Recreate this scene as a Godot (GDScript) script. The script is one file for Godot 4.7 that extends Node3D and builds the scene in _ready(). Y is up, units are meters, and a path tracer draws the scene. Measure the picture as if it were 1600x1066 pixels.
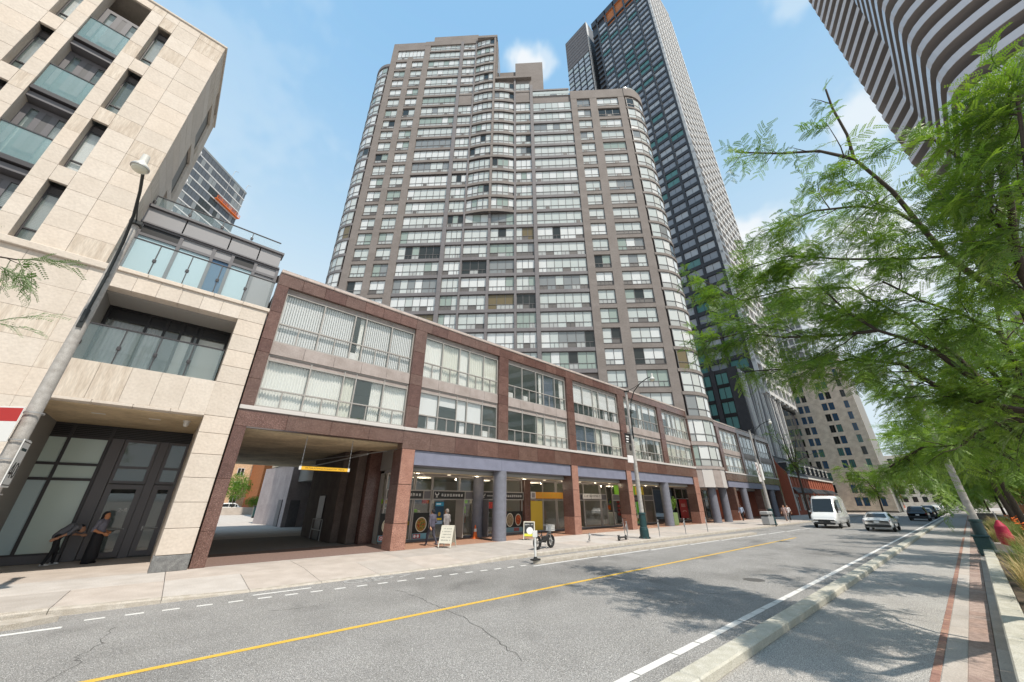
extends Node3D
# A city street corner seen from the kerb: limestone block, granite mid-rise, apartment tower, dark tower, striped tower, street trees.
# World axes follow the facades (x along the street, -z towards the buildings, y up); metres.

var rng := RandomNumberGenerator.new()
var M := {}
var cache := {}
var used := {}
const FZ := -17.75            # plane of the street facades
const STREET_TURN := -0.026   # the carriageway runs 1.5 degrees off the facades

class MB:
	var st := SurfaceTool.new()
	func _init():
		st.begin(Mesh.PRIMITIVE_TRIANGLES)
	func v(p: Vector3, n: Vector3, uv := Vector2.ZERO, col := Color.WHITE):
		st.set_normal(n); st.set_uv(uv); st.set_color(col); st.add_vertex(p)
	func tri(a: Vector3, b: Vector3, c: Vector3, col := Color.WHITE):
		var n := (b - a).cross(c - a).normalized()
		v(a, n, Vector2.ZERO, col); v(c, n, Vector2.ZERO, col); v(b, n, Vector2.ZERO, col)
	func quad(a: Vector3, b: Vector3, c: Vector3, d: Vector3, col := Color.WHITE):
		tri(a, b, c, col); tri(a, c, d, col)
	func quad_uv(a: Vector3, b: Vector3, c: Vector3, d: Vector3):
		var n := (b - a).cross(c - a).normalized()
		v(a, n, Vector2(0, 1)); v(c, n, Vector2(1, 0)); v(b, n, Vector2(1, 1))
		v(a, n, Vector2(0, 1)); v(d, n, Vector2(0, 0)); v(c, n, Vector2(1, 0))
	func quad_s(a: Vector3, b: Vector3, c: Vector3, d: Vector3, na: Vector3, nb: Vector3, nc: Vector3, nd: Vector3):
		v(a, na); v(c, nc); v(b, nb); v(a, na); v(d, nd); v(c, nc)
	func box(c: Vector3, s: Vector3, b := Basis.IDENTITY):
		var h := s * 0.5
		var p := []
		for i in 8:
			p.append(c + b * Vector3(h.x if i & 1 else -h.x, h.y if i & 2 else -h.y, h.z if i & 4 else -h.z))
		quad(p[4], p[5], p[7], p[6]); quad(p[1], p[0], p[2], p[3]); quad(p[5], p[1], p[3], p[7])
		quad(p[0], p[4], p[6], p[2]); quad(p[6], p[7], p[3], p[2]); quad(p[0], p[1], p[5], p[4])
	func span(a: Vector3, b: Vector3):
		box((a + b) * 0.5, (b - a).abs())
	func bevel(c: Vector3, s: Vector3, k: float, b := Basis.IDENTITY):
		var h := s * 0.5
		k = minf(k, minf(h.x, minf(h.y, h.z)) * 0.9)
		var g := func(sx, sy, sz, ax): 
			var q := Vector3(sx * h.x, sy * h.y, sz * h.z)
			if ax != 0: q.x -= sx * k
			if ax != 1: q.y -= sy * k
			if ax != 2: q.z -= sz * k
			return c + b * q
		for ax in 3:
			for sg in [-1.0, 1.0]:
				var u := (ax + 1) % 3
				var w := (ax + 2) % 3
				var pts := []
				for e in [[-1.0, -1.0], [1.0, -1.0], [1.0, 1.0], [-1.0, 1.0]]:
					var t := [0.0, 0.0, 0.0]
					t[ax] = sg; t[u] = e[0]; t[w] = e[1]
					pts.append(g.call(t[0], t[1], t[2], ax))
				if sg > 0: quad(pts[0], pts[1], pts[2], pts[3])
				else: quad(pts[3], pts[2], pts[1], pts[0])
		for ax in 3:
			var u := (ax + 1) % 3
			var w := (ax + 2) % 3
			for e in [[-1.0, -1.0], [1.0, -1.0], [1.0, 1.0], [-1.0, 1.0]]:
				var t0 := [0.0, 0.0, 0.0]
				var t1 := [0.0, 0.0, 0.0]
				t0[ax] = -1.0; t1[ax] = 1.0; t0[u] = e[0]; t1[u] = e[0]; t0[w] = e[1]; t1[w] = e[1]
				var a: Vector3 = g.call(t0[0], t0[1], t0[2], u)
				var d: Vector3 = g.call(t1[0], t1[1], t1[2], u)
				var bb: Vector3 = g.call(t0[0], t0[1], t0[2], w)
				var cc: Vector3 = g.call(t1[0], t1[1], t1[2], w)
				if e[0] * e[1] > 0: quad(a, bb, cc, d)
				else: quad(d, cc, bb, a)
		for sx in [-1.0, 1.0]:
			for sy in [-1.0, 1.0]:
				for sz in [-1.0, 1.0]:
					var a: Vector3 = g.call(sx, sy, sz, 0)
					var bb: Vector3 = g.call(sx, sy, sz, 1)
					var cc: Vector3 = g.call(sx, sy, sz, 2)
					if sx * sy * sz > 0: tri(a, bb, cc)
					else: tri(a, cc, bb)
	func tube(pts: Array, rad: Array, sides := 8, caps := true):
		var rings := []
		var nrm := []
		var side := Vector3.ZERO
		for i in pts.size():
			var d: Vector3 = (pts[mini(i + 1, pts.size() - 1)] - pts[maxi(i - 1, 0)]).normalized()
			if side == Vector3.ZERO:
				side = d.cross(Vector3.UP if absf(d.y) < 0.9 else Vector3.RIGHT).normalized()
			side = (side - d * side.dot(d)).normalized()
			var up := d.cross(side)
			var r := []
			var nn := []
			for k in sides:
				var a := TAU * k / sides
				var o := side * cos(a) + up * sin(a)
				r.append(pts[i] + o * rad[i]); nn.append(o)
			rings.append(r); nrm.append(nn)
		for i in pts.size() - 1:
			for k in sides:
				var j := (k + 1) % sides
				quad_s(rings[i][k], rings[i][j], rings[i + 1][j], rings[i + 1][k], nrm[i][k], nrm[i][j], nrm[i + 1][j], nrm[i + 1][k])
		if caps:
			for k in range(1, sides - 1):
				tri(rings[0][0], rings[0][k + 1], rings[0][k])
				var e: Array = rings[-1]
				tri(e[0], e[k], e[k + 1])
	func lathe(prof: Array, segs := 16, c := Vector3.ZERO, b := Basis.IDENTITY):
		for i in prof.size() - 1:
			var p: Vector2 = prof[i]
			var q: Vector2 = prof[i + 1]
			var sl := Vector2(q.y - p.y, p.x - q.x).normalized()
			for k in segs:
				var a0 := TAU * k / segs
				var a1 := TAU * (k + 1) / segs
				var d0 := Vector3(cos(a0), 0, -sin(a0))
				var d1 := Vector3(cos(a1), 0, -sin(a1))
				var n0 := b * (d0 * sl.x + Vector3.UP * sl.y)
				var n1 := b * (d1 * sl.x + Vector3.UP * sl.y)
				quad_s(c + b * (d0 * p.x + Vector3.UP * p.y), c + b * (d1 * p.x + Vector3.UP * p.y), c + b * (d1 * q.x + Vector3.UP * q.y), c + b * (d0 * q.x + Vector3.UP * q.y), n0, n1, n1, n0)
	func prism(poly: PackedVector2Array, y0: float, y1: float):
		# poly holds (x, z); any winding
		var p := poly
		if Geometry2D.is_polygon_clockwise(p): p.reverse()
		var ids := Geometry2D.triangulate_polygon(p)
		for i in range(0, ids.size(), 3):
			var a := p[ids[i]]
			var b := p[ids[i + 1]]
			var c := p[ids[i + 2]]
			if (b - a).cross(c - a) < 0:
				var t := b
				b = c; c = t
			tri(Vector3(a.x, y1, a.y), Vector3(c.x, y1, c.y), Vector3(b.x, y1, b.y))
			tri(Vector3(a.x, y0, a.y), Vector3(b.x, y0, b.y), Vector3(c.x, y0, c.y))
		var n := p.size()
		for i in n:
			var a := p[i]
			var b := p[(i + 1) % n]
			quad(Vector3(b.x, y0, b.y), Vector3(a.x, y0, a.y), Vector3(a.x, y1, a.y), Vector3(b.x, y1, b.y))
	func done() -> ArrayMesh:
		return st.commit()

func lin(r: float, g: float, b: float) -> Color:
	return Color(r, g, b).linear_to_srgb()

func noise_bytes(size: int, seed_: int, freq: float, oct := 4, type := FastNoiseLite.TYPE_SIMPLEX) -> PackedByteArray:
	var n := FastNoiseLite.new()
	n.noise_type = type; n.seed = seed_; n.frequency = freq; n.fractal_octaves = oct
	var im := n.get_seamless_image(size, size)
	im.convert(Image.FORMAT_L8)
	return im.get_data()

# colour texture: coarse noise mixes c0..c1, fine noise modulates, speckles of colour c2 where very fine noise passes a threshold
func grain(size: int, seed_: int, c0: Color, c1: Color, f0: float, f1: float, amp: float, c2 := Color.BLACK, thr := 2.0) -> ImageTexture:
	var a := noise_bytes(size, seed_, f0)
	var b := noise_bytes(size, seed_ + 7, f1, 2)
	var d := PackedByteArray()
	d.resize(size * size * 3)
	var r := RandomNumberGenerator.new()
	r.seed = seed_
	for i in size * size:
		var t := a[i] / 255.0
		var m := 1.0 + amp * (b[i] / 127.5 - 1.0) + amp * 0.5 * (r.randf() - 0.5)
		var c := c0.lerp(c1, t)
		if r.randf() > thr: c = c2
		d[i * 3] = clampi(int(c.r * m * 255.0), 0, 255)
		d[i * 3 + 1] = clampi(int(c.g * m * 255.0), 0, 255)
		d[i * 3 + 2] = clampi(int(c.b * m * 255.0), 0, 255)
	var im := Image.create_from_data(size, size, false, Image.FORMAT_RGB8, d)
	im.generate_mipmaps()
	return ImageTexture.create_from_image(im)

func bumps(size: int, seed_: int, freq: float, strength: float) -> ImageTexture:
	var n := FastNoiseLite.new()
	n.seed = seed_; n.frequency = freq; n.fractal_octaves = 4
	var im := n.get_seamless_image(size, size)
	im.convert(Image.FORMAT_RGBA8)
	im.bump_map_to_normal_map(strength)
	return ImageTexture.create_from_image(im)

func mat(called: String, albedo: Color, rough := 0.8, metal := 0.0, tex: Texture2D = null, scale := 1.0, nrm: Texture2D = null, nscale := 0.5) -> StandardMaterial3D:
	var m := StandardMaterial3D.new()
	m.albedo_color = albedo; m.roughness = rough; m.metallic = metal
	if tex or nrm:
		m.uv1_triplanar = true; m.uv1_world_triplanar = true
		m.uv1_scale = Vector3.ONE * scale
	if tex: m.albedo_texture = tex
	if nrm:
		m.normal_enabled = true; m.normal_texture = nrm; m.normal_scale = nscale
	M[called] = m
	return m

func glass(called: String, tint: Color, alpha: float, rough := 0.02) -> StandardMaterial3D:
	var m := mat(called, Color(tint.r, tint.g, tint.b, alpha), rough)
	m.transparency = BaseMaterial3D.TRANSPARENCY_ALPHA
	return m

func numbered(called: String) -> String:
	var n: int = used.get(called, 0)
	used[called] = n + 1
	return called if n == 0 else "%s_%03d" % [called, n]

func tag(o: Node, label: String, category: String, group := "") -> Node:
	o.set_meta("label", label); o.set_meta("category", category)
	if group: o.set_meta("group", group)
	return o

func thing(called: String, label: String, category: String, at := Vector3.ZERO, turn := 0.0, group := "") -> Node3D:
	var o := Node3D.new()
	o.name = numbered(called)
	add_child(o)
	o.position = at; o.rotation.y = turn
	tag(o, label, category, group)
	return o

func part(parent: Node, called: String, mesh: Mesh, m: Material, at := Vector3.ZERO, b := Basis.IDENTITY) -> MeshInstance3D:
	var o := MeshInstance3D.new()
	var key := called
	var id := parent.get_instance_id()
	var k := "%d/%s" % [id, key]
	var n: int = used.get(k, 0)
	used[k] = n + 1
	o.name = called if n == 0 else "%s_%03d" % [called, n]
	o.mesh = mesh; o.material_override = m
	o.transform = Transform3D(b, at)
	parent.add_child(o)
	return o

func stuff(o: Node) -> Node:
	o.set_meta("kind", "stuff"); return o

func struct(called: String, mesh: Mesh, m: Material, at := Vector3.ZERO, turn := 0.0) -> MeshInstance3D:
	var o := MeshInstance3D.new()
	o.name = numbered(called)
	o.mesh = mesh; o.material_override = m
	add_child(o)
	o.position = at; o.rotation.y = turn
	o.set_meta("kind", "structure")
	return o

func copy(o: Node3D, at: Vector3, turn: float, label := "", group := "") -> Node3D:
	var c: Node3D = o.duplicate()
	var base: String = String(o.name)
	c.name = numbered(base)
	add_child(c)
	c.position = at; c.rotation.y = turn
	if label: c.set_meta("label", label)
	if group: c.set_meta("group", group)
	return c

func key3(p: String, a: Array) -> String:
	var s := p
	for x in a: s += "_%.3f" % x
	return s

func cbox(x: float, y: float, z: float, k := 0.01) -> ArrayMesh:
	var key := key3("b", [x, y, z, k])
	if not cache.has(key):
		var mb := MB.new()
		if k > 0.0: mb.bevel(Vector3.ZERO, Vector3(x, y, z), k)
		else: mb.box(Vector3.ZERO, Vector3(x, y, z))
		cache[key] = mb.done()
	return cache[key]

# box part given by its two corners
func slab(parent: Node, called: String, m: Material, a: Vector3, b: Vector3, k := 0.01) -> MeshInstance3D:
	var s := (b - a).abs()
	return part(parent, called, cbox(s.x, s.y, s.z, k), m, (a + b) * 0.5)

func pick(a: Array):
	return a[rng.randi() % a.size()]

# frame of bars round and between openings; xs, ys list the bar centre lines
func grid_mesh(xs: Array, ys: Array, w: float, d: float) -> ArrayMesh:
	var mb := MB.new()
	var x0: float = xs[0]
	var x1: float = xs[-1]
	for y in ys: mb.box(Vector3((x0 + x1) * 0.5, y, 0), Vector3(x1 - x0 + w, w, d))
	for x in xs:
		for i in ys.size() - 1:
			mb.box(Vector3(x, (ys[i] + ys[i + 1]) * 0.5, 0), Vector3(w, absf(ys[i + 1] - ys[i]) - w, d * 0.96))
	return mb.done()

# hanging cloth w wide and h high in soft vertical folds, facing +z, base at y = 0
func drape(w: float, h: float, fold: float, depth: float) -> ArrayMesh:
	var key := key3("drape", [w, h, fold, depth])
	if cache.has(key): return cache[key]
	var mb := MB.new()
	var n := maxi(6, int(w / fold * 5.0))
	var pts := []
	for i in n + 1:
		var x := w * i / n
		pts.append(Vector3(x - w * 0.5, 0, depth * sin(x / fold * TAU) + depth * 0.5 * sin(x * 5.3 + w)))
	for i in n:
		var a: Vector3 = pts[i]
		var b: Vector3 = pts[i + 1]
		var na := Vector3(-(b.z - a.z), 0, b.x - a.x).normalized()
		var p: Vector3 = pts[maxi(i - 1, 0)]
		var q: Vector3 = pts[mini(i + 2, n)]
		var n0 := Vector3(-(b.z - p.z), 0, b.x - p.x).normalized()
		var n1 := Vector3(-(q.z - a.z), 0, q.x - a.x).normalized()
		mb.quad_s(a, b, b + Vector3(0, h, 0), a + Vector3(0, h, 0), n0, n1, n1, n0)
	cache[key] = mb.done()
	return cache[key]

func make_materials():
	mat("limestone", Color.WHITE, 0.85, 0, grain(512, 3, lin(.595, .525, .455), lin(.65, .58, .51), .006, .04, .025), .35, bumps(256, 5, .08, 2.0), .25)
	for i in 4:
		var m: StandardMaterial3D = M.limestone.duplicate()
		m.albedo_color = [Color(1, 1, 1), Color(.98, .975, .97), Color(1, .99, .98), Color(.97, .967, .963)][i]
		M["limestone%d" % i] = m
	# rain streaked stone: the same stone with grain drawn out downwards
	for i in 2:
		var sm := mat("limestone%d" % (4 + i), [Color(1, .995, .985), Color(.97, .96, .945)][i], 0.85, 0, grain(512, 80 + i, lin(.50, .425, .355), lin(.68, .615, .545), .02, .08, .05), .3)
		sm.uv1_scale = Vector3(.55, .07, .55)
	mat("granite", Color.WHITE, 0.22, 0, grain(512, 11, lin(.115, .060, .048), lin(.165, .092, .075), .02, .3, .25, lin(.26, .17, .145), .90), .14)
	for i in 3:
		var m: StandardMaterial3D = M.granite.duplicate()
		m.albedo_color = [Color(1, 1, 1), Color(.9, .88, .88), Color(.97, 1, 1)][i]
		M["granite%d" % i] = m
	mat("granite_light", Color.WHITE, 0.5, 0, grain(512, 12, lin(.33, .165, .12), lin(.43, .235, .18), .02, .3, .3, lin(.17, .08, .06), .80), .14)
	mat("granite_grey", Color.WHITE, 0.6, 0, grain(256, 13, lin(.13, .13, .13), lin(.24, .24, .235), .02, .2, .3), .8)
	mat("band", lin(.40, .345, .325), 0.7, 0, grain(256, 17, Color(.88, .87, .86), Color(1, 1, 1), .01, .1, .05), .4)
	mat("sill", lin(.55, .52, .50), 0.65)
	mat("coping", lin(.56, .47, .43), 0.6, 0, grain(256, 18, Color(.86, .85, .84), Color(1, 1, 1), .01, .1, .05), .4)
	mat("beam_blue", lin(.225, .235, .315), 0.6, 0, grain(256, 19, Color(.9, .9, .9), Color(1, 1, 1), .01, .1, .04), .4)
	mat("column_grey", lin(.20, .205, .245), 0.6, 0, grain(256, 20, Color(.88, .88, .88), Color(1, 1, 1), .02, .1, .05), .5)
	mat("alu", lin(.34, .32, .30), 0.5, 0.0)
	mat("alu_pale", lin(.46, .44, .42), 0.5)
	mat("dark_frame", lin(.045, .042, .046), 0.45)
	mat("black_frame", lin(.014, .013, .014), 0.4)
	mat("grey_frame", lin(.125, .12, .13), 0.45)
	mat("grey_panel", lin(.27, .265, .275), 0.4)
	mat("tower_brown", lin(.245, .215, .20), 0.85, 0, grain(256, 23, Color(.88, .87, .86), Color(1, 1, 1), .01, .08, .05), .15)
	mat("tower_grey", lin(.195, .18, .185), 0.7, 0, grain(256, 24, Color(.88, .88, .88), Color(1, 1, 1), .01, .08, .05), .15)
	mat("tower_line", lin(.07, .06, .06), 0.6)
	mat("dark_tower", lin(.045, .044, .05), 0.5, 0, grain(256, 25, Color(.85, .85, .86), Color(1, 1, 1), .01, .1, .06), .2)
	mat("white_bar", lin(.66, .65, .64), 0.5)
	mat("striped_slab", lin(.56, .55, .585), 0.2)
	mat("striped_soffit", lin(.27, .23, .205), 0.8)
	mat("beige_wall", lin(.80, .715, .61), 0.85, 0, grain(256, 27, Color(.88, .87, .86), Color(1, 1, 1), .01, .08, .05), .2)
	mat("soffit_tan", lin(.70, .56, .37), 0.8, 0, grain(256, 28, Color(.86, .85, .84), Color(1, 1, 1), .006, .05, .05), .25)
	mat("soffit_cream", lin(.78, .67, .46), 0.8, 0, grain(256, 29, Color(.8, .79, .77), Color(1, 1, 1), .006, .05, .06), .25)
	mat("soffit_grey", lin(.33, .32, .31), 0.8)
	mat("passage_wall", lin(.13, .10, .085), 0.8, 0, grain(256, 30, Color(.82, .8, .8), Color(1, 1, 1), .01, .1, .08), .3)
	mat("court_wall", lin(.46, .40, .40), 0.8, 0, grain(256, 31, Color(.86, .85, .85), Color(1, 1, 1), .008, .08, .05), .25)
	mat("brick_red", Color.WHITE, 0.85, 0, grain(512, 33, lin(.30, .075, .040), lin(.40, .115, .062), .02, .2, .22, lin(.20, .05, .035), .93), .6)
	mat("slate", lin(.055, .058, .066), 0.6, 0, grain(256, 34, Color(.7, .7, .72), Color(1, 1, 1), .05, .3, .15), .6)
	mat("trim_white", lin(.68, .66, .63), 0.6)
	mat("asphalt", Color.WHITE, 0.9, 0, grain(1024, 41, lin(.23, .222, .214), lin(.265, .256, .247), .004, .5, .55, lin(.50, .49, .475), .90), .12, bumps(512, 42, .35, 5.0), .35)
	M.asphalt.vertex_color_use_as_albedo = true
	mat("asphalt_drive", Color.WHITE, 0.85, 0, grain(512, 43, lin(.19, .183, .178), lin(.23, .222, .215), .01, .3, .25), .3)
	mat("asphalt_pale", Color.WHITE, 0.9, 0, grain(1024, 44, lin(.29, .275, .26), lin(.365, .35, .33), .004, .5, .5, lin(.56, .54, .51), .91), .13, bumps(512, 45, .35, 5.0), .3)
	var walk := grain(1024, 47, lin(.44, .40, .365), lin(.54, .50, .465), .004, .12, .07, lin(.36, .32, .28), .985)
	mat("concrete", Color.WHITE, 0.88, 0, walk, .22, bumps(256, 48, .3, 2.0), .2)
	for i in 4:
		var m: StandardMaterial3D = M.concrete.duplicate()
		m.albedo_color = [Color(1, 1, 1), Color(.96, .95, .94), Color(.985, .965, .95), Color(.93, .925, .92)][i]
		M["concrete%d" % i] = m
	mat("kerb", Color.WHITE, 0.9, 0, grain(512, 50, lin(.36, .315, .26), lin(.52, .48, .43), .012, .15, .14, lin(.25, .21, .16), .975), .5, bumps(256, 51, .3, 3.0), .3)
	mat("kerb_median", Color.WHITE, 0.9, 0, grain(512, 52, lin(.42, .40, .33), lin(.55, .53, .47), .012, .15, .10, lin(.30, .27, .2), .98), .5, bumps(256, 53, .3, 3.0), .3)
	mat("brick_paving", Color.WHITE, 0.85, 0, grain(512, 55, lin(.30, .165, .11), lin(.40, .235, .165), .03, .2, .18, lin(.24, .13, .09), .9), .5)
	mat("band_paving", lin(.05, .03, .025), 0.5)
	mat("drive_paving", Color.WHITE, 0.8, 0, grain(512, 56, lin(.17, .11, .095), lin(.24, .165, .14), .03, .2, .2, lin(.3, .24, .21), .95), .5)
	for i in 3:
		mat("brick%d" % i, [lin(.40, .22, .165), lin(.46, .27, .20), lin(.36, .20, .16)][i], 0.9, 0, grain(256, 58 + i, Color(.8, .8, .8), Color(1, 1, 1), .03, .2, .12), .9)
		mat("paver%d" % i, [lin(.44, .31, .26), lin(.48, .36, .31), lin(.40, .29, .25)][i], 0.9, 0, M["brick%d" % i].albedo_texture, .9)
	mat("paint_white", Color.WHITE, 0.7, 0, grain(512, 62, lin(.66, .65, .63), lin(.78, .77, .75), .02, .25, .12, lin(.35, .34, .33), .90), .6)
	mat("paint_yellow", Color.WHITE, 0.7, 0, grain(512, 63, lin(.66, .40, .045), lin(.76, .49, .08), .02, .25, .12, lin(.36, .25, .1), .92), .6)
	mat("paint_worn", Color.WHITE, 0.8, 0, grain(512, 64, lin(.34, .335, .325), lin(.52, .51, .50), .03, .3, .3, lin(.24, .235, .23), .75), .6)
	mat("downlight", lin(.9, .88, .8), 0.4)
	M.downlight.emission_enabled = true; M.downlight.emission = Color(1, .93, .8); M.downlight.emission_energy_multiplier = 1.6
	mat("crack", lin(.095, .09, .086), 0.95)
	mat("soil", lin(.09, .065, .045), 0.95)
	mat("bark", Color.WHITE, 0.95, 0, grain(256, 65, lin(.035, .026, .02), lin(.085, .066, .052), .06, .3, .3), 2.0)
	mat("grass_ground", lin(.07, .10, .03), 0.95)
	for i in 3:
		var lf := mat("leaf%d" % i, [lin(.10, .185, .016), lin(.15, .24, .025), lin(.065, .13, .016)][i], 0.5)
		lf.backlight_enabled = true
		lf.backlight = [lin(.13, .24, .012), lin(.18, .29, .018), lin(.08, .16, .012)][i]
	mat("leaf_grey", lin(.13, .19, .085), 0.6)
	M.leaf_grey.backlight_enabled = true; M.leaf_grey.backlight = lin(.10, .16, .05)
	for i in 3:
		var gm := mat("blade%d" % i, [lin(.17, .21, .05), lin(.30, .27, .10), lin(.42, .33, .15)][i], 0.7)
		gm.backlight_enabled = true; gm.backlight = [lin(.15, .2, .04), lin(.2, .2, .06), lin(.25, .2, .08)][i]
	mat("steel_pole", lin(.50, .475, .45), 0.7, 0, grain(256, 70, Color(.8, .79, .78), Color(1, 1, 1), .02, .2, .1), .8)
	mat("pole_green", lin(.018, .055, .058), 0.3)
	mat("arm_black", lin(.015, .018, .018), 0.4)
	mat("lamp_white", lin(.62, .61, .57), 0.4)
	mat("lamp_glass", lin(.60, .58, .48), 0.2)
	mat("galv", lin(.38, .38, .38), 0.45, 0.4)
	mat("white_plastic", lin(.70, .69, .67), 0.5)
	mat("black_plastic", lin(.02, .02, .021), 0.5)
	mat("rubber", lin(.018, .018, .018), 0.85)
	mat("orange_plastic", lin(.75, .16, .025), 0.55)
	mat("yellow_paint", lin(.72, .40, .02), 0.5)
	mat("yellow_panel", lin(.62, .44, .045), 0.5)
	mat("red_panel", lin(.42, .022, .018), 0.45)
	mat("green_panel", lin(.20, .50, .03), 0.45)
	mat("amber_panel", lin(.72, .33, .03), 0.45)
	mat("blue_panel", lin(.06, .33, .50), 0.45)
	mat("navy_panel", lin(.012, .014, .04), 0.45)
	mat("cloth_white", lin(.78, .78, .75), 0.9)
	mat("cloth_cream", lin(.70, .70, .63), 0.9)
	mat("cloth_grey", lin(.38, .385, .385), 0.9)
	mat("cloth_blue", lin(.09, .115, .17), 0.9)
	mat("blind_white", lin(.74, .745, .75), 0.8)
	for k in ["cloth_white", "cloth_cream", "cloth_grey", "blind_white"]:
		M[k].backlight_enabled = true; M[k].backlight = Color(.18, .18, .17)
	mat("room", lin(.30, .285, .265), 0.9)
	mat("shop_room", lin(.34, .33, .30), 0.9)
	mat("room_dark", lin(.26, .255, .245), 0.9)
	glass("pane", Color(.6, .68, .66), 0.07)
	glass("pane_clear", Color(.7, .78, .77), 0.12)
	glass("guard", Color(.62, .72, .72), 0.10)
	glass("guard_milky", Color(.55, .68, .69), 0.34, 0.06)
	glass("shop_glass", Color(.14, .18, .16), 0.14)
	# far window panes: what stands behind the glass (blind, curtain, dark room) shows as the pane's own colour
	mat("far_blind", lin(.55, .58, .565), 0.06)
	mat("tower_alu", lin(.15, .14, .14), 0.5)
	mat("glass_dark", lin(.10, .11, .125), 0.05)
	mat("far_blind2", lin(.50, .54, .525), 0.07)
	mat("far_blind3", lin(.66, .675, .67), 0.1)
	mat("far_green", lin(.30, .36, .325), 0.06)
	mat("far_grey", lin(.24, .255, .26), 0.06)
	mat("far_dark", lin(.032, .036, .034), 0.05)
	mat("far_amber", lin(.16, .125, .065), 0.06)
	mat("far_lower", lin(.42, .43, .42), 0.2)
	mat("far_unit", lin(.12, .11, .105), 0.6)
	mat("dark_pane", lin(.44, .46, .49), 0.06)
	mat("dark_pane2", lin(.27, .29, .33), 0.06)
	mat("teal_pane", lin(.10, .24, .23), 0.06)
	mat("blue_pane", lin(.05, .12, .22), 0.05)
	mat("frosted", lin(.58, .70, .655), 0.15)
	mat("frosted_blue", lin(.52, .65, .68), 0.15)
	mat("balcony_glass", lin(.30, .40, .40), 0.05)
	mat("sky_pane", lin(.42, .56, .62), 0.04)

func make_sky():
	var w := 1536
	var h := 768
	var n := FastNoiseLite.new()
	n.seed = 5; n.frequency = 1.0; n.fractal_octaves = 5; n.noise_type = FastNoiseLite.TYPE_SIMPLEX
	var d := PackedByteArray()
	d.resize(w * h * 3)
	# cloud puffs: direction (x, y, z), spread, strength
	var puffs := []
	for q in [[.335, .885, -.33, .026, .9], [.365, .88, -.31, .02, .6], [.75, .65, .105, .032, .7], [.77, .63, .11, .026, .5], [.89, .44, -.07, .10, .95], [.91, .42, .03, .10, .9], [.85, .50, -.13, .08, .8], [.59, .80, .08, .025, .4], [-.13, .71, -.70, .14, .18], [-.5, .5, .6, .3, .5], [.2, .4, .9, .3, .5]]:
		puffs.append([Vector3(q[0], q[1], q[2]).normalized(), q[3], q[4]])
	for y in h:
		var el := PI * 0.5 - PI * (y + 0.5) / h
		var s := maxf(sin(el), 0.0)
		var base := Color(.785, .845, .88).lerp(Color(.52, .70, .852), smoothstep(.30, .98, s))
		if el < 0.0: base = Color(.62, .61, .59)
		for x in w:
			var c := base
			if el > 0.0:
				var az := TAU * (x + 0.5) / w
				var dir := Vector3(cos(el) * sin(az), sin(el), -cos(el) * cos(az))
				var a := 0.0
				for p in puffs:
					var ang: float = dir.angle_to(p[0])
					if ang < p[1] * 2.6:
						var wob := n.get_noise_3d(dir.x * 6.0, dir.y * 9.0, dir.z * 6.0) * 0.9 + n.get_noise_3d(dir.x * 20.0, dir.y * 24.0, dir.z * 20.0) * .35
						a = maxf(a, p[2] * smoothstep(1.25, 0.25, ang / p[1] * 0.7 - wob))
				if el < 1.2:
					var veil := n.get_noise_3d(dir.x * 2.2 / (s + .35), 3.0, dir.z * 2.2 / (s + .35))
					a = maxf(a, 0.16 * smoothstep(0.1, 0.7, veil) * (1.0 - s))
				c = base.lerp(Color(.90, .905, .91), a)
			var i := (y * w + x) * 3
			d[i] = int(c.r * 255.0); d[i + 1] = int(c.g * 255.0); d[i + 2] = int(c.b * 255.0)
	var im := Image.create_from_data(w, h, false, Image.FORMAT_RGB8, d)
	var pm := PanoramaSkyMaterial.new()
	pm.panorama = ImageTexture.create_from_image(im)
	var sky := Sky.new()
	sky.sky_material = pm
	return sky

func more_materials():
	mat("orange_wall", lin(.55, .20, .07), 0.8, 0, grain(256, 91, Color(.86, .85, .84), Color(1, 1, 1), .02, .1, .06), .3)
	mat("peach_wall", lin(.66, .46, .30), 0.85, 0, M.orange_wall.albedo_texture, .3)
	mat("grey_panel_dark", lin(.09, .088, .092), 0.5)

# leaf-sized faces spread through a rounded volume
func leaf_ball(p: Node, c: Vector3, r: Vector3, n: int, size: float, m := "leaf"):
	var mm := MultiMesh.new()
	mm.transform_format = MultiMesh.TRANSFORM_3D
	mm.mesh = leaf_tuft()
	mm.instance_count = n
	var q := RandomNumberGenerator.new()
	q.seed = n + int(c.y * 100)
	for i in n:
		var d := Vector3(q.randfn(), q.randfn(), q.randfn()).normalized() * pow(q.randf(), .4)
		var b := Basis.from_euler(Vector3(q.randf_range(-1, 1), q.randf() * TAU, q.randf_range(-1, 1))).scaled(Vector3.ONE * size * q.randf_range(.7, 1.3) / .3)
		mm.set_instance_transform(i, Transform3D(b, c + d * r))
	var o := MultiMeshInstance3D.new()
	o.name = "crown" if not p.has_node("crown") else "crown_low"
	o.multimesh = mm
	o.material_override = M["leaf%d" % (n % 3)]
	o.set_meta("kind", "stuff")
	p.add_child(o)

func leaf_tuft() -> ArrayMesh:
	if cache.has("tuft"): return cache["tuft"]
	var q := RandomNumberGenerator.new()
	q.seed = 3
	var mb := MB.new()
	for i in 14:
		var b := Basis.from_euler(Vector3(q.randf_range(-1.2, 1.2), q.randf() * TAU, q.randf_range(-.6, .6)))
		var o := Vector3(q.randf_range(-.2, .2), q.randf_range(-.2, .2), q.randf_range(-.2, .2))
		var l := .15
		mb.quad(o, o + b * Vector3(.045, .01, l * .5), o + b * Vector3(0, 0, l), o + b * Vector3(-.045, .01, l * .5))
	cache["tuft"] = mb.done()
	return cache["tuft"]

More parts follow.
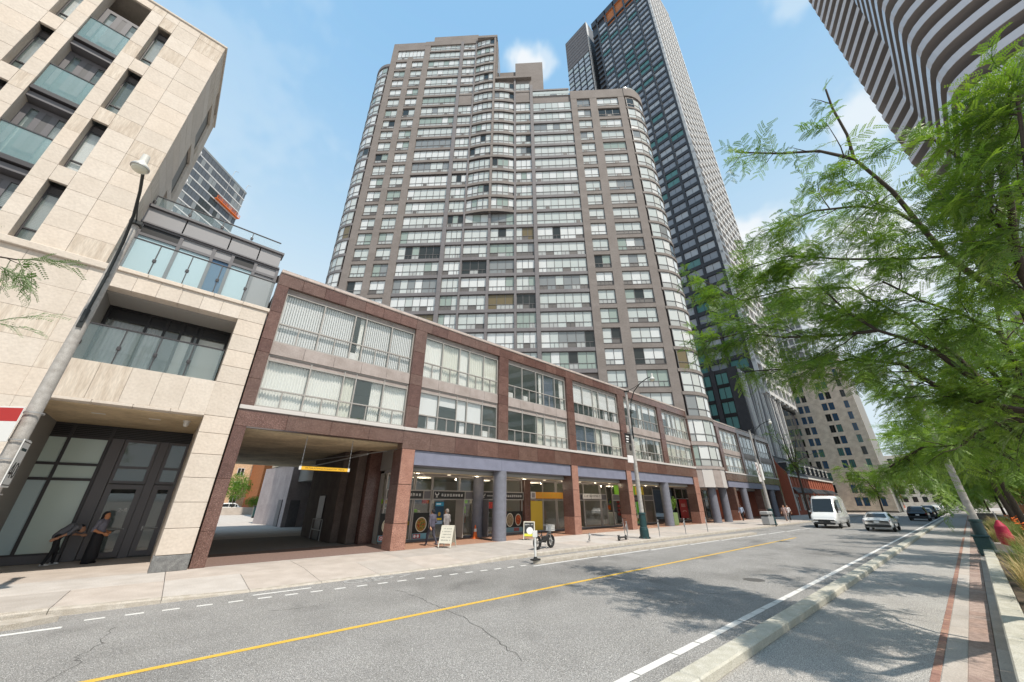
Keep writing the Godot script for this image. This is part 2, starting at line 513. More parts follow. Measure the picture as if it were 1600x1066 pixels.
func street_materials():
	mat("galv_dark", lin(.12, .115, .11), 0.6, 0.3)
	mat("galv_pale", lin(.42, .42, .42), 0.5, 0.2)
	mat("crimson", lin(.38, .012, .045), 0.6)
	mat("cream", lin(.62, .59, .50), 0.6)
	mat("lime_panel", lin(.62, .62, .04), 0.5)
	mat("green_pale", lin(.16, .22, .09), 0.6)
	mat("car_white", lin(.72, .72, .71), 0.25)
	mat("car_black", lin(.012, .012, .014), 0.18)
	mat("car_grey", lin(.07, .072, .078), 0.22)
	mat("car_silver", lin(.40, .41, .42), 0.28, .3)
	mat("car_glass", lin(.022, .026, .028), 0.06)
	mat("tail_red", lin(.34, .01, .01), 0.3)
	mat("person", Color.WHITE, .8)
	M.person.vertex_color_use_as_albedo = true
	for k in ["car_white", "car_black", "car_grey", "car_silver"]:
		M[k].clearcoat_enabled = true; M[k].clearcoat = .8; M[k].clearcoat_roughness = .05

# ---------------------------------------------------------------- limestone corner building
func tone(y: float) -> Material:
	if rng.randf() < (.55 if y > 21.5 or (y > 5.0 and y < 6.4) else .16): return M["limestone%d" % (4 + rng.randi() % 2)]
	return M["limestone%d" % (rng.randi() % 4)]

func stone(p: Node, x0: float, x1: float, y0: float, y1: float, z: float, d := 0.12, called := "stone_panel"):
	slab(p, called, tone(y0), Vector3(x0 + .003, y0 + .003, z - d), Vector3(x1 - .003, y1 - .003, z + rng.randf_range(-.003, .003)), .005)

func stone_z(p: Node, x: float, z0: float, z1: float, y0: float, y1: float, d := 0.12):
	slab(p, "stone_panel", tone(y0), Vector3(x - d, y0 + .006, z0 + .006), Vector3(x + rng.randf_range(-.004, .004), y1 - .006, z1 - .006), .008)

func narrow_window(p: Node, x0: float, x1: float, y0: float, y1: float, z: float, blind: int):
	var zz := z - .42
	var fr := part(p, "window", grid_mesh([x0 + .02, x1 - .02], [y0 + .02, y0 + .62, y1 - .34, y1 - .02], .05, .08), M.dark_frame, Vector3(0, 0, zz))
	var lv := MB.new()
	for k in 6: lv.box(Vector3((x0 + x1) * .5, y1 - .30 + k * .048, 0), Vector3(x1 - x0 - .06, .022, .05), Basis(Vector3.RIGHT, .5))
	part(fr, "louvre", lv.done(), M.grey_frame)
	part(fr, "pane", cbox(x1 - x0 - .08, y1 - y0 - 1.0, .012, 0), M.pane_clear, Vector3((x0 + x1) * .5, (y0 + y1) * .5 + .14, 0))
	part(fr, "pane", cbox(x1 - x0 - .08, .56, .012, 0), M.pane_clear, Vector3((x0 + x1) * .5, y0 + .32, 0))
	if blind == 1:
		var sl := MB.new()
		for k in 26: sl.box(Vector3(0, k * .058, 0), Vector3(x1 - x0 - .1, .048, .006), Basis(Vector3.RIGHT, .45))
		part(fr, "venetian_blind", sl.done(), M.blind_white, Vector3((x0 + x1) * .5, y0 + .68, -.09))
	elif blind == 2:
		part(fr, "roller_blind", cbox(x1 - x0 - .1, y1 - y0 - .5, .01, 0), M.blind_white, Vector3((x0 + x1) * .5, (y0 + y1) * .5, -.09))
	part(fr, "room_back", cbox(x1 - x0, y1 - y0, .02, 0), M.room_dark, Vector3((x0 + x1) * .5, (y0 + y1) * .5, -.45))

func balcony_stack(p: Node, x0: float, x1: float, fy: float, z: float, k: int):
	# slab edge and soffit strip, door with two leaves, glass guard
	var zz := z - .55
	slab(p, "balcony_slab", M.dark_frame, Vector3(x0, fy - .52, z - .62), Vector3(x1, fy - .36, z - .03), .01)
	slab(p, "balcony_slab", M.grey_frame, Vector3(x0, fy - .80, z - .62), Vector3(x1, fy - .56, z - .16), .01)
	var d := part(p, "balcony_door", grid_mesh([x0 + .08, (x0 + x1) * .5 - .16, (x0 + x1) * .5 + .16, x1 - .08], [fy - .3, fy + 2.26], .16, .08), M.grey_frame, Vector3(0, 0, zz))
	var w := (x1 - x0) * .5 - .34
	for s in [-1.0, 1.0]:
		part(d, "pane", cbox(w, 2.4, .012, 0), M.pane_clear, Vector3((x0 + x1) * .5 + s * (w * .5 + .20), fy + .98, 0))
		if k % 3 == 0 or (k == 1 and s > 0):
			var sl := MB.new()
			for i in 30: sl.box(Vector3(0, i * .066, 0), Vector3(w - .04, .05, .006), Basis(Vector3.RIGHT, .45))
			part(d, "venetian_blind", sl.done(), M.blind_white, Vector3((x0 + x1) * .5 + s * (w * .5 + .20), fy - .05, -.1))
		elif k % 3 == 1:
			part(d, "curtain", drape(w * .45, 2.0, .14, .03), M.cloth_cream, Vector3((x0 + x1) * .5 + s * (w * .5 + .34), fy - .15, -.12))
	part(d, "centre_post", cbox(.17, 2.4, .06, 0), M.grey_panel_dark, Vector3((x0 + x1) * .5, fy + .98, 0))
	part(d, "room_back", cbox(x1 - x0, 2.6, .02, 0), M.room, Vector3((x0 + x1) * .5, fy + .8, -1.2))
	var g := part(p, "glass_guard", cbox(x1 - x0 - .04, 1.22, .02, .004), M.guard_milky, Vector3((x0 + x1) * .5, fy + .30, z - .09))
	part(g, "top_rail", cbox(x1 - x0, .05, .06, .006), M.dark_frame, Vector3(0, .635, 0))
	part(g, "bottom_rail", cbox(x1 - x0, .06, .07, .006), M.dark_frame, Vector3(0, -.64, 0))

func build_limestone():
	var z := -17.6
	var b := thing("limestone_building", "tan limestone corner block with lower wing, recessed balconies and glazed entrance", "building", Vector3.ZERO)
	# core behind the cladding
	var core := MB.new()
	core.span(Vector3(-18, 0, -23.2), Vector3(-8.4, 22.7, z - .13))
	core.span(Vector3(-8.4, 0, -23.2), Vector3(-3.8, 22.7, z - 1.9))
	core.span(Vector3(-5.38, 0, -20.4), Vector3(-3.8, 22.7, z - .13))
	core.span(Vector3(-8.4, 9.2, -20.0), Vector3(-3.8, 9.55, z - .13))
	part(b, "core", core.done(), M.room_dark)
	var cols := [[-5.40, -4.63], [-4.63, -3.66]]
	var base := 9.83
	var pitch := 3.185
	for f in 4:
		var y := base + pitch * f
		for r in 4:
			var y0 := y + r * pitch / 4.0
			var y1 := y + (r + 1) * pitch / 4.0
			for c in cols: stone(b, c[0], c[1], y0, y1, z)
			stone(b, -6.28, -5.86, y0, y1, z)
			stone(b, -7.85, -7.47, y0, y1, z)
			var xx := -8.27
			while xx > -17.0:
				stone(b, xx - 1.55, xx, y0, y1, z)
				xx -= 1.55
		# spandrels over the narrow windows
		for w in [[-5.86, -5.40], [-8.27, -7.85]]:
			stone(b, w[0], w[1], y + 2.5, y + pitch, z)
			# reveals and sill
			slab(b, "reveal", M.limestone1, Vector3(w[0] - .06, y, z - .5), Vector3(w[0] - .002, y + 2.5, z - .12), 0)
			slab(b, "reveal", M.limestone1, Vector3(w[1] + .002, y, z - .5), Vector3(w[1] + .06, y + 2.5, z - .12), 0)
			slab(b, "window_sill", M.limestone0, Vector3(w[0], y - .08, z - .5), Vector3(w[1], y - .002, z - .121), 0)
			narrow_window(b, w[0], w[1], y, y + 2.5, z, (f + 1) % 3 if w[0] > -7 else (f + 2) % 3)
		for s in [-7.47, -6.28]:
			slab(b, "reveal", M.limestone1, Vector3(s - .06 if s < -7 else s + .002, y, z - .6), Vector3(s - .002 if s < -7 else s + .06, y + pitch, z - .12), 0)
		balcony_stack(b, -7.47, -6.28, y, z, f)
	# head over the top row
	for c in cols + [[-5.86, -5.40], [-6.28, -5.86], [-7.47, -6.28], [-7.85, -7.47], [-8.27, -7.85]]:
		stone(b, c[0], c[1], base + pitch * 4, 23.0, z)
	for k in 6: stone(b, -9.82 - k * 1.55, -8.27 - k * 1.55, base + pitch * 4, 23.0, z)
	slab(b, "roof_coping", M.limestone3, Vector3(-18, 23.0, -23.3), Vector3(-3.60, 23.12, z + .05), .02)
	# side wall facing the lower roofs
	for r in 17:
		var y0 := 9.83 + r * pitch / 4.0
		var y1 := minf(y0 + pitch / 4.0, 23.0)
		stone_z(b, -3.66, -20.42, z - .121, y0, y1)
		stone_z(b, -3.66, -23.27, -22.15, y0, y1)
	for f in 4:
		var y := base + pitch * f
		stone_z(b, -3.66, -22.15, -20.42, y + 2.6, y + pitch)
		var fr := part(b, "window", grid_mesh([-.84, -.02, .84], [0.03, .75, 2.57], .06, .08), M.black_frame, Vector3(-3.95, y, -21.285), Basis(Vector3.UP, PI / 2))
		for s in [-.43, .41]:
			part(fr, "pane", cbox(.76, 1.76, .012, 0), M.dark_pane2, Vector3(s, 1.66, -.01))
			part(fr, "pane", cbox(.76, .66, .012, 0), M.far_dark, Vector3(s, .39, -.01))
	# ledge and wall below it
	slab(b, "ledge", M.limestone3, Vector3(-18, 9.58, z - .12), Vector3(-3.52, 9.83, z + .10), .02)
	var yy := [0.45, 1.35, 2.25, 3.15, 4.05, 4.95, 5.85, 6.75, 7.65, 8.55, 9.58]
	for i in yy.size() - 1:
		var xx := -3.40
		while xx > -14.0:
			var w := 1.38 if xx < -3.5 else .55
			stone(b, xx - w, xx, yy[i], yy[i + 1], z - .02 if xx < -3.5 else z)
			xx -= w
	var cw := MB.new()
	cw.span(Vector3(-18, 0, -22.0), Vector3(-6.62, 9.6, z - .15)); cw.span(Vector3(-6.62, 5.1, -22.0), Vector3(-3.5, 9.6, z - .15)); cw.span(Vector3(-6.62, 0, z - .5), Vector3(-3.45, 5.1, z - .15))
	part(b, "core", cw.done(), M.room_dark)
	slab(b, "plinth", M.granite_grey, Vector3(-14, 0, z - .3), Vector3(-3.42, .44, z + .03), .01)
	# ---- wing: stone frame round a portal and a loggia
	var ys := [.47, 1.25, 2.05, 2.85, 3.65, 4.40, 5.03, 6.33, 7.01, 7.69, 8.37, 9.06, 9.70]
	for i in ys.size() - 1:
		slab(b, "stone_panel", M["limestone%d" % (rng.randi() % 4)], Vector3(.456, ys[i] + .006, z - .5), Vector3(1.37, ys[i + 1] - .006, z + .003), .01)
	slab(b, "plinth", M.granite_grey, Vector3(.42, 0, z - .55), Vector3(1.385, .46, z + .015), .012)
	slab(b, "pier_back", M.limestone2, Vector3(.46, 0, -23.0), Vector3(1.37, 9.6, z - .505), .01)
	# spandrel between portal and loggia: tall panels, and the parapet over the loggia
	for k in 5:
		var x0 := -3.40 + k * .772
		stone(b, x0, x0 + .772, 5.10, 6.33, z, .4)
	for k in 6:
		var x0 := -3.40 + k * .643
		stone(b, x0, x0 + .643, 9.06, 9.70, z, .5)
	for k in 4: slab(b, "portal_lintel", M.limestone3, Vector3(-3.40 + k * .965 + .004, 5.0, z - .42), Vector3(-2.435 + k * .965 - .004, 5.095, z + .035), .01)
	for k in 5: slab(b, "wing_coping", M.limestone2, Vector3(-3.5 + k * .985 + .004, 9.704, z - .55), Vector3(-2.515 + k * .985 - .004, 9.86, z + .07), .015)
	# loggia: floor, ceiling, back glazing, guard
	slab(b, "loggia_floor", M.concrete1, Vector3(-3.4, 6.0, -20.9), Vector3(.456, 6.32, z - .41), 0)
	slab(b, "loggia_ceiling", M.soffit_grey, Vector3(-3.4, 9.03, -20.9), Vector3(.456, 9.5, z - .51), 0)
	slab(b, "loggia_wall", M.room_dark, Vector3(-3.48, 6.3, -20.9), Vector3(-3.405, 9.05, z - .13), 0)
	var lg := part(b, "loggia_window", grid_mesh([-3.35, -2.2, -1.65, -1.15, -.72, -.55, .40], [6.36, 8.55, 9.0], .09, .1), M.black_frame, Vector3(0, 0, -19.5))
	var lx := [-3.35, -2.2, -1.65, -1.15, -.72, -.55, .40]
	for i in 6:
		var w: float = lx[i + 1] - lx[i] - .08
		part(lg, "pane", cbox(w, 2.1, .012, 0), M.pane, Vector3((lx[i] + lx[i + 1]) * .5, 7.45, 0))
		if i in [0, 1]: part(lg, "curtain", drape(w, 2.1, .13, .035), M.cloth_grey, Vector3((lx[i] + lx[i + 1]) * .5, 6.4, -.15))
		if i in [3, 5]: part(lg, "roller_blind", cbox(w, 2.05, .01, 0), M.cloth_cream, Vector3((lx[i] + lx[i + 1]) * .5, 7.45, -.12))
	part(lg, "transom_louvre", cbox(3.75, .40, .04, 0), M.black_frame, Vector3(-1.47, 8.78, -.05))
	part(lg, "room_back", cbox(3.8, 2.9, .02, 0), M.room_dark, Vector3(-1.47, 7.6, -1.3))
	guard_run(b, -3.36, .40, 6.34, 1.30, z - .22, 4)
	# portal: soffit, side walls, glazed screen with two doors
	var pz := -22.9
	slab(b, "portal_soffit", M.soffit_tan, Vector3(-6.5, 4.98, pz - .3), Vector3(.456, 5.08, z - .43), 0)
	for q in [Vector3(-2.4, 4.97, -19.6), Vector3(-.9, 4.97, -19.6)]:
		part(b, "downlight", cbox(.35, .02, .1, .004), M.white_plastic, q)
	var cam_ := MB.new()
	cam_.lathe([Vector2(.0, -.2), Vector2(.07, -.17), Vector2(.09, -.1), Vector2(.09, 0), Vector2(.12, .0), Vector2(.12, .05)], 12)
	part(b, "security_camera", cam_.done(), M.white_plastic, Vector3(.05, 4.94, -19.2))
	var scr := part(b, "entrance_screen", grid_mesh([-5.5, -4.42, -3.27, -2.13], [.28, 2.86, 3.42, 4.46, 4.95], .1, .12), M.dark_frame, Vector3(0, 0, pz))
	for c in [[-5.5, -4.42], [-4.42, -3.27], [-3.27, -2.13]]:
		for r in [[.28, 2.86], [2.86, 3.42], [3.42, 4.46]]:
			part(scr, "pane", cbox(c[1] - c[0] - .08, r[1] - r[0] - .08, .02, 0), M.frosted_blue if c[0] < -4 and r[0] < 1 else M.frosted, Vector3((c[0] + c[1]) * .5, (r[0] + r[1]) * .5, 0))
	slab(b, "screen_plinth", M.grey_frame, Vector3(-6.5, 0, pz - .1), Vector3(-2.1, .27, pz + .09), .01)
	slab(b, "louvre_band", M.black_frame, Vector3(-6.5, 4.5, pz - .06), Vector3(.456, 4.98, pz + .02), .0)
	for k in 6: slab(b, "louvre_blade", M.dark_frame, Vector3(-6.5, 4.55 + k * .07, pz + .022), Vector3(.456, 4.575 + k * .07, pz + .06), 0)
	slab(b, "door_post", M.grey_frame, Vector3(-2.07, 0, pz - .1), Vector3(-1.68, 4.5, pz + .07), .01)
	for d in [[-1.66, -.56], [-.24, .456]]:
		var x0: float = d[0]
		var x1: float = d[1]
		var dr := part(b, "entrance_door", grid_mesh([x0 + .09, x1 - .09], [.14, 2.62], .18, .09), M.grey_frame, Vector3(0, 0, pz))
		part(dr, "pane", cbox(x1 - x0 - .3, 2.2, .012, 0), M.pane_clear, Vector3((x0 + x1) * .5, 1.27, 0))
		var hd := MB.new()
		hd.tube([Vector3(x0 + .12, 1.05, .1), Vector3(x1 - .12, 1.05, .1)], [.02, .02], 6)
		hd.box(Vector3(x0 + .12, 1.05, .06), Vector3(.04, .16, .08)); hd.box(Vector3(x1 - .12, 1.05, .06), Vector3(.04, .04, .08))
		part(dr, "push_bar", hd.done(), M.galv)
		var tr := part(b, "transom_window", grid_mesh([x0 + .05, x1 - .05], [2.80, 3.38, 4.44], .1, .09), M.grey_frame, Vector3(0, 0, pz))
		part(tr, "pane", cbox(x1 - x0 - .18, .98, .012, 0), M.pane_clear, Vector3((x0 + x1) * .5, 3.91, 0))
		part(tr, "pane", cbox(x1 - x0 - .18, .50, .012, 0), M.pane_clear, Vector3((x0 + x1) * .5, 3.09, 0))
	slab(b, "door_post", M.grey_frame, Vector3(-.55, 0, pz - .1), Vector3(-.25, 4.5, pz + .07), .01)
	slab(b, "lobby_back", M.room, Vector3(-6, 0, pz - 4.2), Vector3(.456, 5, pz - 4.0), 0)
	slab(b, "lobby_floor", M.granite_grey, Vector3(-6, -.02, pz - 4.0), Vector3(.456, .03, pz - .1), 0)
	slab(b, "lobby_ceiling", M.soffit_grey, Vector3(-6, 4.7, pz - 4.0), Vector3(.456, 4.9, pz - .2), 0)
	slab(b, "lobby_side", M.room, Vector3(-6.6, 0, pz - 4.2), Vector3(-6.5, 5, z - .5), 0)
	var tm := TextMesh.new()
	tm.text = "2-8"; tm.font_size = 32; tm.pixel_size = .006; tm.depth = .006
	part(b, "door_number", tm, M.white_plastic, Vector3(-.92, 1.75, pz + .03))
	# ---- glazed top storey of the wing, set back
	var gz := -19.1
	slab(b, "terrace", M.concrete3, Vector3(-3.6, 9.5, -23), Vector3(1.37, 9.66, z - .55), 0)
	var wx := [-3.60, -2.30, -1.15, -.45, .45, 1.36]
	var gw := part(b, "glazed_storey", grid_mesh(wx, [9.7, 12.2, 12.70], .12, .14), M.grey_frame, Vector3(0, 0, gz))
	for i in 5:
		part(gw, "pane", cbox(wx[i + 1] - wx[i] - .1, 2.38, .015, 0), [M.sky_pane, M.sky_pane, M.blue_pane, M.sky_pane, M.grey_panel][i], Vector3((wx[i] + wx[i + 1]) * .5, 10.95, 0))
		part(gw, "louvre" if i in [0, 3] else "head_panel", cbox(wx[i + 1] - wx[i] - .1, .40, .03, 0), M.black_frame if i in [0, 3] else M.grey_panel, Vector3((wx[i] + wx[i + 1]) * .5, 12.45, 0))
	var fx := [-3.72, -2.38, -.75, .42, 1.36]
	for i in 4: slab(b, "fascia_panel", M.grey_panel, Vector3(fx[i] + .02, 12.80, gz - .3), Vector3(fx[i + 1] - .02, 13.55, gz + .05), .01)
	slab(b, "fascia_frame", M.grey_frame, Vector3(-3.72, 12.72, gz - .5), Vector3(1.40, 12.80, gz + .14), .01)
	slab(b, "fascia_frame", M.grey_frame, Vector3(-3.72, 13.56, gz - .5), Vector3(1.42, 13.68, gz + .16), .01)
	slab(b, "fascia_back", M.grey_frame, Vector3(-3.72, 12.8, gz - .5), Vector3(1.36, 13.56, gz - .31), 0)
	slab(b, "roof_deck", M.grey_frame, Vector3(-3.66, 12.76, -23), Vector3(1.36, 13.50, gz - .51), 0)
	slab(b, "storey_back", M.room, Vector3(-3.6, 9.67, -22.9), Vector3(1.3, 12.7, -22.7), 0)
	slab(b, "storey_side", M.grey_panel, Vector3(1.28, 9.67, -22.9), Vector3(1.36, 12.7, gz - .1), 0)
	guard_run(b, -3.55, 1.32, 9.88, 1.35, z - .12, 5)
	guard_run(b, -3.60, 1.15, 13.70, .62, gz - .15, 4)

func guard_run(b: Node, x0: float, x1: float, y: float, h: float, z: float, n: int):
	var w := (x1 - x0) / n
	for i in n:
		var g := part(b, "guard_pane", cbox(w - .03, h, .018, .004), M.guard, Vector3(x0 + w * (i + .5), y + h * .5, z))
		var s := MB.new()
		s.box(Vector3(-w * .5, 0, .03), Vector3(.03, h * .98, .05)); s.bevel(Vector3(-w * .5, -.05, .05), Vector3(.11, .15, .05), .02)
		part(g, "stanchion", s.done(), M.dark_frame)
	slab(b, "guard_rail", M.dark_frame, Vector3(x0 - .02, y + h, z - .03), Vector3(x1 + .02, y + h + .05, z + .03), .008)

# ---------------------------------------------------------------- granite mid-rise with arcade
func gran(p: Node, a: Vector3, b: Vector3, called := "granite_panel", m := "granite"):
	var mm: Material = M[m + str(rng.randi() % 3)] if m == "granite" else M[m]
	slab(p, called, mm, a + Vector3(.004, .004, 0), b - Vector3(.004, .004, 0), .008)

# one glazed opening of the mid-rise: tall upper lights over a row of low ones, curtains behind
func loft_window(p: Node, x0: float, x1: float, y0: float, y1: float, z: float, lights: Array, moods: Array, label_row: int):
	var tot := 0.0
	for l in lights: tot += l
	var xs := [x0 + .03]
	for l in lights: xs.append(xs[-1] + (x1 - x0 - .06) * l / tot)
	var split := y0 + (y1 - y0) * .335
	var head := y1 - .26
	var fr := part(p, "window", grid_mesh(xs, [y0 + .03, split, head, y1 - .02], .055, .1), M.alu, Vector3(0, 0, z))
	for i in lights.size():
		var a: float = xs[i] + .03
		var b: float = xs[i + 1] - .03
		var w := b - a
		var cx := (a + b) * .5
		part(fr, "pane", cbox(w, head - split - .05, .012, 0), M.pane, Vector3(cx, (split + head) * .5, 0))
		part(fr, "head_panel", cbox(w, y1 - head - .07, .03, 0), M.band, Vector3(cx, (y1 + head) * .5, 0))
		var halves := 2 if w > .75 else 1
		for hcount in halves:
			var hw := w / halves - .02 * (halves - 1)
			var hx := a + (hcount + .5) * w / halves
			part(fr, "low_pane", cbox(hw, split - y0 - .08, .012, 0), M.pane, Vector3(hx, (split + y0) * .5 + .01, 0))
			if halves == 2 and hcount == 0: part(fr, "mullion", cbox(.045, split - y0 - .06, .09, 0), M.alu, Vector3(cx, (split + y0) * .5, 0))
		var mood: int = moods[(i + label_row) % moods.size()]
		var hh := y1 - y0 - .3
		match mood:
			0: part(fr, "curtain", drape(w + .04, hh, .115, .03), M.cloth_white, Vector3(cx, y0 + .04, -.16))
			1: part(fr, "curtain", drape(w + .04, hh, .16, .045), M.cloth_cream, Vector3(cx, y0 + .04, -.17))
			2:
				part(fr, "roller_blind", cbox(w, (head - split) * .98, .01, 0), M.blind_white, Vector3(cx, (split + head) * .5 + .02, -.1))
				if rng.randf() < .5: part(fr, "roller_blind", cbox(w * .5, split - y0 - .1, .01, 0), M.blind_white, Vector3(cx + w * .22, (split + y0) * .5, -.1))
			3: part(fr, "curtain", drape(w * .38, hh, .10, .035), M.cloth_white, Vector3(cx + w * .3, y0 + .04, -.17))
			4: part(fr, "curtain", drape(w + .04, hh, .12, .04), M.cloth_blue, Vector3(cx, y0 + .04, -.17))
			5: # vertical slat blind
				var sl := MB.new()
				var k := int(w / .10)
				for j in k: sl.box(Vector3(-w * .5 + (j + .5) * w / k, hh * .5, 0), Vector3(.088, hh, .004), Basis(Vector3.UP, .25))
				part(fr, "vertical_blind", sl.done(), M.blind_white, Vector3(cx, y0 + .04, -.14))
			6: pass
			7:
				part(fr, "roller_blind", cbox(w, (head - split) * .45, .01, 0), M.blind_white, Vector3(cx, head - (head - split) * .22, -.1))
		if mood in [3, 6] and rng.randf() < .5:
			part(fr, "air_conditioner", cbox(.42, .36, .3, .02), M.white_plastic, Vector3(cx - w * .2, y0 + .26, -.22))

func room_box(p: Node, x0: float, x1: float, y0: float, y1: float, z: float, depth: float, m := "room"):
	var mb := MB.new()
	mb.quad(Vector3(x0, y0, z - depth), Vector3(x1, y0, z - depth), Vector3(x1, y1, z - depth), Vector3(x0, y1, z - depth))
	mb.quad(Vector3(x0, y0, z), Vector3(x1, y0, z), Vector3(x1, y0, z - depth), Vector3(x0, y0, z - depth))
	mb.quad(Vector3(x0, y1, z - depth), Vector3(x1, y1, z - depth), Vector3(x1, y1, z), Vector3(x0, y1, z))
	mb.quad(Vector3(x0, y0, z), Vector3(x0, y0, z - depth), Vector3(x0, y1, z - depth), Vector3(x0, y1, z))
	mb.quad(Vector3(x1, y0, z - depth), Vector3(x1, y0, z), Vector3(x1, y1, z), Vector3(x1, y1, z - depth))
	part(p, "room", mb.done(), M[m])

func round_column(p: Node, x: float, z: float, h: float, r := .42):
	var mb := MB.new()
	mb.lathe([Vector2(r * 1.02, 0), Vector2(r * 1.02, .12), Vector2(r, .13), Vector2(r, h)], 24)
	part(p, "round_column", mb.done(), M.column_grey, Vector3(x, 0, z))

func build_podium():
	var z := FZ
	var b := thing("granite_building", "low brown granite building with gridded loft windows above a shopping arcade", "building")
	var TOP := 11.9
	var piers := [[1.43, 1.90], [8.53, 9.26], [14.89, 15.73], [21.93, 22.76], [29.31, 30.29], [36.78, 37.73], [43.84, 44.30], [52.2, 53.6], [60.45, 61.3], [68.2, 69.0], [75.4, 76.2]]
	# parapet panels and coping
	for i in piers.size() - 1:
		var x0: float = piers[i][0]
		var x1: float = piers[i + 1][0]
		if i == 6: continue
		var n := 7 if i == 0 else 6
		for k in n:
			gran(b, Vector3(lerpf(x0, x1, k / float(n)), 11.28, z - .45), Vector3(lerpf(x0, x1, (k + 1.0) / n), TOP, z + rng.randf_range(-.003, .003)))
		var m := 3
		for k in m:
			slab(b, "coping", M.coping, Vector3(lerpf(x0, x1, k / float(m)) + .004, TOP, z - .65), Vector3(lerpf(x0, x1, (k + 1.0) / m) - .004, TOP + .16, z + .05), .03)
	# sloping flashing behind the coping
	for seg in [[1.43, 43.84], [53.0, 76.2]]:
		var fl := MB.new()
		fl.quad(Vector3(seg[0], TOP + .16, z - .62), Vector3(seg[1], TOP + .16, z - .62), Vector3(seg[1], TOP + .55, z - 1.5), Vector3(seg[0], TOP + .55, z - 1.5))
		fl.quad(Vector3(seg[1], TOP + .16, z - 1.5), Vector3(seg[0], TOP + .16, z - 1.5), Vector3(seg[0], TOP + .55, z - 1.5), Vector3(seg[1], TOP + .55, z - 1.5))
		part(b, "roof_flashing", fl.done(), M.coping)
		var rl := MB.new()
		var n := int((seg[1] - seg[0]) / 2.2)
		for k in n + 1:
			var x: float = lerpf(seg[0] + .1, seg[1] - .1, k / float(n))
			rl.tube([Vector3(x, TOP + .4, z - 1.2), Vector3(x + .1, TOP + .72, z - .95)], [.02, .02], 5)
		rl.tube([Vector3(seg[0] + .1, TOP + .72, z - .95), Vector3(seg[1], TOP + .72, z - .95)], [.018, .018], 5)
		part(b, "anchor_rail", rl.done(), M.galv)
	# upper piers in courses
	var courses := [5.62, 6.75, 7.95, 8.55, 9.9, 11.28]
	for i in piers.size():
		var q: Array = piers[i]
		if i == 7: q = [52.6, 53.6]
		for k in courses.size() - 1:
			gran(b, Vector3(q[0], courses[k], z - .5), Vector3(q[1], courses[k + 1], z + rng.randf_range(-.003, .003)))
	# windows, bands and rooms between the piers
	var moods1 := [[5, 5, 3, 5, 5], [0, 1, 0, 1, 1], [6, 6, 3, 4, 3], [2, 2, 0, 2, 2], [7, 7, 3, 7, 7], [7, 3, 3, 1, 1], [], [0, 3, 1, 3], [3, 6, 1, 3], [3, 1, 0, 3]]
	var moods0 := [[0, 0, 1, 3, 0], [2, 7, 2, 2, 6], [6, 6, 1, 0, 0], [4, 4, 1, 2, 1], [0, 1, 3, 6, 3], [1, 1, 0, 1, 0], [], [1, 0, 3, 1], [3, 6, 3, 3], [3, 6, 0, 1]]
	var lights := [[1.25, 1.1, .42, 1.05, .95], [1, 1, .6, .95, .95], [1, 1, .55, .9, .85], [1, 1, .6, 1, 1], [.8, 1.0, .7, 1, 1], [.8, .8, .7, .9, .9], [], [1, 1, 1, 1], [1, 1, 1, 1], [1, 1, 1, 1]]
	for i in piers.size() - 1:
		if i == 6: continue
		var x0: float = piers[i][1]
		var x1: float = piers[i + 1][0]
		if i == 7: x0 = 53.6
		loft_window(b, x0, x1, 8.55, 11.27, z - .22, lights[i], moods1[i], 0)
		loft_window(b, x0, x1, 5.66, 7.95, z - .22, lights[i], moods0[i], 0)
		room_box(b, x0, x1, 8.4, 11.27, z - .3, 4.5)
		room_box(b, x0, x1, 5.6, 8.1, z - .3, 4.5)
		var n := 5
		for k in n:
			slab(b, "spandrel_panel", M.band, Vector3(lerpf(x0, x1, k / float(n)) + .004, 7.96, z - .35), Vector3(lerpf(x0, x1, (k + 1.0) / n) - .004, 8.54, z - .12), .008)
	# sill band, granite beam, painted beam
	for i in piers.size() - 1:
		if i == 6: continue
		var x0: float = piers[i][0] if i != 7 else 52.6
		var x1: float = piers[i + 1][0]
		if i == 9: x1 = 76.2
		for k in 3:
			slab(b, "sill", M.sill, Vector3(lerpf(x0, x1, k / 3.0) + .004, 5.46, z - .5), Vector3(lerpf(x0, x1, (k + 1.0) / 3.0) - .004, 5.62, z + .05), .012)
		var by := 4.80 if i == 0 else 4.54
		for k in 4:
			gran(b, Vector3(lerpf(x0, x1, k / 4.0), by, z - .55), Vector3(lerpf(x0, x1, (k + 1.0) / 4.0), 5.455, z + rng.randf_range(-.003, .003)))
		if i > 0:
			var bs: Array = [[], [9.29, 15.28], [15.29, 21.92], [22.70, 29.30], [30.08, 36.78], [36.79, 42.58], [], [53.0, 60.9], [60.91, 68.6], [68.61, 75.38]][i]
			slab(b, "painted_beam", M.beam_blue, Vector3(bs[0], 3.80, z - .75), Vector3(bs[1], 4.535, z - .08), .01)
	# ground-level piers and columns
	var gp := [[1.43, 1.86, 4.80], [8.53, 9.28, 4.54], [21.93, 22.68, 4.54], [29.31, 30.06, 4.54], [42.6, 43.8, 4.54], [54.2, 54.9, 3.80], [65.0, 66.2, 3.8], [75.4, 76.2, 4.54]]
	for q in gp:
		var zz := z - .95
		gran(b, Vector3(q[0], 0, zz), Vector3(q[1], 1.12, z + .004), "granite_panel", "granite_light" if q[0] > 5 else "granite")
		gran(b, Vector3(q[0], 1.12, zz), Vector3(q[1], 2.85, z + .002), "granite_panel", "granite")
		gran(b, Vector3(q[0], 2.85, zz), Vector3(q[1], q[2], z + .003))
		if q[0] > 5 and q[0] < 50:
			# paler honed facing slabs towards the street
			for yy in [[1.13, 2.84], [2.86, q[2] - .01]]:
				gran(b, Vector3(q[0] + .02, yy[0], z + .003), Vector3(q[1] - .02, yy[1], z + .02), "facing_slab", "granite_light")
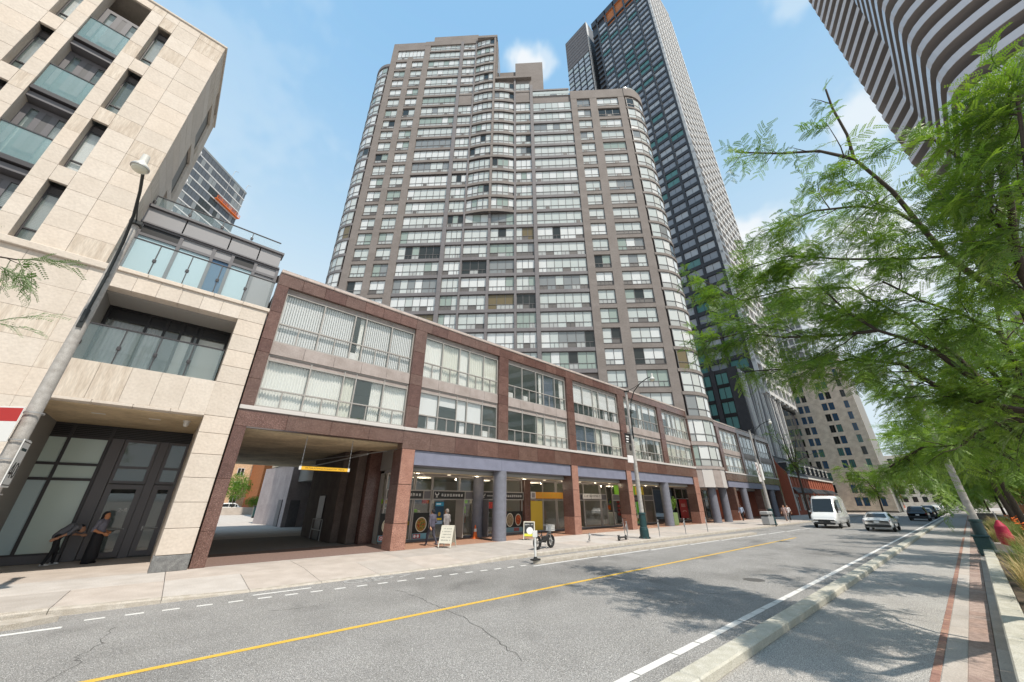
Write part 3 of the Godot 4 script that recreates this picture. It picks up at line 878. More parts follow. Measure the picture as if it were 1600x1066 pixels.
	for c in [[15.45, -18.2], [36.6, -18.2], [46.0, -17.4], [48.9, -17.3], [58.6, -18.1], [71.5, -18.2]]: round_column(b, c[0], c[1], 3.8)
	# arcade: soffit with light strip, back wall
	slab(b, "arcade_soffit", M.soffit_grey, Vector3(9.3, 3.55, -21.2), Vector3(76.2, 3.7, z - .76), 0)
	var ls := MB.new()
	for q in [[9.4, 21.8], [22.8, 29.2], [30.2, 42.4]]: ls.span(Vector3(q[0], 3.50, z - 1.05), Vector3(q[1], 3.545, z - .98))
	part(b, "soffit_trim", ls.done(), M.soffit_cream)
	for k in 14:
		part(b, "downlight", cbox(.16, .02, .16, .004), M.downlight, Vector3(10.6 + k * 2.1, 3.535, -19.7))
		if k % 2 == 0:
			var om := OmniLight3D.new()
			om.name = "downlight_glow_%03d" % k
			om.light_color = Color(1, .93, .8); om.light_energy = .3; om.omni_range = 9; om.omni_attenuation = 2.0; om.light_size = .08; om.shadow_enabled = true
			om.position = Vector3(10.6 + k * 2.1, 3.46, -19.7)
			b.add_child(om)
	# lit ceilings of the shops
	for q in [12.5, 17.5, 22.8, 28.0, 34.0]:
		part(b, "ceiling_lamp", cbox(1.2, .05, .3, .01), M.downlight, Vector3(q, 3.5, -22.6))
		var om := OmniLight3D.new()
		om.name = "ceiling_lamp_glow_%03d" % int(q)
		om.light_color = Color(1, .94, .84); om.light_energy = 1.1; om.omni_range = 12; om.omni_attenuation = 2.0; om.light_size = .3; om.shadow_enabled = true
		om.position = Vector3(q, 3.36, -22.6)
		b.add_child(om)
	# body behind and roof
	var body := MB.new()
	body.span(Vector3(9.2, 3.7, -40), Vector3(44.5, 5.5, z - .8)); body.span(Vector3(1.6, 5.5, -37), Vector3(44.3, 11.5, z - 5.0))
	body.span(Vector3(1.6, 11.5, -37), Vector3(44.3, 11.9, z - .62)); body.span(Vector3(53, 3.7, -30), Vector3(76.1, 5.5, z - .8)); body.span(Vector3(53, 5.5, -30), Vector3(76.1, 11.5, z - 5.0)); body.span(Vector3(53, 11.5, -30), Vector3(76.1, 11.9, z - .62))
	part(b, "body", body.done(), M.room_dark)
	# driveway passage
	slab(b, "passage_soffit", M.soffit_cream, Vector3(1.5, 4.78, -37), Vector3(9.2, 5.4, z - .56), 0)
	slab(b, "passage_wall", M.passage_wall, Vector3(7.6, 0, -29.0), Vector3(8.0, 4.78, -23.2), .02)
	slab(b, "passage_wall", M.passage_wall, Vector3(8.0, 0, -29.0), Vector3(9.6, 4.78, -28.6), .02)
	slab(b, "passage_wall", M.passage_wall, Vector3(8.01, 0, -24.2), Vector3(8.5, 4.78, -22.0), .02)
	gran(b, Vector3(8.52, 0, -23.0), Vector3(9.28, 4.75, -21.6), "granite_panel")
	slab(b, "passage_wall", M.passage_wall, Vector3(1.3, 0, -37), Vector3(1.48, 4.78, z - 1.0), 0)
	var rail := MB.new()
	for y in [.55, 1.1]: rail.tube([Vector3(7.45, y, -26.4), Vector3(7.45, y, -24.6)], [.025, .025], 6)
	for zz in [-26.4, -24.6]: rail.tube([Vector3(7.45, 0, zz), Vector3(7.45, 1.1, zz)], [.025, .025], 6)
	part(b, "guard_rail", rail.done(), M.galv)
	slab(b, "passage_door", M.black_frame, Vector3(7.55, 0, -26.3), Vector3(7.6, 2.4, -25.2), .01)
	var pipes := MB.new()
	pipes.tube([Vector3(7.4, 4.3, -29), Vector3(7.4, 4.3, -19.2)], [.04, .04], 6)
	pipes.tube([Vector3(6.6, 4.55, -29), Vector3(8.3, 4.5, -19.0)], [.03, .03], 6)
	part(b, "pipes", pipes.done(), M.galv)
	# shopfronts
	shopfronts(b)
	# yellow clearance bar on two chains
	var bar := thing("clearance_bar", "yellow height clearance bar hanging on two chains in the driveway", "sign", Vector3(5.33, 3.43, -18.6))
	part(bar, "bar", cbox(2.15, .16, .05, .01), M.yellow_paint)
	part(bar, "end_cap", cbox(.1, .165, .055, .01), M.white_plastic, Vector3(-1.04, 0, 0)); part(bar, "end_cap", cbox(.1, .165, .055, .01), M.white_plastic, Vector3(1.04, 0, 0))
	part(bar, "print", print_strip(1.7, .08, 24, 77), M.black_plastic, Vector3(0, .0, .027))
	for s in [-1.02, 1.02]:
		var ch := MB.new()
		for k in 17:
			var a := PI / 2 * (k % 2)
			ch.box(Vector3(0, .1 + k * .078, 0), Vector3(.035, .09, .012), Basis(Vector3.UP, a))
		part(bar, "chain", ch.done(), M.galv, Vector3(s, 0, 0))

# a line of small print too fine to read: upright dashes of uneven height
func print_strip(w: float, h: float, n: int, sd: int) -> ArrayMesh:
	var r := RandomNumberGenerator.new()
	r.seed = sd
	var mb := MB.new()
	for i in n:
		var cw := w / n
		if r.randf() < .12: continue
		var x := -w * .5 + (i + .5) * cw
		mb.box(Vector3(x - cw * .2, 0, 0), Vector3(cw * .16, h * r.randf_range(.7, 1.0), .003))
		mb.box(Vector3(x + cw * .1, h * r.randf_range(-.3, .3), 0), Vector3(cw * .5, h * .16, .003))
		if r.randf() < .6: mb.box(Vector3(x + cw * .24, h * r.randf_range(-.1, .1), 0), Vector3(cw * .14, h * r.randf_range(.4, .9), .003))
	return mb.done()

# a square sign character built of strokes
func glyph(mb: MB, c: Vector3, s: float, r: RandomNumberGenerator):
	for k in 3: mb.box(c + Vector3(r.randf_range(-.05, .05) * s, (k - 1) * s * .34 + r.randf_range(-.05, .05) * s, 0), Vector3(s * r.randf_range(.6, .95), s * .11, .01))
	for k in 2: mb.box(c + Vector3((k - .5) * s * r.randf_range(.3, .6), r.randf_range(-.1, .1) * s, .001), Vector3(s * .12, s * r.randf_range(.55, .95), .01))
	if r.randf() < .6: mb.box(c + Vector3(-.2 * s, -.25 * s, .002), Vector3(s * .5, s * .1, .01), Basis(Vector3.BACK, .7))

func bull_mark(m: float) -> ArrayMesh:
	# round horned head on a stem, as on the noodle shop's boards
	var mb := MB.new()
	for s in [-1.0, 1.0]:
		mb.tube([Vector3(0, -.1 * m, 0), Vector3(s * .25 * m, .0, 0), Vector3(s * .42 * m, .22 * m, 0), Vector3(s * .36 * m, .45 * m, 0)], [.1 * m, .12 * m, .09 * m, .02 * m], 6)
	mb.box(Vector3(0, -.25 * m, 0), Vector3(.16 * m, .4 * m, .05 * m)); mb.box(Vector3(0, -.46 * m, 0), Vector3(.42 * m, .1 * m, .05 * m))
	return mb.done()

func shop_sign(x0: float, x1: float, y0: float, y1: float, z: float, label: String, sd: int, mark := true):
	var s := thing("shop_sign", label, "sign", Vector3((x0 + x1) * .5, (y0 + y1) * .5, z), 0, "black boards of the noodle shop")
	var w := x1 - x0
	var h := y1 - y0
	part(s, "board", cbox(w, h, .06, .01), M.black_plastic)
	part(s, "frame", grid_mesh([-w * .5, w * .5], [-h * .5, h * .5], .06, .09), M.alu)
	if mark: part(s, "emblem", bull_mark(h * .62), M.white_plastic, Vector3(-w * .5 + h * .55, .02, .04))
	var r := RandomNumberGenerator.new()
	r.seed = sd
	var mb := MB.new()
	var a := -w * .5 + h * 1.15
	var n := 8
	var step := (w - h * 1.45) / n
	for i in n: glyph(mb, Vector3(a + (i + .5) * step, .0, 0), minf(step * .82, h * .5), r)
	part(s, "characters", mb.done(), M.white_plastic, Vector3(0, 0, .035))

func poster(called: String, label: String, x: float, y: float, z: float, w: float, h: float, tex: Texture2D):
	var o := thing(called, label, "poster", Vector3(x, y, z))
	var m := StandardMaterial3D.new()
	m.albedo_texture = tex; m.roughness = .5
	var mb := MB.new()
	mb.quad_uv(Vector3(-w * .5, -h * .5, .012), Vector3(w * .5, -h * .5, .012), Vector3(w * .5, h * .5, .012), Vector3(-w * .5, h * .5, .012))
	part(o, "print", mb.done(), m)
	part(o, "backing", cbox(w, h, .016, .002), M.black_plastic)

func img(w: int, h: int, c: Color) -> Image:
	var i := Image.create(w, h, false, Image.FORMAT_RGB8)
	i.fill(c)
	return i

func disc(im: Image, cx: float, cy: float, rx: float, ry: float, c: Color):
	for y in range(maxi(0, int(cy - ry)), mini(im.get_height(), int(cy + ry) + 1)):
		for x in range(maxi(0, int(cx - rx)), mini(im.get_width(), int(cx + rx) + 1)):
			if pow((x - cx) / rx, 2) + pow((y - cy) / ry, 2) < 1.0: im.set_pixel(x, y, c)

func bowl(im: Image, cx: float, cy: float, r: float, food: Array, sd: int):
	var q := RandomNumberGenerator.new()
	q.seed = sd
	disc(im, cx, cy, r, r, Color(.86, .84, .76)); disc(im, cx, cy, r * .88, r * .88, Color(.3, .2, .12)); disc(im, cx, cy, r * .84, r * .84, food[0])
	for k in 40:
		var a := q.randf() * TAU
		var d := sqrt(q.randf()) * r * .68
		disc(im, cx + cos(a) * d, cy + sin(a) * d, r * q.randf_range(.06, .16), r * q.randf_range(.06, .14), food[q.randi() % food.size()])

func shopfronts(b: Node3D):
	var z := -20.9
	# structural posts, sills and glass in each bay of the arcade
	var bays := [[9.35, 11.1], [11.15, 12.3], [12.3, 14.3], [14.3, 15.6], [15.9, 17.2], [17.3, 19.9], [20.6, 22.1], [22.1, 23.6], [23.7, 25.2], [26.0, 27.2], [27.2, 29.6], [29.7, 30.6], [31.5, 33.5], [33.5, 36.8], [37.2, 39.2]]
	var fr := MB.new()
	for q in bays:
		var f := part(b, "shop_window", grid_mesh([q[0] + .03, q[1] - .03], [.12, 2.2, 2.68, 3.52], .07, .1), M.alu, Vector3(0, 0, z))
		part(f, "pane", cbox(q[1] - q[0] - .1, 2.02, .012, 0), M.shop_glass, Vector3((q[0] + q[1]) * .5, 1.16, 0))
		part(f, "pane", cbox(q[1] - q[0] - .1, .78, .012, 0), M.shop_glass, Vector3((q[0] + q[1]) * .5, 3.1, 0))
		part(f, "transom_panel", cbox(q[1] - q[0] - .1, .42, .03, 0), M.grey_frame, Vector3((q[0] + q[1]) * .5, 2.44, -.02))
	slab(b, "shop_plinth", M.grey_frame, Vector3(9.3, 0, z - .06), Vector3(39.2, .11, z + .08), 0)
	# interiors
	room_box(b, 9.3, 20.0, 0.0, 3.55, z - .2, 6.0, "shop_room"); room_box(b, 20.1, 25.4, 0, 3.55, z - .2, 5.0, "shop_room"); room_box(b, 25.6, 30.8, 0, 3.55, z - .2, 5.0, "shop_room"); room_box(b, 31.0, 39.4, 0, 3.55, z - .2, 5.0, "shop_room")
	for q in [[10.5, -23.2], [13.6, -24.0], [17.6, -23.4], [19.2, -24.2], [22.6, -23.0], [27.6, -23.0], [28.8, -23.8], [33.0, -23.2], [35.0, -23.6]]:
		slab(b, "shop_counter", pick([M.room, M.cloth_cream, M.grey_panel]), Vector3(q[0] - .7, .02, q[1] - .3), Vector3(q[0] + .7, rng.randf_range(.8, 1.9), q[1] + .3), .02)
	for q in [[10.0, 14.5], [17.0, 19.6], [21.0, 25.0], [26.2, 30.2], [31.6, 36.5]]:
		for r in 3:
			slab(b, "shelf", M.grey_panel, Vector3(q[0], .6 + r * .65, -24.6), Vector3(q[1], .64 + r * .65, -24.2), 0)
			var gx: float = q[0] + .1
			while gx < q[1] - .3:
				var gw := rng.randf_range(.12, .4)
				if rng.randf() < .8: slab(b, "goods", pick([M.white_plastic, M.red_panel, M.yellow_panel, M.green_panel, M.blue_panel, M.cream, M.orange_plastic, M.cloth_blue]), Vector3(gx, .645 + r * .65, -24.5), Vector3(gx + gw, .645 + r * .65 + rng.randf_range(.15, .5), -24.25), .01)
				gx += gw + .04
	# inner piers and columns against the shopfront
	for q in [[19.95, 20.55], [25.25, 25.95]]:
		gran(b, Vector3(q[0], 0, z - .3), Vector3(q[1], 1.8, z + .25)); gran(b, Vector3(q[0], 1.8, z - .3), Vector3(q[1], 3.55, z + .25))
	round_column(b, 15.75, z + .15, 3.55, .36)
	# east end of the arcade: brick back wall, dark lobby
	slab(b, "lobby_wall", M.room_dark, Vector3(39.4, 0, -25), Vector3(44, 3.6, -24.8), 0)
	slab(b, "brick_wall", M.brick_red, Vector3(54.0, 0, -21.2), Vector3(76.2, 3.6, -20.9), 0)
	slab(b, "shop_glazing", M.far_dark, Vector3(44.2, 0, -21.2), Vector3(53.9, 3.6, -20.95), 0)
	var f2 := part(b, "shop_window", grid_mesh([44.4, 46.2, 48.0, 50.0, 52.0, 53.8], [.1, 2.4, 3.5], .09, .1), M.alu, Vector3(0, 0, -20.9))
	slab(b, "door_leaf", M.grey_frame, Vector3(15.95, .1, z + .02), Vector3(16.0, 2.2, z + 1.0), .01)
	slab(b, "door_leaf", M.alu, Vector3(14.1, .1, z + .02), Vector3(14.16, 2.2, z + .9), .01)
	slab(b, "yellow_door", M.yellow_panel, Vector3(20.7, .1, z + .06), Vector3(21.95, 2.12, z + .1), .01)
	# boards
	shop_sign(9.4, 11.7, 2.2, 2.68, z + .1, "black noodle shop board half hidden behind the first granite pier", 5)
	shop_sign(12.35, 14.7, 2.2, 2.68, z + .1, "black noodle shop board with bowl emblem, over the left doorway", 6)
	shop_sign(15.95, 17.5, 2.2, 2.68, z + .1, "black noodle shop board over the doorway with the red neon", 7)
	shop_sign(17.6, 19.9, 2.2, 2.68, z + .1, "black noodle shop board with bowl emblem, right of the round column", 8)
	var am := thing("shop_sign", "orange illuminated shop board with a small white picture at its left end", "sign", Vector3(22.9, 2.52, z + .1))
	part(am, "board", cbox(4.0, .46, .08, .01), M.amber_panel, Vector3(.3, 0, 0)); part(am, "picture", cbox(.5, .48, .09, .01), M.white_plastic, Vector3(-1.95, 0, 0)); part(am, "picture_inset", cbox(.34, .34, .1, .01), M.grey_panel, Vector3(-1.95, 0, 0))
	var wr := MB.new()
	var rr := RandomNumberGenerator.new()
	rr.seed = 4
	for i in 7: glyph(wr, Vector3(-.9 + i * .34, 0, .045), .24, rr)
	part(am, "characters", wr.done(), M.yellow_panel)
	var wh := thing("shop_sign", "pale grey board with dark writing above the glazed shop, right of the second pier", "sign", Vector3(28.3, 2.50, z + .12))
	part(wh, "board", cbox(2.7, .42, .06, .01), M.white_plastic); part(wh, "divider", cbox(.04, .42, .07, 0), M.dark_frame, Vector3(-.2, 0, 0))
	part(wh, "print", print_strip(2.3, .2, 16, 12), M.dark_frame, Vector3(0, .02, .033))
	var gs := thing("shop_sign", "bright green fascia board over the shop behind the street lamp", "sign", Vector3(33.6, 3.1, z + .12))
	part(gs, "board", cbox(3.6, .8, .08, .01), M.green_panel); part(gs, "print_panel", cbox(1.6, .76, .09, .01), M.yellow_panel, Vector3(2.7, 0, 0))
	part(gs, "print", print_strip(1.4, .5, 9, 31), M.green_panel, Vector3(2.7, 0, .047))
	var g2 := thing("shop_sign", "grey lettered board under the green fascia beside the round column", "sign", Vector3(35.6, 2.35, z + .12))
	part(g2, "board", cbox(2.2, .5, .06, .01), M.dark_frame); part(g2, "print", print_strip(2.0, .36, 10, 33), M.grey_panel, Vector3(0, 0, .033))
	# posters
	var a := img(128, 160, Color(.045, .06, .055))
	bowl(a, 64, 72, 46, [Color(.83, .80, .70), Color(.72, .70, .62), Color(.62, .12, .10)], 3)
	a.fill_rect(Rect2i(0, 126, 128, 34), Color(.48, .68, .74))
	a.fill_rect(Rect2i(8, 130, 80, 24), Color(.72, .12, .14)); 
	for k in 3: disc(a, 24 + k * 24, 142, 10, 10, Color(.9, .9, .9)); disc(a, 24 + k * 24, 142, 5, 6, Color(.72, .12, .14))
	poster("food_poster", "poster of a white bowl of food left of the first granite pier", 9.75, .80, z + .05, 1.0, 1.35, ImageTexture.create_from_image(a))
	var a2 := img(128, 160, Color(.05, .06, .05))
	bowl(a2, 64, 72, 46, [Color(.62, .45, .16), Color(.25, .45, .12), Color(.6, .2, .06)], 9)
	a2.fill_rect(Rect2i(0, 126, 128, 34), Color(.45, .64, .70)); a2.fill_rect(Rect2i(6, 130, 60, 26), Color(.66, .16, .18))
	for k in 2: disc(a2, 20 + k * 26, 142, 10, 10, Color(.88, .88, .88))
	poster("food_poster", "poster of a bowl of orange and green food right of the first granite pier", 11.75, .80, z + .05, 1.0, 1.35, ImageTexture.create_from_image(a2))
	var a3 := img(384, 160, Color(.05, .055, .05))
	bowl(a3, 64, 66, 44, [Color(.55, .3, .12), Color(.4, .18, .08), Color(.68, .42, .2)], 21); bowl(a3, 192, 66, 52, [Color(.52, .46, .36), Color(.4, .36, .28), Color(.62, .56, .44)], 22); bowl(a3, 316, 66, 46, [Color(.6, .24, .07), Color(.48, .17, .05), Color(.72, .36, .14)], 23)
	a3.fill_rect(Rect2i(0, 124, 384, 36), Color(.42, .56, .60)); a3.fill_rect(Rect2i(10, 130, 70, 22), Color(.7, .76, .78)); a3.fill_rect(Rect2i(250, 128, 80, 26), Color(.55, .3, .3))
	poster("food_poster", "wide poster of three dishes behind the dark sandwich board", 18.65, .80, z + .06, 2.45, 1.3, ImageTexture.create_from_image(a3))
	var g := img(128, 192, Color(.36, .72, .08))
	g.fill_rect(Rect2i(0, 0, 60, 192), Color(.58, .72, .55))
	for k in 9: disc(g, 40 + (k * 37) % 60, 110 + (k * 23) % 70, 12, 16, [Color(.35, .2, .15), Color(.75, .6, .45), Color(.12, .1, .1), Color(.8, .75, .7)][k % 4])
	for k in 4: g.fill_rect(Rect2i(18 + (k % 2) * 16, 14 + k * 20, 14, 15), Color(.12, .3, .1))
	poster("wall_poster", "tall bright green poster with figures left of the round column", 35.6, 1.1, z + .07, 2.0, 1.95, ImageTexture.create_from_image(g))
	var rd := img(96, 160, Color(.66, .06, .06))
	for k in 3: rd.fill_rect(Rect2i(20, 40 + k * 10, 50, 5), Color(.85, .7, .66))
	disc(rd, 50, 104, 26, 10, Color(.86, .66, .62)); disc(rd, 50, 108, 20, 8, Color(.66, .06, .06))
	poster("wall_poster", "red poster with white lettering behind the paired round columns", 45.7, 1.35, -20.75, 2.0, 2.0, ImageTexture.create_from_image(rd))
	var bl := img(96, 128, Color(.06, .22, .32))
	bl.fill_rect(Rect2i(4, 4, 88, 22), Color(.18, .55, .68)); bl.fill_rect(Rect2i(12, 10, 50, 8), Color(.8, .9, .95)); disc(bl, 50, 70, 14, 12, Color(.7, .55, .15)); bl.fill_rect(Rect2i(14, 92, 66, 12), Color(.78, .66, .1)); bl.fill_rect(Rect2i(6, 108, 84, 18), Color(.55, .65, .75))
	poster("window_poster", "blue and yellow menu poster in the window beside the left noodle shop door", 12.9, 1.45, z + .06, .62, 1.25, ImageTexture.create_from_image(bl))
	var ne := thing("neon_sign", "red neon sign in the noodle shop door", "sign", Vector3(16.75, 1.85, z + .05))
	part(ne, "board", cbox(.75, .4, .03, .01), M.red_panel); part(ne, "tube_lettering", print_strip(.6, .2, 5, 8), M.orange_plastic, Vector3(0, 0, .02))
	poster("window_poster", "narrow navy banner with white letters left of the green poster", 34.3, 1.3, z + .07, .4, 2.3, ImageTexture.create_from_image(letters(48, 200)))
	var rl := thing("red_lantern_string", "string of red lanterns in the shop behind the street lamp", "lantern", Vector3(32.9, 0.9, z - .3))
	for k in 4:
		var q := MB.new()
		q.lathe([Vector2(0, -.16), Vector2(.1, -.13), Vector2(.17, 0), Vector2(.1, .13), Vector2(0, .16)], 10)
		part(rl, "lantern", q.done(), M.red_panel, Vector3(0, .1 + k * .36, 0))

func letters(w: int, h: int) -> Image:
	var i := img(w, h, Color(.04, .045, .1))
	for k in 8: disc(i, w * .5, 20 + k * 22, 9, 8, Color(.8, .82, .86)); 
	for k in 8: disc(i, w * .5 + (k % 3) * 2, 20 + k * 22, 4, 4, Color(.04, .045, .1))
	return i

# ---------------------------------------------------------------- apartment tower set diagonally behind
var pane_mix := []
func tower_frame(w: float, h: float, n: int, low: float) -> ArrayMesh:
	var key := key3("tf", [w, h, n, low])
	if cache.has(key): return cache[key]
	var xs := []
	for i in n + 1: xs.append(-w * .5 + .03 + (w - .06) * i / n)
	cache[key] = grid_mesh(xs, [.03, low, h - .03], .055, .09)
	return cache[key]

func lower_row(w: float, n: int, low: float, sd: int) -> ArrayMesh:
	# low panes: some doubled by a bar
	var key := key3("lr", [w, n, low, sd])
	if cache.has(key): return cache[key]
	var r := RandomNumberGenerator.new()
	r.seed = sd
	var mb := MB.new()
	var pw := (w - .06) / n
	for i in n:
		if r.randf() < .55: mb.box(Vector3(-w * .5 + .03 + pw * (i + .5), low * .5, 0), Vector3(.04, low, .07))
	cache[key] = mb.done()
	return cache[key]

func far_pane(sunk: float) -> Material:
	var u := rng.randf()
	if u < .34: return M.far_blind
	if u < .58: return M.far_blind2
	if u < .82: return M.far_blind3
	if u < .90: return M.far_green
	if u < .945: return M.far_grey
	if u < .97 - sunk * .1: return M.far_dark
	return M.far_dark if rng.randf() < .85 else M.far_amber

func tower_window(p: Node, x: float, y: float, z: float, w: float, h: float, n: int, sep: bool, dark: float):
	var low := h * .33
	var fr := part(p, "window", tower_frame(w, h, n, low), M.tower_alu, Vector3(x, y, z))
	var pw := (w - .06) / n
	var mood := far_pane(dark)
	var r := rng.randf()
	if r < dark: mood = pick([M.far_dark, M.far_green, M.far_grey, M.far_dark, M.far_amber])
	elif mood == M.far_dark and rng.randf() < .7: mood = M.far_blind2
	if sep:
		for i in n:
			var m := mood if rng.randf() < .72 else far_pane(dark)
			part(fr, "pane", cbox(pw - .05, h - low - .06, .02, 0), m, Vector3(-w * .5 + .03 + pw * (i + .5), (h + low) * .5, -.02))
			var lm: Material = m if rng.randf() < .5 else M.far_lower
			if rng.randf() < .22: lm = M.far_unit
			part(fr, "low_pane", cbox(pw - .05, low - .06, .02, 0), lm, Vector3(-w * .5 + .03 + pw * (i + .5), low * .5, -.02))
	else:
		for i in n:
			var m := mood if rng.randf() < .62 else far_pane(dark * .3)
			part(fr, "pane", cbox(pw - .05, h - low - .06, .02, 0), m, Vector3(-w * .5 + .03 + pw * (i + .5), (h + low) * .5, -.02))
		part(fr, "low_glazing", cbox(w - .08, low - .06, .02, 0), M.far_lower if rng.randf() < .6 else mood, Vector3(0, low * .5, -.02))
		if rng.randf() < .8:
			var u := rng.randi_range(0, n - 1)
			part(fr, "air_conditioner", cbox(pw * .55, low * .75, .12, 0), M.far_unit, Vector3(-w * .5 + .03 + pw * (u + .5), low * .42, .0))
	if sep: part(fr, "low_bars", lower_row(w, n, low, rng.randi() % 6), M.tower_alu)

# storey of a curved glazed corner: centre line angles a0..a1 (radians from local +z towards side s)
func curved_storey(p: Node, c: Vector3, r: float, a0: float, a1: float, n: int, y0: float, y1: float, s: float, sep: bool, pale: float):
	var low := y0 + (y1 - y0) * .34
	var key := key3("cs", [c.x, r, a0, a1, n, y1 - y0, s])
	var pt := func(a: float, y: float, q: float): return c + Vector3(s * sin(a) * q, y, cos(a) * q)
	if not cache.has(key):
		var mb := MB.new()
		for i in n + 1:
			var a := lerpf(a0, a1, i / float(n))
			mb.box(pt.call(a, (y1 - y0) * .5, r) , Vector3(.07, y1 - y0, .1), Basis(Vector3.UP, s * a))
		for i in n:
			var a := lerpf(a0, a1, (i + .5) / float(n))
			var w := 2.0 * r * sin((a1 - a0) / n * .5)
			for y in [.03, low - y0, y1 - y0 - .03]:
				mb.box(pt.call(a, y, r * cos((a1 - a0) / n * .5)), Vector3(w, .06, .1), Basis(Vector3.UP, s * a))
		cache[key] = mb.done()
	var fr := part(p, "window", cache[key], M.tower_alu, Vector3(0, y0, 0))
	for i in n:
		var a := lerpf(a0, a1, (i + .5) / float(n))
		var w := 2.0 * r * sin((a1 - a0) / n * .5) - .05
		var q := r * cos((a1 - a0) / n * .5) - .02
		var m := far_pane(0.0)
		if rng.randf() < pale: m = pick([M.far_blind, M.far_blind3, M.far_blind3])
		part(fr, "pane", cbox(w, y1 - low - .06, .02, 0), m, pt.call(a, (y1 + low) * .5 - y0, q), Basis(Vector3.UP, s * a))
		part(fr, "low_pane", cbox(w, low - y0 - .06, .02, 0), m if rng.randf() < .6 else M.far_lower, pt.call(a, (low - y0) * .5, q), Basis(Vector3.UP, s * a))

func curved_band(p: Node, called: String, m: Material, c: Vector3, r: float, a0: float, a1: float, y0: float, y1: float, s: float, t := .35):
	var key := key3("cb" + called, [c.x, r, a0, a1, y1 - y0, s, t])
	if not cache.has(key):
		var poly := PackedVector2Array()
		var n := 14
		for i in n + 1:
			var a := lerpf(a0, a1, i / float(n))
			poly.append(Vector2(c.x + s * sin(a) * r, c.z + cos(a) * r))
		for i in n + 1:
			var a := lerpf(a1, a0, i / float(n))
			poly.append(Vector2(c.x + s * sin(a) * (r - t), c.z + cos(a) * (r - t)))
		var mb := MB.new()
		mb.prism(poly, 0, y1 - y0)
		cache[key] = mb.done()
	part(p, called, cache[key], m, Vector3(0, y0, 0))

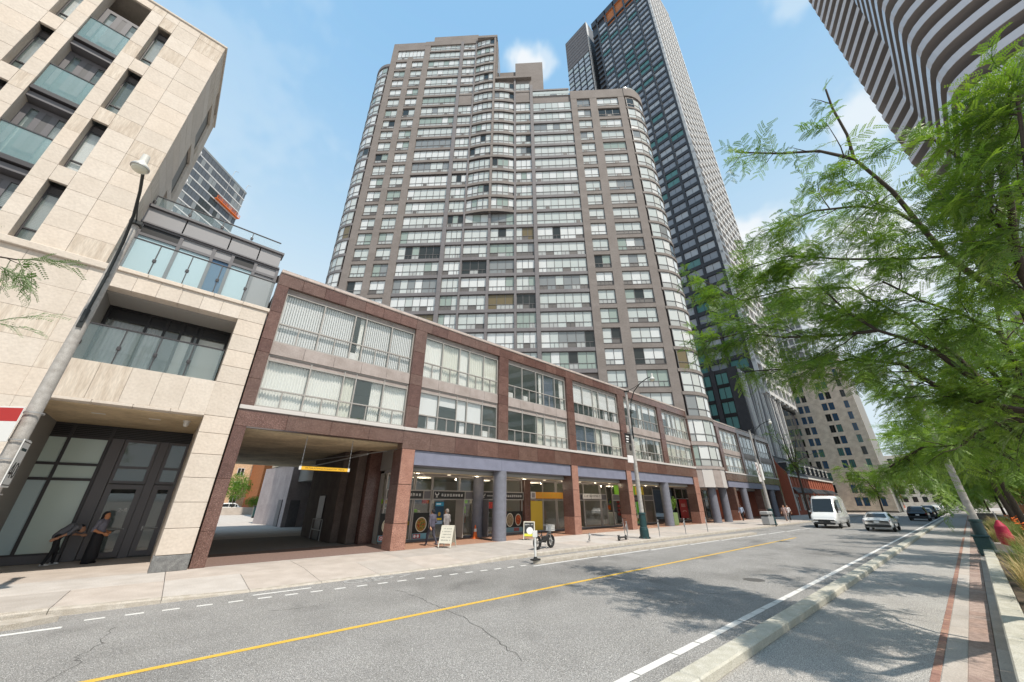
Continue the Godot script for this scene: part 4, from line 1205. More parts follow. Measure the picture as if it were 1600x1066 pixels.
func build_tower():
	var t := thing("apartment_tower", "tall grey brown apartment tower with rounded glazed corners behind the granite building", "building", Vector3(30.873, 0, -30.873), -PI / 4)
	var P := 2.985
	var body := MB.new()
	# wall mass behind the glazing
	body.span(Vector3(-27.4, 4, -19), Vector3(-13.0, 92.2, -.34)); body.span(Vector3(-13.0, 4, -19), Vector3(-5.6, 92.2, -.34)); body.span(Vector3(-5.6, 4, -19), Vector3(1.5, 78.6, -.34))
	body.span(Vector3(1.5, 5.6, -19), Vector3(18.4, 73.0, -.34))
	part(t, "wall_mass", body.done(), M.tower_brown)
	for q in [[-27.8, 3.9, -1.0, 33.0, 85.0], [18.6, 4.6, 1.0, 0.0, 73.3]]:
		var cy := MB.new()
		var pf := PackedVector2Array()
		for i in 25:
			var a := TAU * i / 24.0
			pf.append(Vector2(q[0] + cos(a) * (q[1] - .34), -q[1] + sin(a) * (q[1] - .34)))
		cy.prism(pf, 3.9, q[4] - .3)
		part(t, "wall_mass", cy.done(), M.tower_line)
	# piers of the brown parts
	var br := func(x0, x1, y0, y1, zf := .0, m = M.tower_brown): slab(t, "wall_pier", m, Vector3(x0, y0, -.4), Vector3(x1, y1, zf), .015)
	br.call(-27.8, -26.62, 12.0, 92.55); br.call(-24.28, -23.2, 12.0, 87.4, -.004); br.call(-20.86, -19.72, 12.0, 92.0, -.002)
	br.call(8.72, 9.82, 10.0, 73.4); br.call(12.2, 13.52, 10.0, 73.3, -.004); br.call(17.42, 18.62, 10.0, 73.3, -.002)
	# left brown part: two window columns, 18 storeys seen
	for k in range(-4, 19):
		var y := 35.46 + P * k
		if k >= 12: y += .22
		if k >= 13: y += .15
		var h := 2.28
		if k == 17:
			tower_window(t, -23.74, y + .2, -.22, 5.75, 3.2, 7, false, .0)
			slab(t, "spandrel", M.tower_brown, Vector3(-26.62, y - .62, -.4), Vector3(-20.86, y + .2, -.006), .01)
			slab(t, "spandrel", M.tower_brown, Vector3(-26.62, y + 3.4, -.4), Vector3(-20.86, 92.55, -.006), .01)
			break
		tower_window(t, -25.45, y, -.22, 2.32, h, 2, k < 8, .30 if k < 3 else .14)
		tower_window(t, -22.03, y, -.22, 2.32, h, 2, k < 8, .30 if k < 3 else .10)
		for q in [[-26.62, -24.28], [-23.2, -20.86]]:
			slab(t, "spandrel", M.tower_brown, Vector3(q[0], y - (P - h), -.4), Vector3(q[1], y - .01, -.006), .01)
			slab(t, "window_sill", M.tower_line, Vector3(q[0], y - .07, -.2), Vector3(q[1], y - .005, .03), 0)
	# right brown part
	for k in 20:
		var y := 12.1 + P * k
		var h := 2.24
		tower_window(t, 11.01, y, -.22, 2.36, h, 2, k < 12, .12 if k > 3 else .35)
		tower_window(t, 15.47, y, -.22, 3.88, h, 3, k < 12, .05 if k > 3 else .30)
		for q in [[9.82, 12.2], [13.52, 17.42]]:
			slab(t, "spandrel", M.tower_brown, Vector3(q[0], y - (P - h), -.4), Vector3(q[1], y - .01, -.006), .01)
			slab(t, "window_sill", M.tower_line, Vector3(q[0], y - .07, -.2), Vector3(q[1], y - .005, .03), 0)
	slab(t, "parapet", M.tower_brown, Vector3(8.7, 71.1, -.5), Vector3(18.64, 73.45, .02), .02)
	# glazed bays
	var bays := [[-19.72, -13.16, 6, 19.2], [-12.55, -10.0, 3, 19.2], [1.66, 8.68, 6, 13.2]]
	for bay in bays:
		var top: float = 92.0 if bay[0] < 0 else 73.2
		var k := 0
		var y := 17.56
		while y + 2.4 < top:
			var x: float = (bay[0] + bay[1]) * .5
			var w: float = bay[1] - bay[0]
			var skip: bool = bay[0] > -13 and bay[0] < -12 and y > 71.0 and y < 74.0
			if skip: slab(t, "infill_panel", M.tower_brown, Vector3(bay[0], y - .5, -.4), Vector3(bay[1], y + 2.45, -.1), .01)
			else: tower_window(t, x, y, -.24, w, 2.40, bay[2], k < 8, .28 if k < 5 else .03)
			slab(t, "spandrel", M.tower_grey if k < 9 or bay[0] > 0 else M.tower_brown, Vector3(bay[0], y - .54, -.4), Vector3(bay[1], y - .02, -.03), .01)
			slab(t, "drip_line", M.tower_line, Vector3(bay[0], y - .60, -.3), Vector3(bay[1], y - .545, -.05), 0)
			y += P; k += 1
			if k == 12 and bay[0] < 0: y += .2
		if bay[0] > 0:
			tower_window(t, 5.17, 73.2 + .4, -1.2, 7.0, 1.9, 6, false, 0)
			slab(t, "parapet", M.tower_grey, Vector3(1.3, 75.5, -1.8), Vector3(8.72, 75.95, -.9), .02)
			slab(t, "terrace_guard", M.far_blind2, Vector3(1.6, 73.0, -.1), Vector3(8.7, 73.75, -.05), 0)
			slab(t, "roof_mass", M.tower_grey, Vector3(1.4, 73.0, -18), Vector3(8.7, 75.5, -1.5), 0)
	slab(t, "parapet", M.tower_brown, Vector3(-20.9, 91.2, -.5), Vector3(-9.8, 92.7, .02), .02)
	slab(t, "wall_pier", M.tower_grey, Vector3(-13.16, 12, -.4), Vector3(-12.55, 92.0, .05), .015)
	slab(t, "wall_pier", M.tower_grey, Vector3(1.1, 12, -.4), Vector3(1.66, 76.0, .05), .015)
	slab(t, "wall_pier", M.tower_grey, Vector3(-10.0, 12, -.4), Vector3(-9.72, 92.0, .01), .01)
	slab(t, "wall_pier", M.tower_grey, Vector3(-1.94, 12, -.4), Vector3(-1.6, 78.5, .01), .01)
	# bulging middle: two curved bays and a flat one
	var y := 17.56
	for k in 25:
		var up := k >= 9
		var bul := .5 if up else .0
		var brown: bool = y > 71 and y < 74
		var wall: Material = M.tower_brown if up else M.tower_grey
		for side in [0, 1]:
			if side == 1 and y > 77.0: continue
			var x0 := -9.72 if side == 0 else -5.62
			var x1 := -6.0 if side == 0 else -1.94
			var n := 4
			# segments of the bulge
			var segs := n if up else 1
			for i in segs:
				var f0 := i / float(segs)
				var f1 := (i + 1.0) / segs
				var d0 := bul * (sin(f0 * PI * .5) if side == 0 else cos(f0 * PI * .5))
				var d1 := bul * (sin(f1 * PI * .5) if side == 0 else cos(f1 * PI * .5))
				var a := Vector3(lerpf(x0, x1, f0), 0, d0)
				var b := Vector3(lerpf(x0, x1, f1), 0, d1)
				var mid := (a + b) * .5
				var ln := (b - a).length()
				var bs := Basis(Vector3.UP, -atan2(b.z - a.z, b.x - a.x))
				var hgt := 2.40
				if up:
					var w := part(t, "window", tower_frame(ln, hgt, 1, hgt * .33), M.tower_alu, Vector3(mid.x, y, mid.z - .24), bs)
					var mm := far_pane(.02)
					part(w, "pane", cbox(ln - .09, hgt * .67 - .06, .02, 0), mm, Vector3(0, hgt * .665, -.02))
					part(w, "low_pane", cbox(ln - .09, hgt * .33 - .06, .02, 0), M.far_lower if rng.randf() < .7 else M.far_unit, Vector3(0, hgt * .165, -.02))
				else:
					tower_window(t, mid.x, y, -.24, ln, hgt, 3, true, .30 if k < 6 else .05)
				part(t, "spandrel", cbox(ln + .02, .52, .5, .01), wall, Vector3(mid.x, y - .28, mid.z - .24), bs)
				part(t, "drip_line", cbox(ln + .02, .055, .3, 0), M.tower_line, Vector3(mid.x, y - .573, mid.z - .2), bs)
		slab(t, "wall_pier", wall, Vector3(-6.0, y - .54, -.3), Vector3(-5.62, y + 2.42, bul + .02), .01)
		if y < 77.0:
			if brown: slab(t, "infill_panel", M.tower_brown, Vector3(-1.6, y - .5, -.4), Vector3(1.1, y + 2.45, -.1), .01)
			else: tower_window(t, -.25, y, -.24, 2.7, 2.40, 3, k < 8, .25 if k < 5 else .05)
			slab(t, "spandrel", wall, Vector3(-1.6, y - .54, -.4), Vector3(1.1, y - .02, -.02), .01)
		y += P
		if k == 12: y += .2
	slab(t, "terrace_guard", M.far_blind2, Vector3(-5.6, 78.6, -.2), Vector3(1.4, 79.2, -.15), 0)
	slab(t, "parapet", M.tower_brown, Vector3(-5.62, 78.05, -.6), Vector3(1.5, 78.6, .3), .02)
	slab(t, "side_wall", M.tower_brown, Vector3(-5.6, 78.6, -19), Vector3(-5.35, 92.4, -.3), 0)
	for k in 4: slab(t, "side_window", M.far_dark, Vector3(-5.36, 79.6 + k * P, -6.0), Vector3(-5.30, 81.6 + k * P, -1.2), 0)
	slab(t, "penthouse", M.tower_brown, Vector3(-19.2, 92.0, -14), Vector3(-9.6, 94.7, -.2), .02)
	slab(t, "penthouse", M.tower_brown, Vector3(-9.6, 92.0, -14), Vector3(-5.4, 92.75, .55), .02)
	slab(t, "roof_block", M.tower_brown, Vector3(-5.2, 78.6, -12), Vector3(-1.8, 88.4, -4.5), .02)
	slab(t, "roof_block", M.tower_brown, Vector3(-1.78, 75, -12), Vector3(4.15, 90.6, -4.0), .02)
	# curved corners
	var lc := Vector3(-27.8, 0, -3.9)
	var rc := Vector3(18.6, 0, -4.6)
	for k in range(-4, 16):
		var yy := 36.83 + P * k
		curved_storey(t, lc, 3.88, .06, 1.75, 6, yy, yy + 2.55, -1.0, k < 6, .35)
		curved_band(t, "spandrel", M.tower_grey, lc, 3.96, .0, 1.9, yy - .45, yy, -1.0)
	curved_band(t, "parapet", M.tower_grey, lc, 4.0, .0, 1.9, 85.05 - .6, 85.3, -1.0)
	for k in range(-1, 20):
		var yy := 11.43 + P * k
		curved_storey(t, rc, 4.58, .06 if k >= 0 else -.45, 1.9, 6 if k >= 0 else 8, yy, yy + 2.6, 1.0, k < 10, .62)
		curved_band(t, "spandrel", M.tower_brown if k >= 0 else M.band, rc, 4.68, .0 if k > 0 else -.5, 2.1, yy - .40, yy, 1.0)
	curved_band(t, "parapet", M.tower_brown, rc, 4.72, .0, 2.1, 71.2, 73.45, 1.0)
	# foot of the round corner above the arcade: two glazed storeys and a panelled skirt
	curved_storey(t, rc, 4.58, -.45, 1.9, 8, 5.75, 8.05, 1.0, true, .5)
	curved_band(t, "sill", M.band, rc, 4.74, -.5, 2.1, 5.45, 5.75, 1.0)
	for i in 8:
		var a0 := -.5 + i * .3
		curved_band(t, "skirt_panel", M.band if i % 2 else M.sill, rc, 4.66, a0 + .004, a0 + .296, 3.55, 5.45, 1.0, .2)
	slab(t, "roof_planting_box", M.tower_grey, Vector3(9.5, 73.4, -3), Vector3(14.5, 73.9, -1.0), .02)
	# guard on the curved roof terrace
	for i in 7:
		curved_band(t, "terrace_guard", M.far_blind2, rc, 4.5, .05 + i * .22, .05 + i * .22 + .2, 73.45, 74.1, 1.0, .05)
	var sh := thing("roof_shrub", "green shrubs on the roof terrace of the grey brown tower", "shrub", Vector3(30.873, 0, -30.873) + Vector3(.7071, 0, .7071) * 13.0 + Vector3(.7071, 0, -.7071) * 1.9 + Vector3(0, 73.7, 0), -PI / 4)
	part(sh, "stem", cbox(.1, .9, .1, .02), M.bark, Vector3(0, .4, 0))
	leaf_ball(sh, Vector3(0, .9, 0), Vector3(2.0, .9, .9), 260, .22)

# ---------------------------------------------------------------- other buildings
func build_dark_tower():
	var t := thing("dark_tower", "very tall charcoal tower with a bright window grid and white fins on its street side", "building", Vector3(93, 0, -20.5))
	# local: x into the block (away from us), z towards the street; -x face carries the window grid
	var top := 213.2
	var body := MB.new()
	body.span(Vector3(.7, 0, -25.8), Vector3(28.4, top, -.2))
	part(t, "wall_mass", body.done(), M.dark_tower)
	var pitch := 3.43
	var w := 3.75
	var cp := 4.5
	for c in 7:
		var z0 := -.02 - c * cp
		if c < 7 and z0 - .5 > -26: slab(t, "wall_pier", M.dark_tower, Vector3(0, 24, maxf(z0 - .65, -25.8)), Vector3(.7, top, z0), .01)
	var fm := grid_mesh([-w * .5, 0, w * .5], [0.0, 2.3], .07, .08)
	var pm := cbox(w - .08, 2.24, .03, 0)
	var rest := MB.new()
	for k in 52:
		var y := 27.2 + k * pitch
		slab(t, "spandrel", M.dark_tower, Vector3(0.01, y - 1.1, -25.8), Vector3(.68, y, -.66), 0)
		for c in 6:
			var zc := -.67 - c * cp - w * .5 - .05
			if zc - w * .5 < -26.0: continue
			if k >= 50 and c in [1, 2, 3]: continue
			var big: bool = c < 5 and k < 50 or c == 5 and k > 8 and k < 50
			if c == 5 and k % 2 == 1: big = false
			if big:
				var o := part(t, "window", fm, M.dark_frame, Vector3(.3, y, zc), Basis(Vector3.UP, -PI / 2))
				part(o, "pane", pm, [M.dark_pane, M.dark_pane2, M.dark_pane, M.teal_pane, M.dark_pane2][rng.randi() % 5], Vector3(0, 1.15, -.03))
			else:
				rest.box(Vector3(.32, y + 1.15, zc), Vector3(.04, 2.25, w - .06))
	stuff(part(t, "upper_windows", rest.done(), M.dark_pane))
	slab(t, "spandrel", M.dark_tower, Vector3(0.01, 27.2 + 50 * pitch - 1.48, -25.8), Vector3(.68, 27.2 + 50 * pitch - .9, -.66), 0)
	# roof opening lined in orange
	slab(t, "orange_lining", M.orange_wall, Vector3(.66, 199.6, -19.2), Vector3(.70, 209.2, -5.0), 0)
	slab(t, "orange_lining", M.orange_wall, Vector3(.05, 209.2, -19.2), Vector3(2.7, 209.4, -5.0), 0)
	slab(t, "roof_edge", M.dark_tower, Vector3(0, 209.4, -25.8), Vector3(1.2, top + .3, 0), .02)
	# white floor edges and fins on the street side, dark glass set back behind
	for k in 58: slab(t, "floor_edge", M.white_bar, Vector3(0, 24.6 + k * pitch, -.12), Vector3(28.4, 25.45 + k * pitch, .75), .02)
	for k in 8: slab(t, "street_fin", M.white_bar, Vector3(k * 3.98, 24, .0), Vector3(k * 3.98 + .5, top, .82), .02)
	slab(t, "street_glazing", M.far_dark, Vector3(.2, 24, -.19), Vector3(28.3, top, -.13), 0)
	slab(t, "soffit", M.black_frame, Vector3(-.1, 23.6, -25.8), Vector3(28.5, 24.2, .2), 0)
	# lower slab behind
	var s2 := thing("slab_tower", "charcoal slab with a plain louvred top behind the charcoal tower", "building", Vector3(93, 0, -49))
	var bm := MB.new()
	bm.span(Vector3(.3, 0, -13.0), Vector3(22, 220.6, .0))
	part(s2, "wall_mass", bm.done(), M.grey_panel_dark)
	slab(s2, "corner_fin", M.white_bar, Vector3(.0, 60, .02), Vector3(1.6, 220.0, .1), 0)
	for k in 34:
		var y := 80.0 + k * pitch
		slab(s2, "spandrel", M.dark_tower, Vector3(0, y - .8, -13), Vector3(.32, y, 0), 0)
		for c in 4: slab(s2, "window", M.dark_pane if (c + k) % 3 else M.far_blind2, Vector3(.16, y + .02, -12.8 + c * 3.2), Vector3(.28, y + pitch - .85, -12.8 + c * 3.2 + 2.5), 0)
	for k in 9: slab(s2, "louvre", M.tower_grey, Vector3(0.05, 80.0 + 34 * pitch + k * 2.6, -12.9), Vector3(.3, 80.0 + 34 * pitch + k * 2.6 + 2.2, -.1), 0)
	# base block of the dark tower
	var ba := thing("dark_base_block", "charcoal block with teal windows and pale vertical fins beyond the granite building", "building", Vector3(80, 0, -20.5))
	var bb := MB.new()
	bb.span(Vector3(.3, 0, -24), Vector3(38, 27.4, -.3))
	part(ba, "wall_mass", bb.done(), M.dark_tower)
	slab(ba, "wall_panel", M.dark_tower, Vector3(0, 0, -1.95), Vector3(.3, 27.4, 0), .02)
	slab(ba, "wall_panel", M.dark_tower, Vector3(.0, 0, -5.3), Vector3(.3, 27.4, -4.45), .02)
	slab(ba, "wall_panel", M.dark_tower, Vector3(.0, 0, -9.0), Vector3(.3, 27.4, -7.9), .02)
	for k in 4:
		var y := 18.15 + (k - 1) * 3.02
		for q in [[-4.4, -2.0], [-7.8, -5.4]]:
			var f := part(ba, "window", grid_mesh([q[0] + .05, (q[0] + q[1]) * .5, q[1] - .05], [0, 2.35], .08, .1), M.black_frame, Vector3(.16, y, 0), Basis(Vector3.UP, -PI / 2))
			f.transform = Transform3D(Basis(Vector3.UP, -PI / 2), Vector3(.16, y, 0))
			for i in 2: part(f, "pane", cbox(1.05, 2.25, .03, 0), M.teal_pane, Vector3(q[0] + .65 + i * 1.12, 1.17, -.03))
			slab(ba, "spandrel", M.black_frame, Vector3(.04, y - .7, q[0]), Vector3(.3, y - .04, q[1]), 0)
	var n := 17
	for i in n:
		var x := .05 + i * 1.62
		var fb := MB.new()
		var pts := []
		for j in 9:
			var f := j / 8.0
			pts.append(Vector3(x + .35 * sin(f * PI * 1.6 + i * .55), 3.0 + f * 23.5, .25 + .12 * sin(f * PI + i)))
		for j in 8:
			var a: Vector3 = pts[j]
			var b: Vector3 = pts[j + 1]
			var d := b - a
			fb.box((a + b) * .5, Vector3(.42, d.length() + .02, .3), Basis(Vector3.BACK, -atan2(d.x, d.y)))
		part(ba, "vertical_fin", fb.done(), M.white_bar if i % 3 else M.grey_panel)
	slab(ba, "street_glazing", M.far_dark, Vector3(.3, 3, -.28), Vector3(37.5, 26.8, -.1), 0)

func build_striped_tower():
	var t := thing("striped_tower", "very tall condominium with wavy pale balcony bands at the upper right", "building", Vector3(60, 0, 15))
	var lowp := PackedVector2Array([Vector2(59.6, 27), Vector2(60.9, 22.7), Vector2(61.4, 21.4), Vector2(62, 20.2), Vector2(62.5, 19.3), Vector2(63.1, 18.5), Vector2(63.9, 17.75), Vector2(64.8, 17.25), Vector2(65.8, 17.03), Vector2(67.5, 17.02), Vector2(76, 17.35), Vector2(83.6, 17.6), Vector2(84.4, 17.5), Vector2(85.4, 17.1), Vector2(90.4, 15.0), Vector2(92.5, 15.6), Vector2(94, 18), Vector2(95, 40), Vector2(58, 40)])
	var highp := PackedVector2Array([Vector2(59.6, 27), Vector2(60.9, 22.7), Vector2(61.4, 21.4), Vector2(62, 20.2), Vector2(62.5, 19.3), Vector2(63.1, 18.5), Vector2(63.9, 17.75), Vector2(64.8, 17.25), Vector2(65.8, 17.03), Vector2(67.5, 17.02), Vector2(74.8, 17.3), Vector2(75.7, 17.5), Vector2(76.2, 18.1), Vector2(76.2, 20.3), Vector2(78.0, 19.7), Vector2(90.4, 15.0), Vector2(92.5, 15.6), Vector2(94, 18), Vector2(95, 40), Vector2(58, 40)])
	var core := PackedVector2Array([Vector2(63, 26), Vector2(64.5, 21.5), Vector2(67, 19.6), Vector2(75, 20.0), Vector2(79, 21.5), Vector2(89.5, 18.0), Vector2(92, 20), Vector2(93, 38), Vector2(60, 38)])
	var mv := func(p: PackedVector2Array):
		var q := PackedVector2Array()
		for a in p: q.append(a - Vector2(60, 15))
		return q
	var ml := MB.new()
	ml.prism(mv.call(lowp), 0, 1.22)
	var mlow := ml.done()
	var mh := MB.new()
	mh.prism(mv.call(highp), 0, 1.22)
	var mhigh := mh.done()
	var sl := MB.new()
	sl.prism(mv.call(lowp), 0, .06)
	var slow := sl.done()
	var sh := MB.new()
	sh.prism(mv.call(highp), 0, .06)
	var shigh := sh.done()
	var cm := MB.new()
	cm.prism(mv.call(core), 0, 170)
	part(t, "glazed_core", cm.done(), M.far_dark)
	for k in 48:
		var y := 52.7 - 13 * 3.1 + k * 3.1
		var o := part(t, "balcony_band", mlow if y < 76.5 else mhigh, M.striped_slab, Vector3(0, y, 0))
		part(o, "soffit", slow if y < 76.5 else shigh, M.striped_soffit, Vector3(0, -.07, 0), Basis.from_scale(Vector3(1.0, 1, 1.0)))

func build_backdrop():
	# tower under construction behind the limestone block
	var t := thing("glass_tower", "glass tower with white floor bands and an orange hoist platform behind the limestone block", "building", Vector3(-22.25, 0, -140.93), PI / 4)
	var bm := MB.new()
	bm.span(Vector3(.2, 0, -24), Vector3(21.3, 118.0, -.1))
	part(t, "wall_mass", bm.done(), M.far_grey)
	for k in 16:
		var y := 114.5 - k * 3.4
		slab(t, "floor_band", M.white_bar, Vector3(0, y - .24, -.4), Vector3(21.5, y + .24, .12), .02)
		for c in 14:
			slab(t, "pane", [M.glass_dark, M.far_grey, M.glass_dark, M.glass_dark][rng.randi() % 4] if not (k > 2 and k < 7 and c > 3 and c < 9 and rng.randf() < .7) else M.far_dark, Vector3(.1 + c * 1.525, y + .36, -.1), Vector3(1.5 + c * 1.525, y + 3.04, .02), 0)
	slab(t, "roof_edge", M.far_grey, Vector3(0, 117.6, -.5), Vector3(21.5, 118.5, .1), .02)
	for i in 5:
		var dg := MB.new()
		for k in 14:
			var y := 118 - k * 6.8 - i * 2.0
			dg.box(Vector3(-.1, y, -1.2 - i * 3.4), Vector3(.3, 7.6, .7), Basis(Vector3.RIGHT, .45 * (1 if k % 2 else -1)))
		part(t, "diagonal_brace", dg.done(), M.white_bar)
	var dv := thing("hoist_platform", "orange window cleaning platform on the distant glass tower", "platform", Vector3(-22.25, 0, -140.93) + Vector3(.7071, 0, -.7071) * 16.0 + Vector3(.7071, 0, .7071) * .7 + Vector3(0, 105.2, 0), PI / 4)
	part(dv, "deck", cbox(11.0, .3, 1.0, .02), M.orange_plastic, Vector3(0, -.6, 0)); part(dv, "rail", grid_mesh([-5.5, -3.3, -1.1, 1.1, 3.3, 5.5], [-.4, .2, .8], .12, .1), M.orange_plastic, Vector3(0, 0, .4))
	for x in [-3.0, 4.0]:
		var cb := MB.new()
		cb.tube([Vector3(x, .8, 0), Vector3(x, 13, -.3), Vector3(x + .6, 16.6, -.5), Vector3(x + 2.0, 17.6, -.6)], [.05, .05, .1, .06], 5)
		part(dv, "davit", cb.done(), M.galv)
	# beige block closing the street
	var b := thing("beige_building", "beige masonry block with blue windows at the far end of the street", "building", Vector3(125, 0, -23))
	var m2 := MB.new()
	m2.span(Vector3(.3, 0, -6), Vector3(20, 38, 15))
	part(b, "wall_mass", m2.done(), M.room_dark)
	var zs := [.0, 1.05, 2.0, 2.95, 3.95, 4.4, 5.5, 7.6, 8.25, 9.4, 9.7, 10.9, 12.3, 13.5, 15.0]
	var openz := [[1.1, 2.1], [3.0, 4.0], [4.35, 5.4], [8.2, 9.3], [9.6, 10.7], [12.75, 13.65]]
	for k in 13:
		var y := 1.2 + k * 2.87
		slab(b, "wall_course", M.beige_wall, Vector3(0, y - .98, -6), Vector3(.3, y, 15), 0)
		var zc := -6.0
		for q in openz + [[15.0, 15.0]]:
			slab(b, "wall_pier", M.beige_wall, Vector3(0, y, zc), Vector3(.3, y + 1.89, q[0]), 0)
			zc = q[1]
			if q[1] > q[0]:
				var f := part(b, "window", grid_mesh([-.5, 0, .5], [0, 1.89], .08, .1), M.dark_frame, Vector3(.2, y, (q[0] + q[1]) * .5), Basis(Vector3.UP, -PI / 2))
				part(f, "pane", cbox(.98, 1.85, .03, 0), [M.blue_pane, M.far_dark, M.blue_pane, M.teal_pane][rng.randi() % 4], Vector3(0, .94, -.04))
	slab(b, "cornice", M.sill, Vector3(-.6, 38, -6.4), Vector3(1, 38.7, 15.4), .05)
	# pale gridded tower farther off
	var g := thing("grid_tower", "pale tower with a white and grey window grid far behind the trees", "building", Vector3(190, 0, -46))
	var m3 := MB.new()
	m3.span(Vector3(.4, 0, -3), Vector3(26, 92, 26))
	part(g, "wall_mass", m3.done(), M.far_grey)
	var gr := MB.new()
	for k in 26: gr.box(Vector3(.2, 4 + k * 3.4, 11.5), Vector3(.4, .7, 29))
	for k in 15: gr.box(Vector3(.15, 46, -2.9 + k * 2.06), Vector3(.42, 92, .4))
	stuff(part(g, "facade_grid", gr.done(), M.white_bar))
	# blocks on the right of the street and closing the view
	var rb := thing("right_brick_block", "orange red brick block behind the trees on the right", "building", Vector3(86, 0, 9))
	slab(rb, "wall", M.orange_wall, Vector3(0, 0, 0), Vector3(38, 15, 18), .05)
	for k in 9:
		for r in 4: slab(rb, "window", M.far_dark, Vector3(2 + k * 4, 1.6 + r * 3.4, -.05), Vector3(4.2 + k * 4, 3.8 + r * 3.4, .1), 0)
	for k in 4:
		for r in 4: slab(rb, "window", M.far_dark, Vector3(-.05, 1.6 + r * 3.4, 2 + k * 4), Vector3(.1, 3.8 + r * 3.4, 4.2 + k * 4), 0)
	var eb := thing("end_block", "tan block closing the street in the far distance", "building", Vector3(275, 0, -30))
	slab(eb, "wall", M.beige_wall, Vector3(0, 0, 0), Vector3(15, 24, 60), .05)
	for k in 17:
		for r in 6: slab(eb, "window", M.far_dark, Vector3(-.08, 2 + r * 3.6, 2 + k * 3.4), Vector3(.1, 4.4 + r * 3.6, 3.8 + k * 3.4), 0)
	# brick row with a mansard roof
	build_mansard()
	# farther brick shopfronts on the left of the street
	var cols := ["brick_red", "beige_wall", "brick_red", "orange_wall", "brick_red"]
	for i in 5:
		var x := 131.0 + i * 15.0
		var f := thing("far_house", ["far red brick house just past the mansard row", "far cream fronted house beyond the red one", "far red house with flat roof down the street", "far orange fronted house down the street", "farthest red house on the street"][i], "house", Vector3(x, 0, -12.5 + i * .4))
		slab(f, "wall", M[cols[i]], Vector3(0, 0, -9), Vector3(14.5, [9.0, 7.5, 10.0, 8.0, 11.0][i], 0), .05)
		for k in 5:
			for r in 2: slab(f, "window", M.far_dark, Vector3(1.2 + k * 2.6, 1.0 + r * 3.6, -.1), Vector3(2.6 + k * 2.6, 3.2 + r * 3.6, .06), 0)
		slab(f, "awning", [M.slate, M.red_panel, M.trim_white, M.amber_panel, M.slate][i], Vector3(.5, 3.5, .0), Vector3(14, 3.9, 1.2), .05)

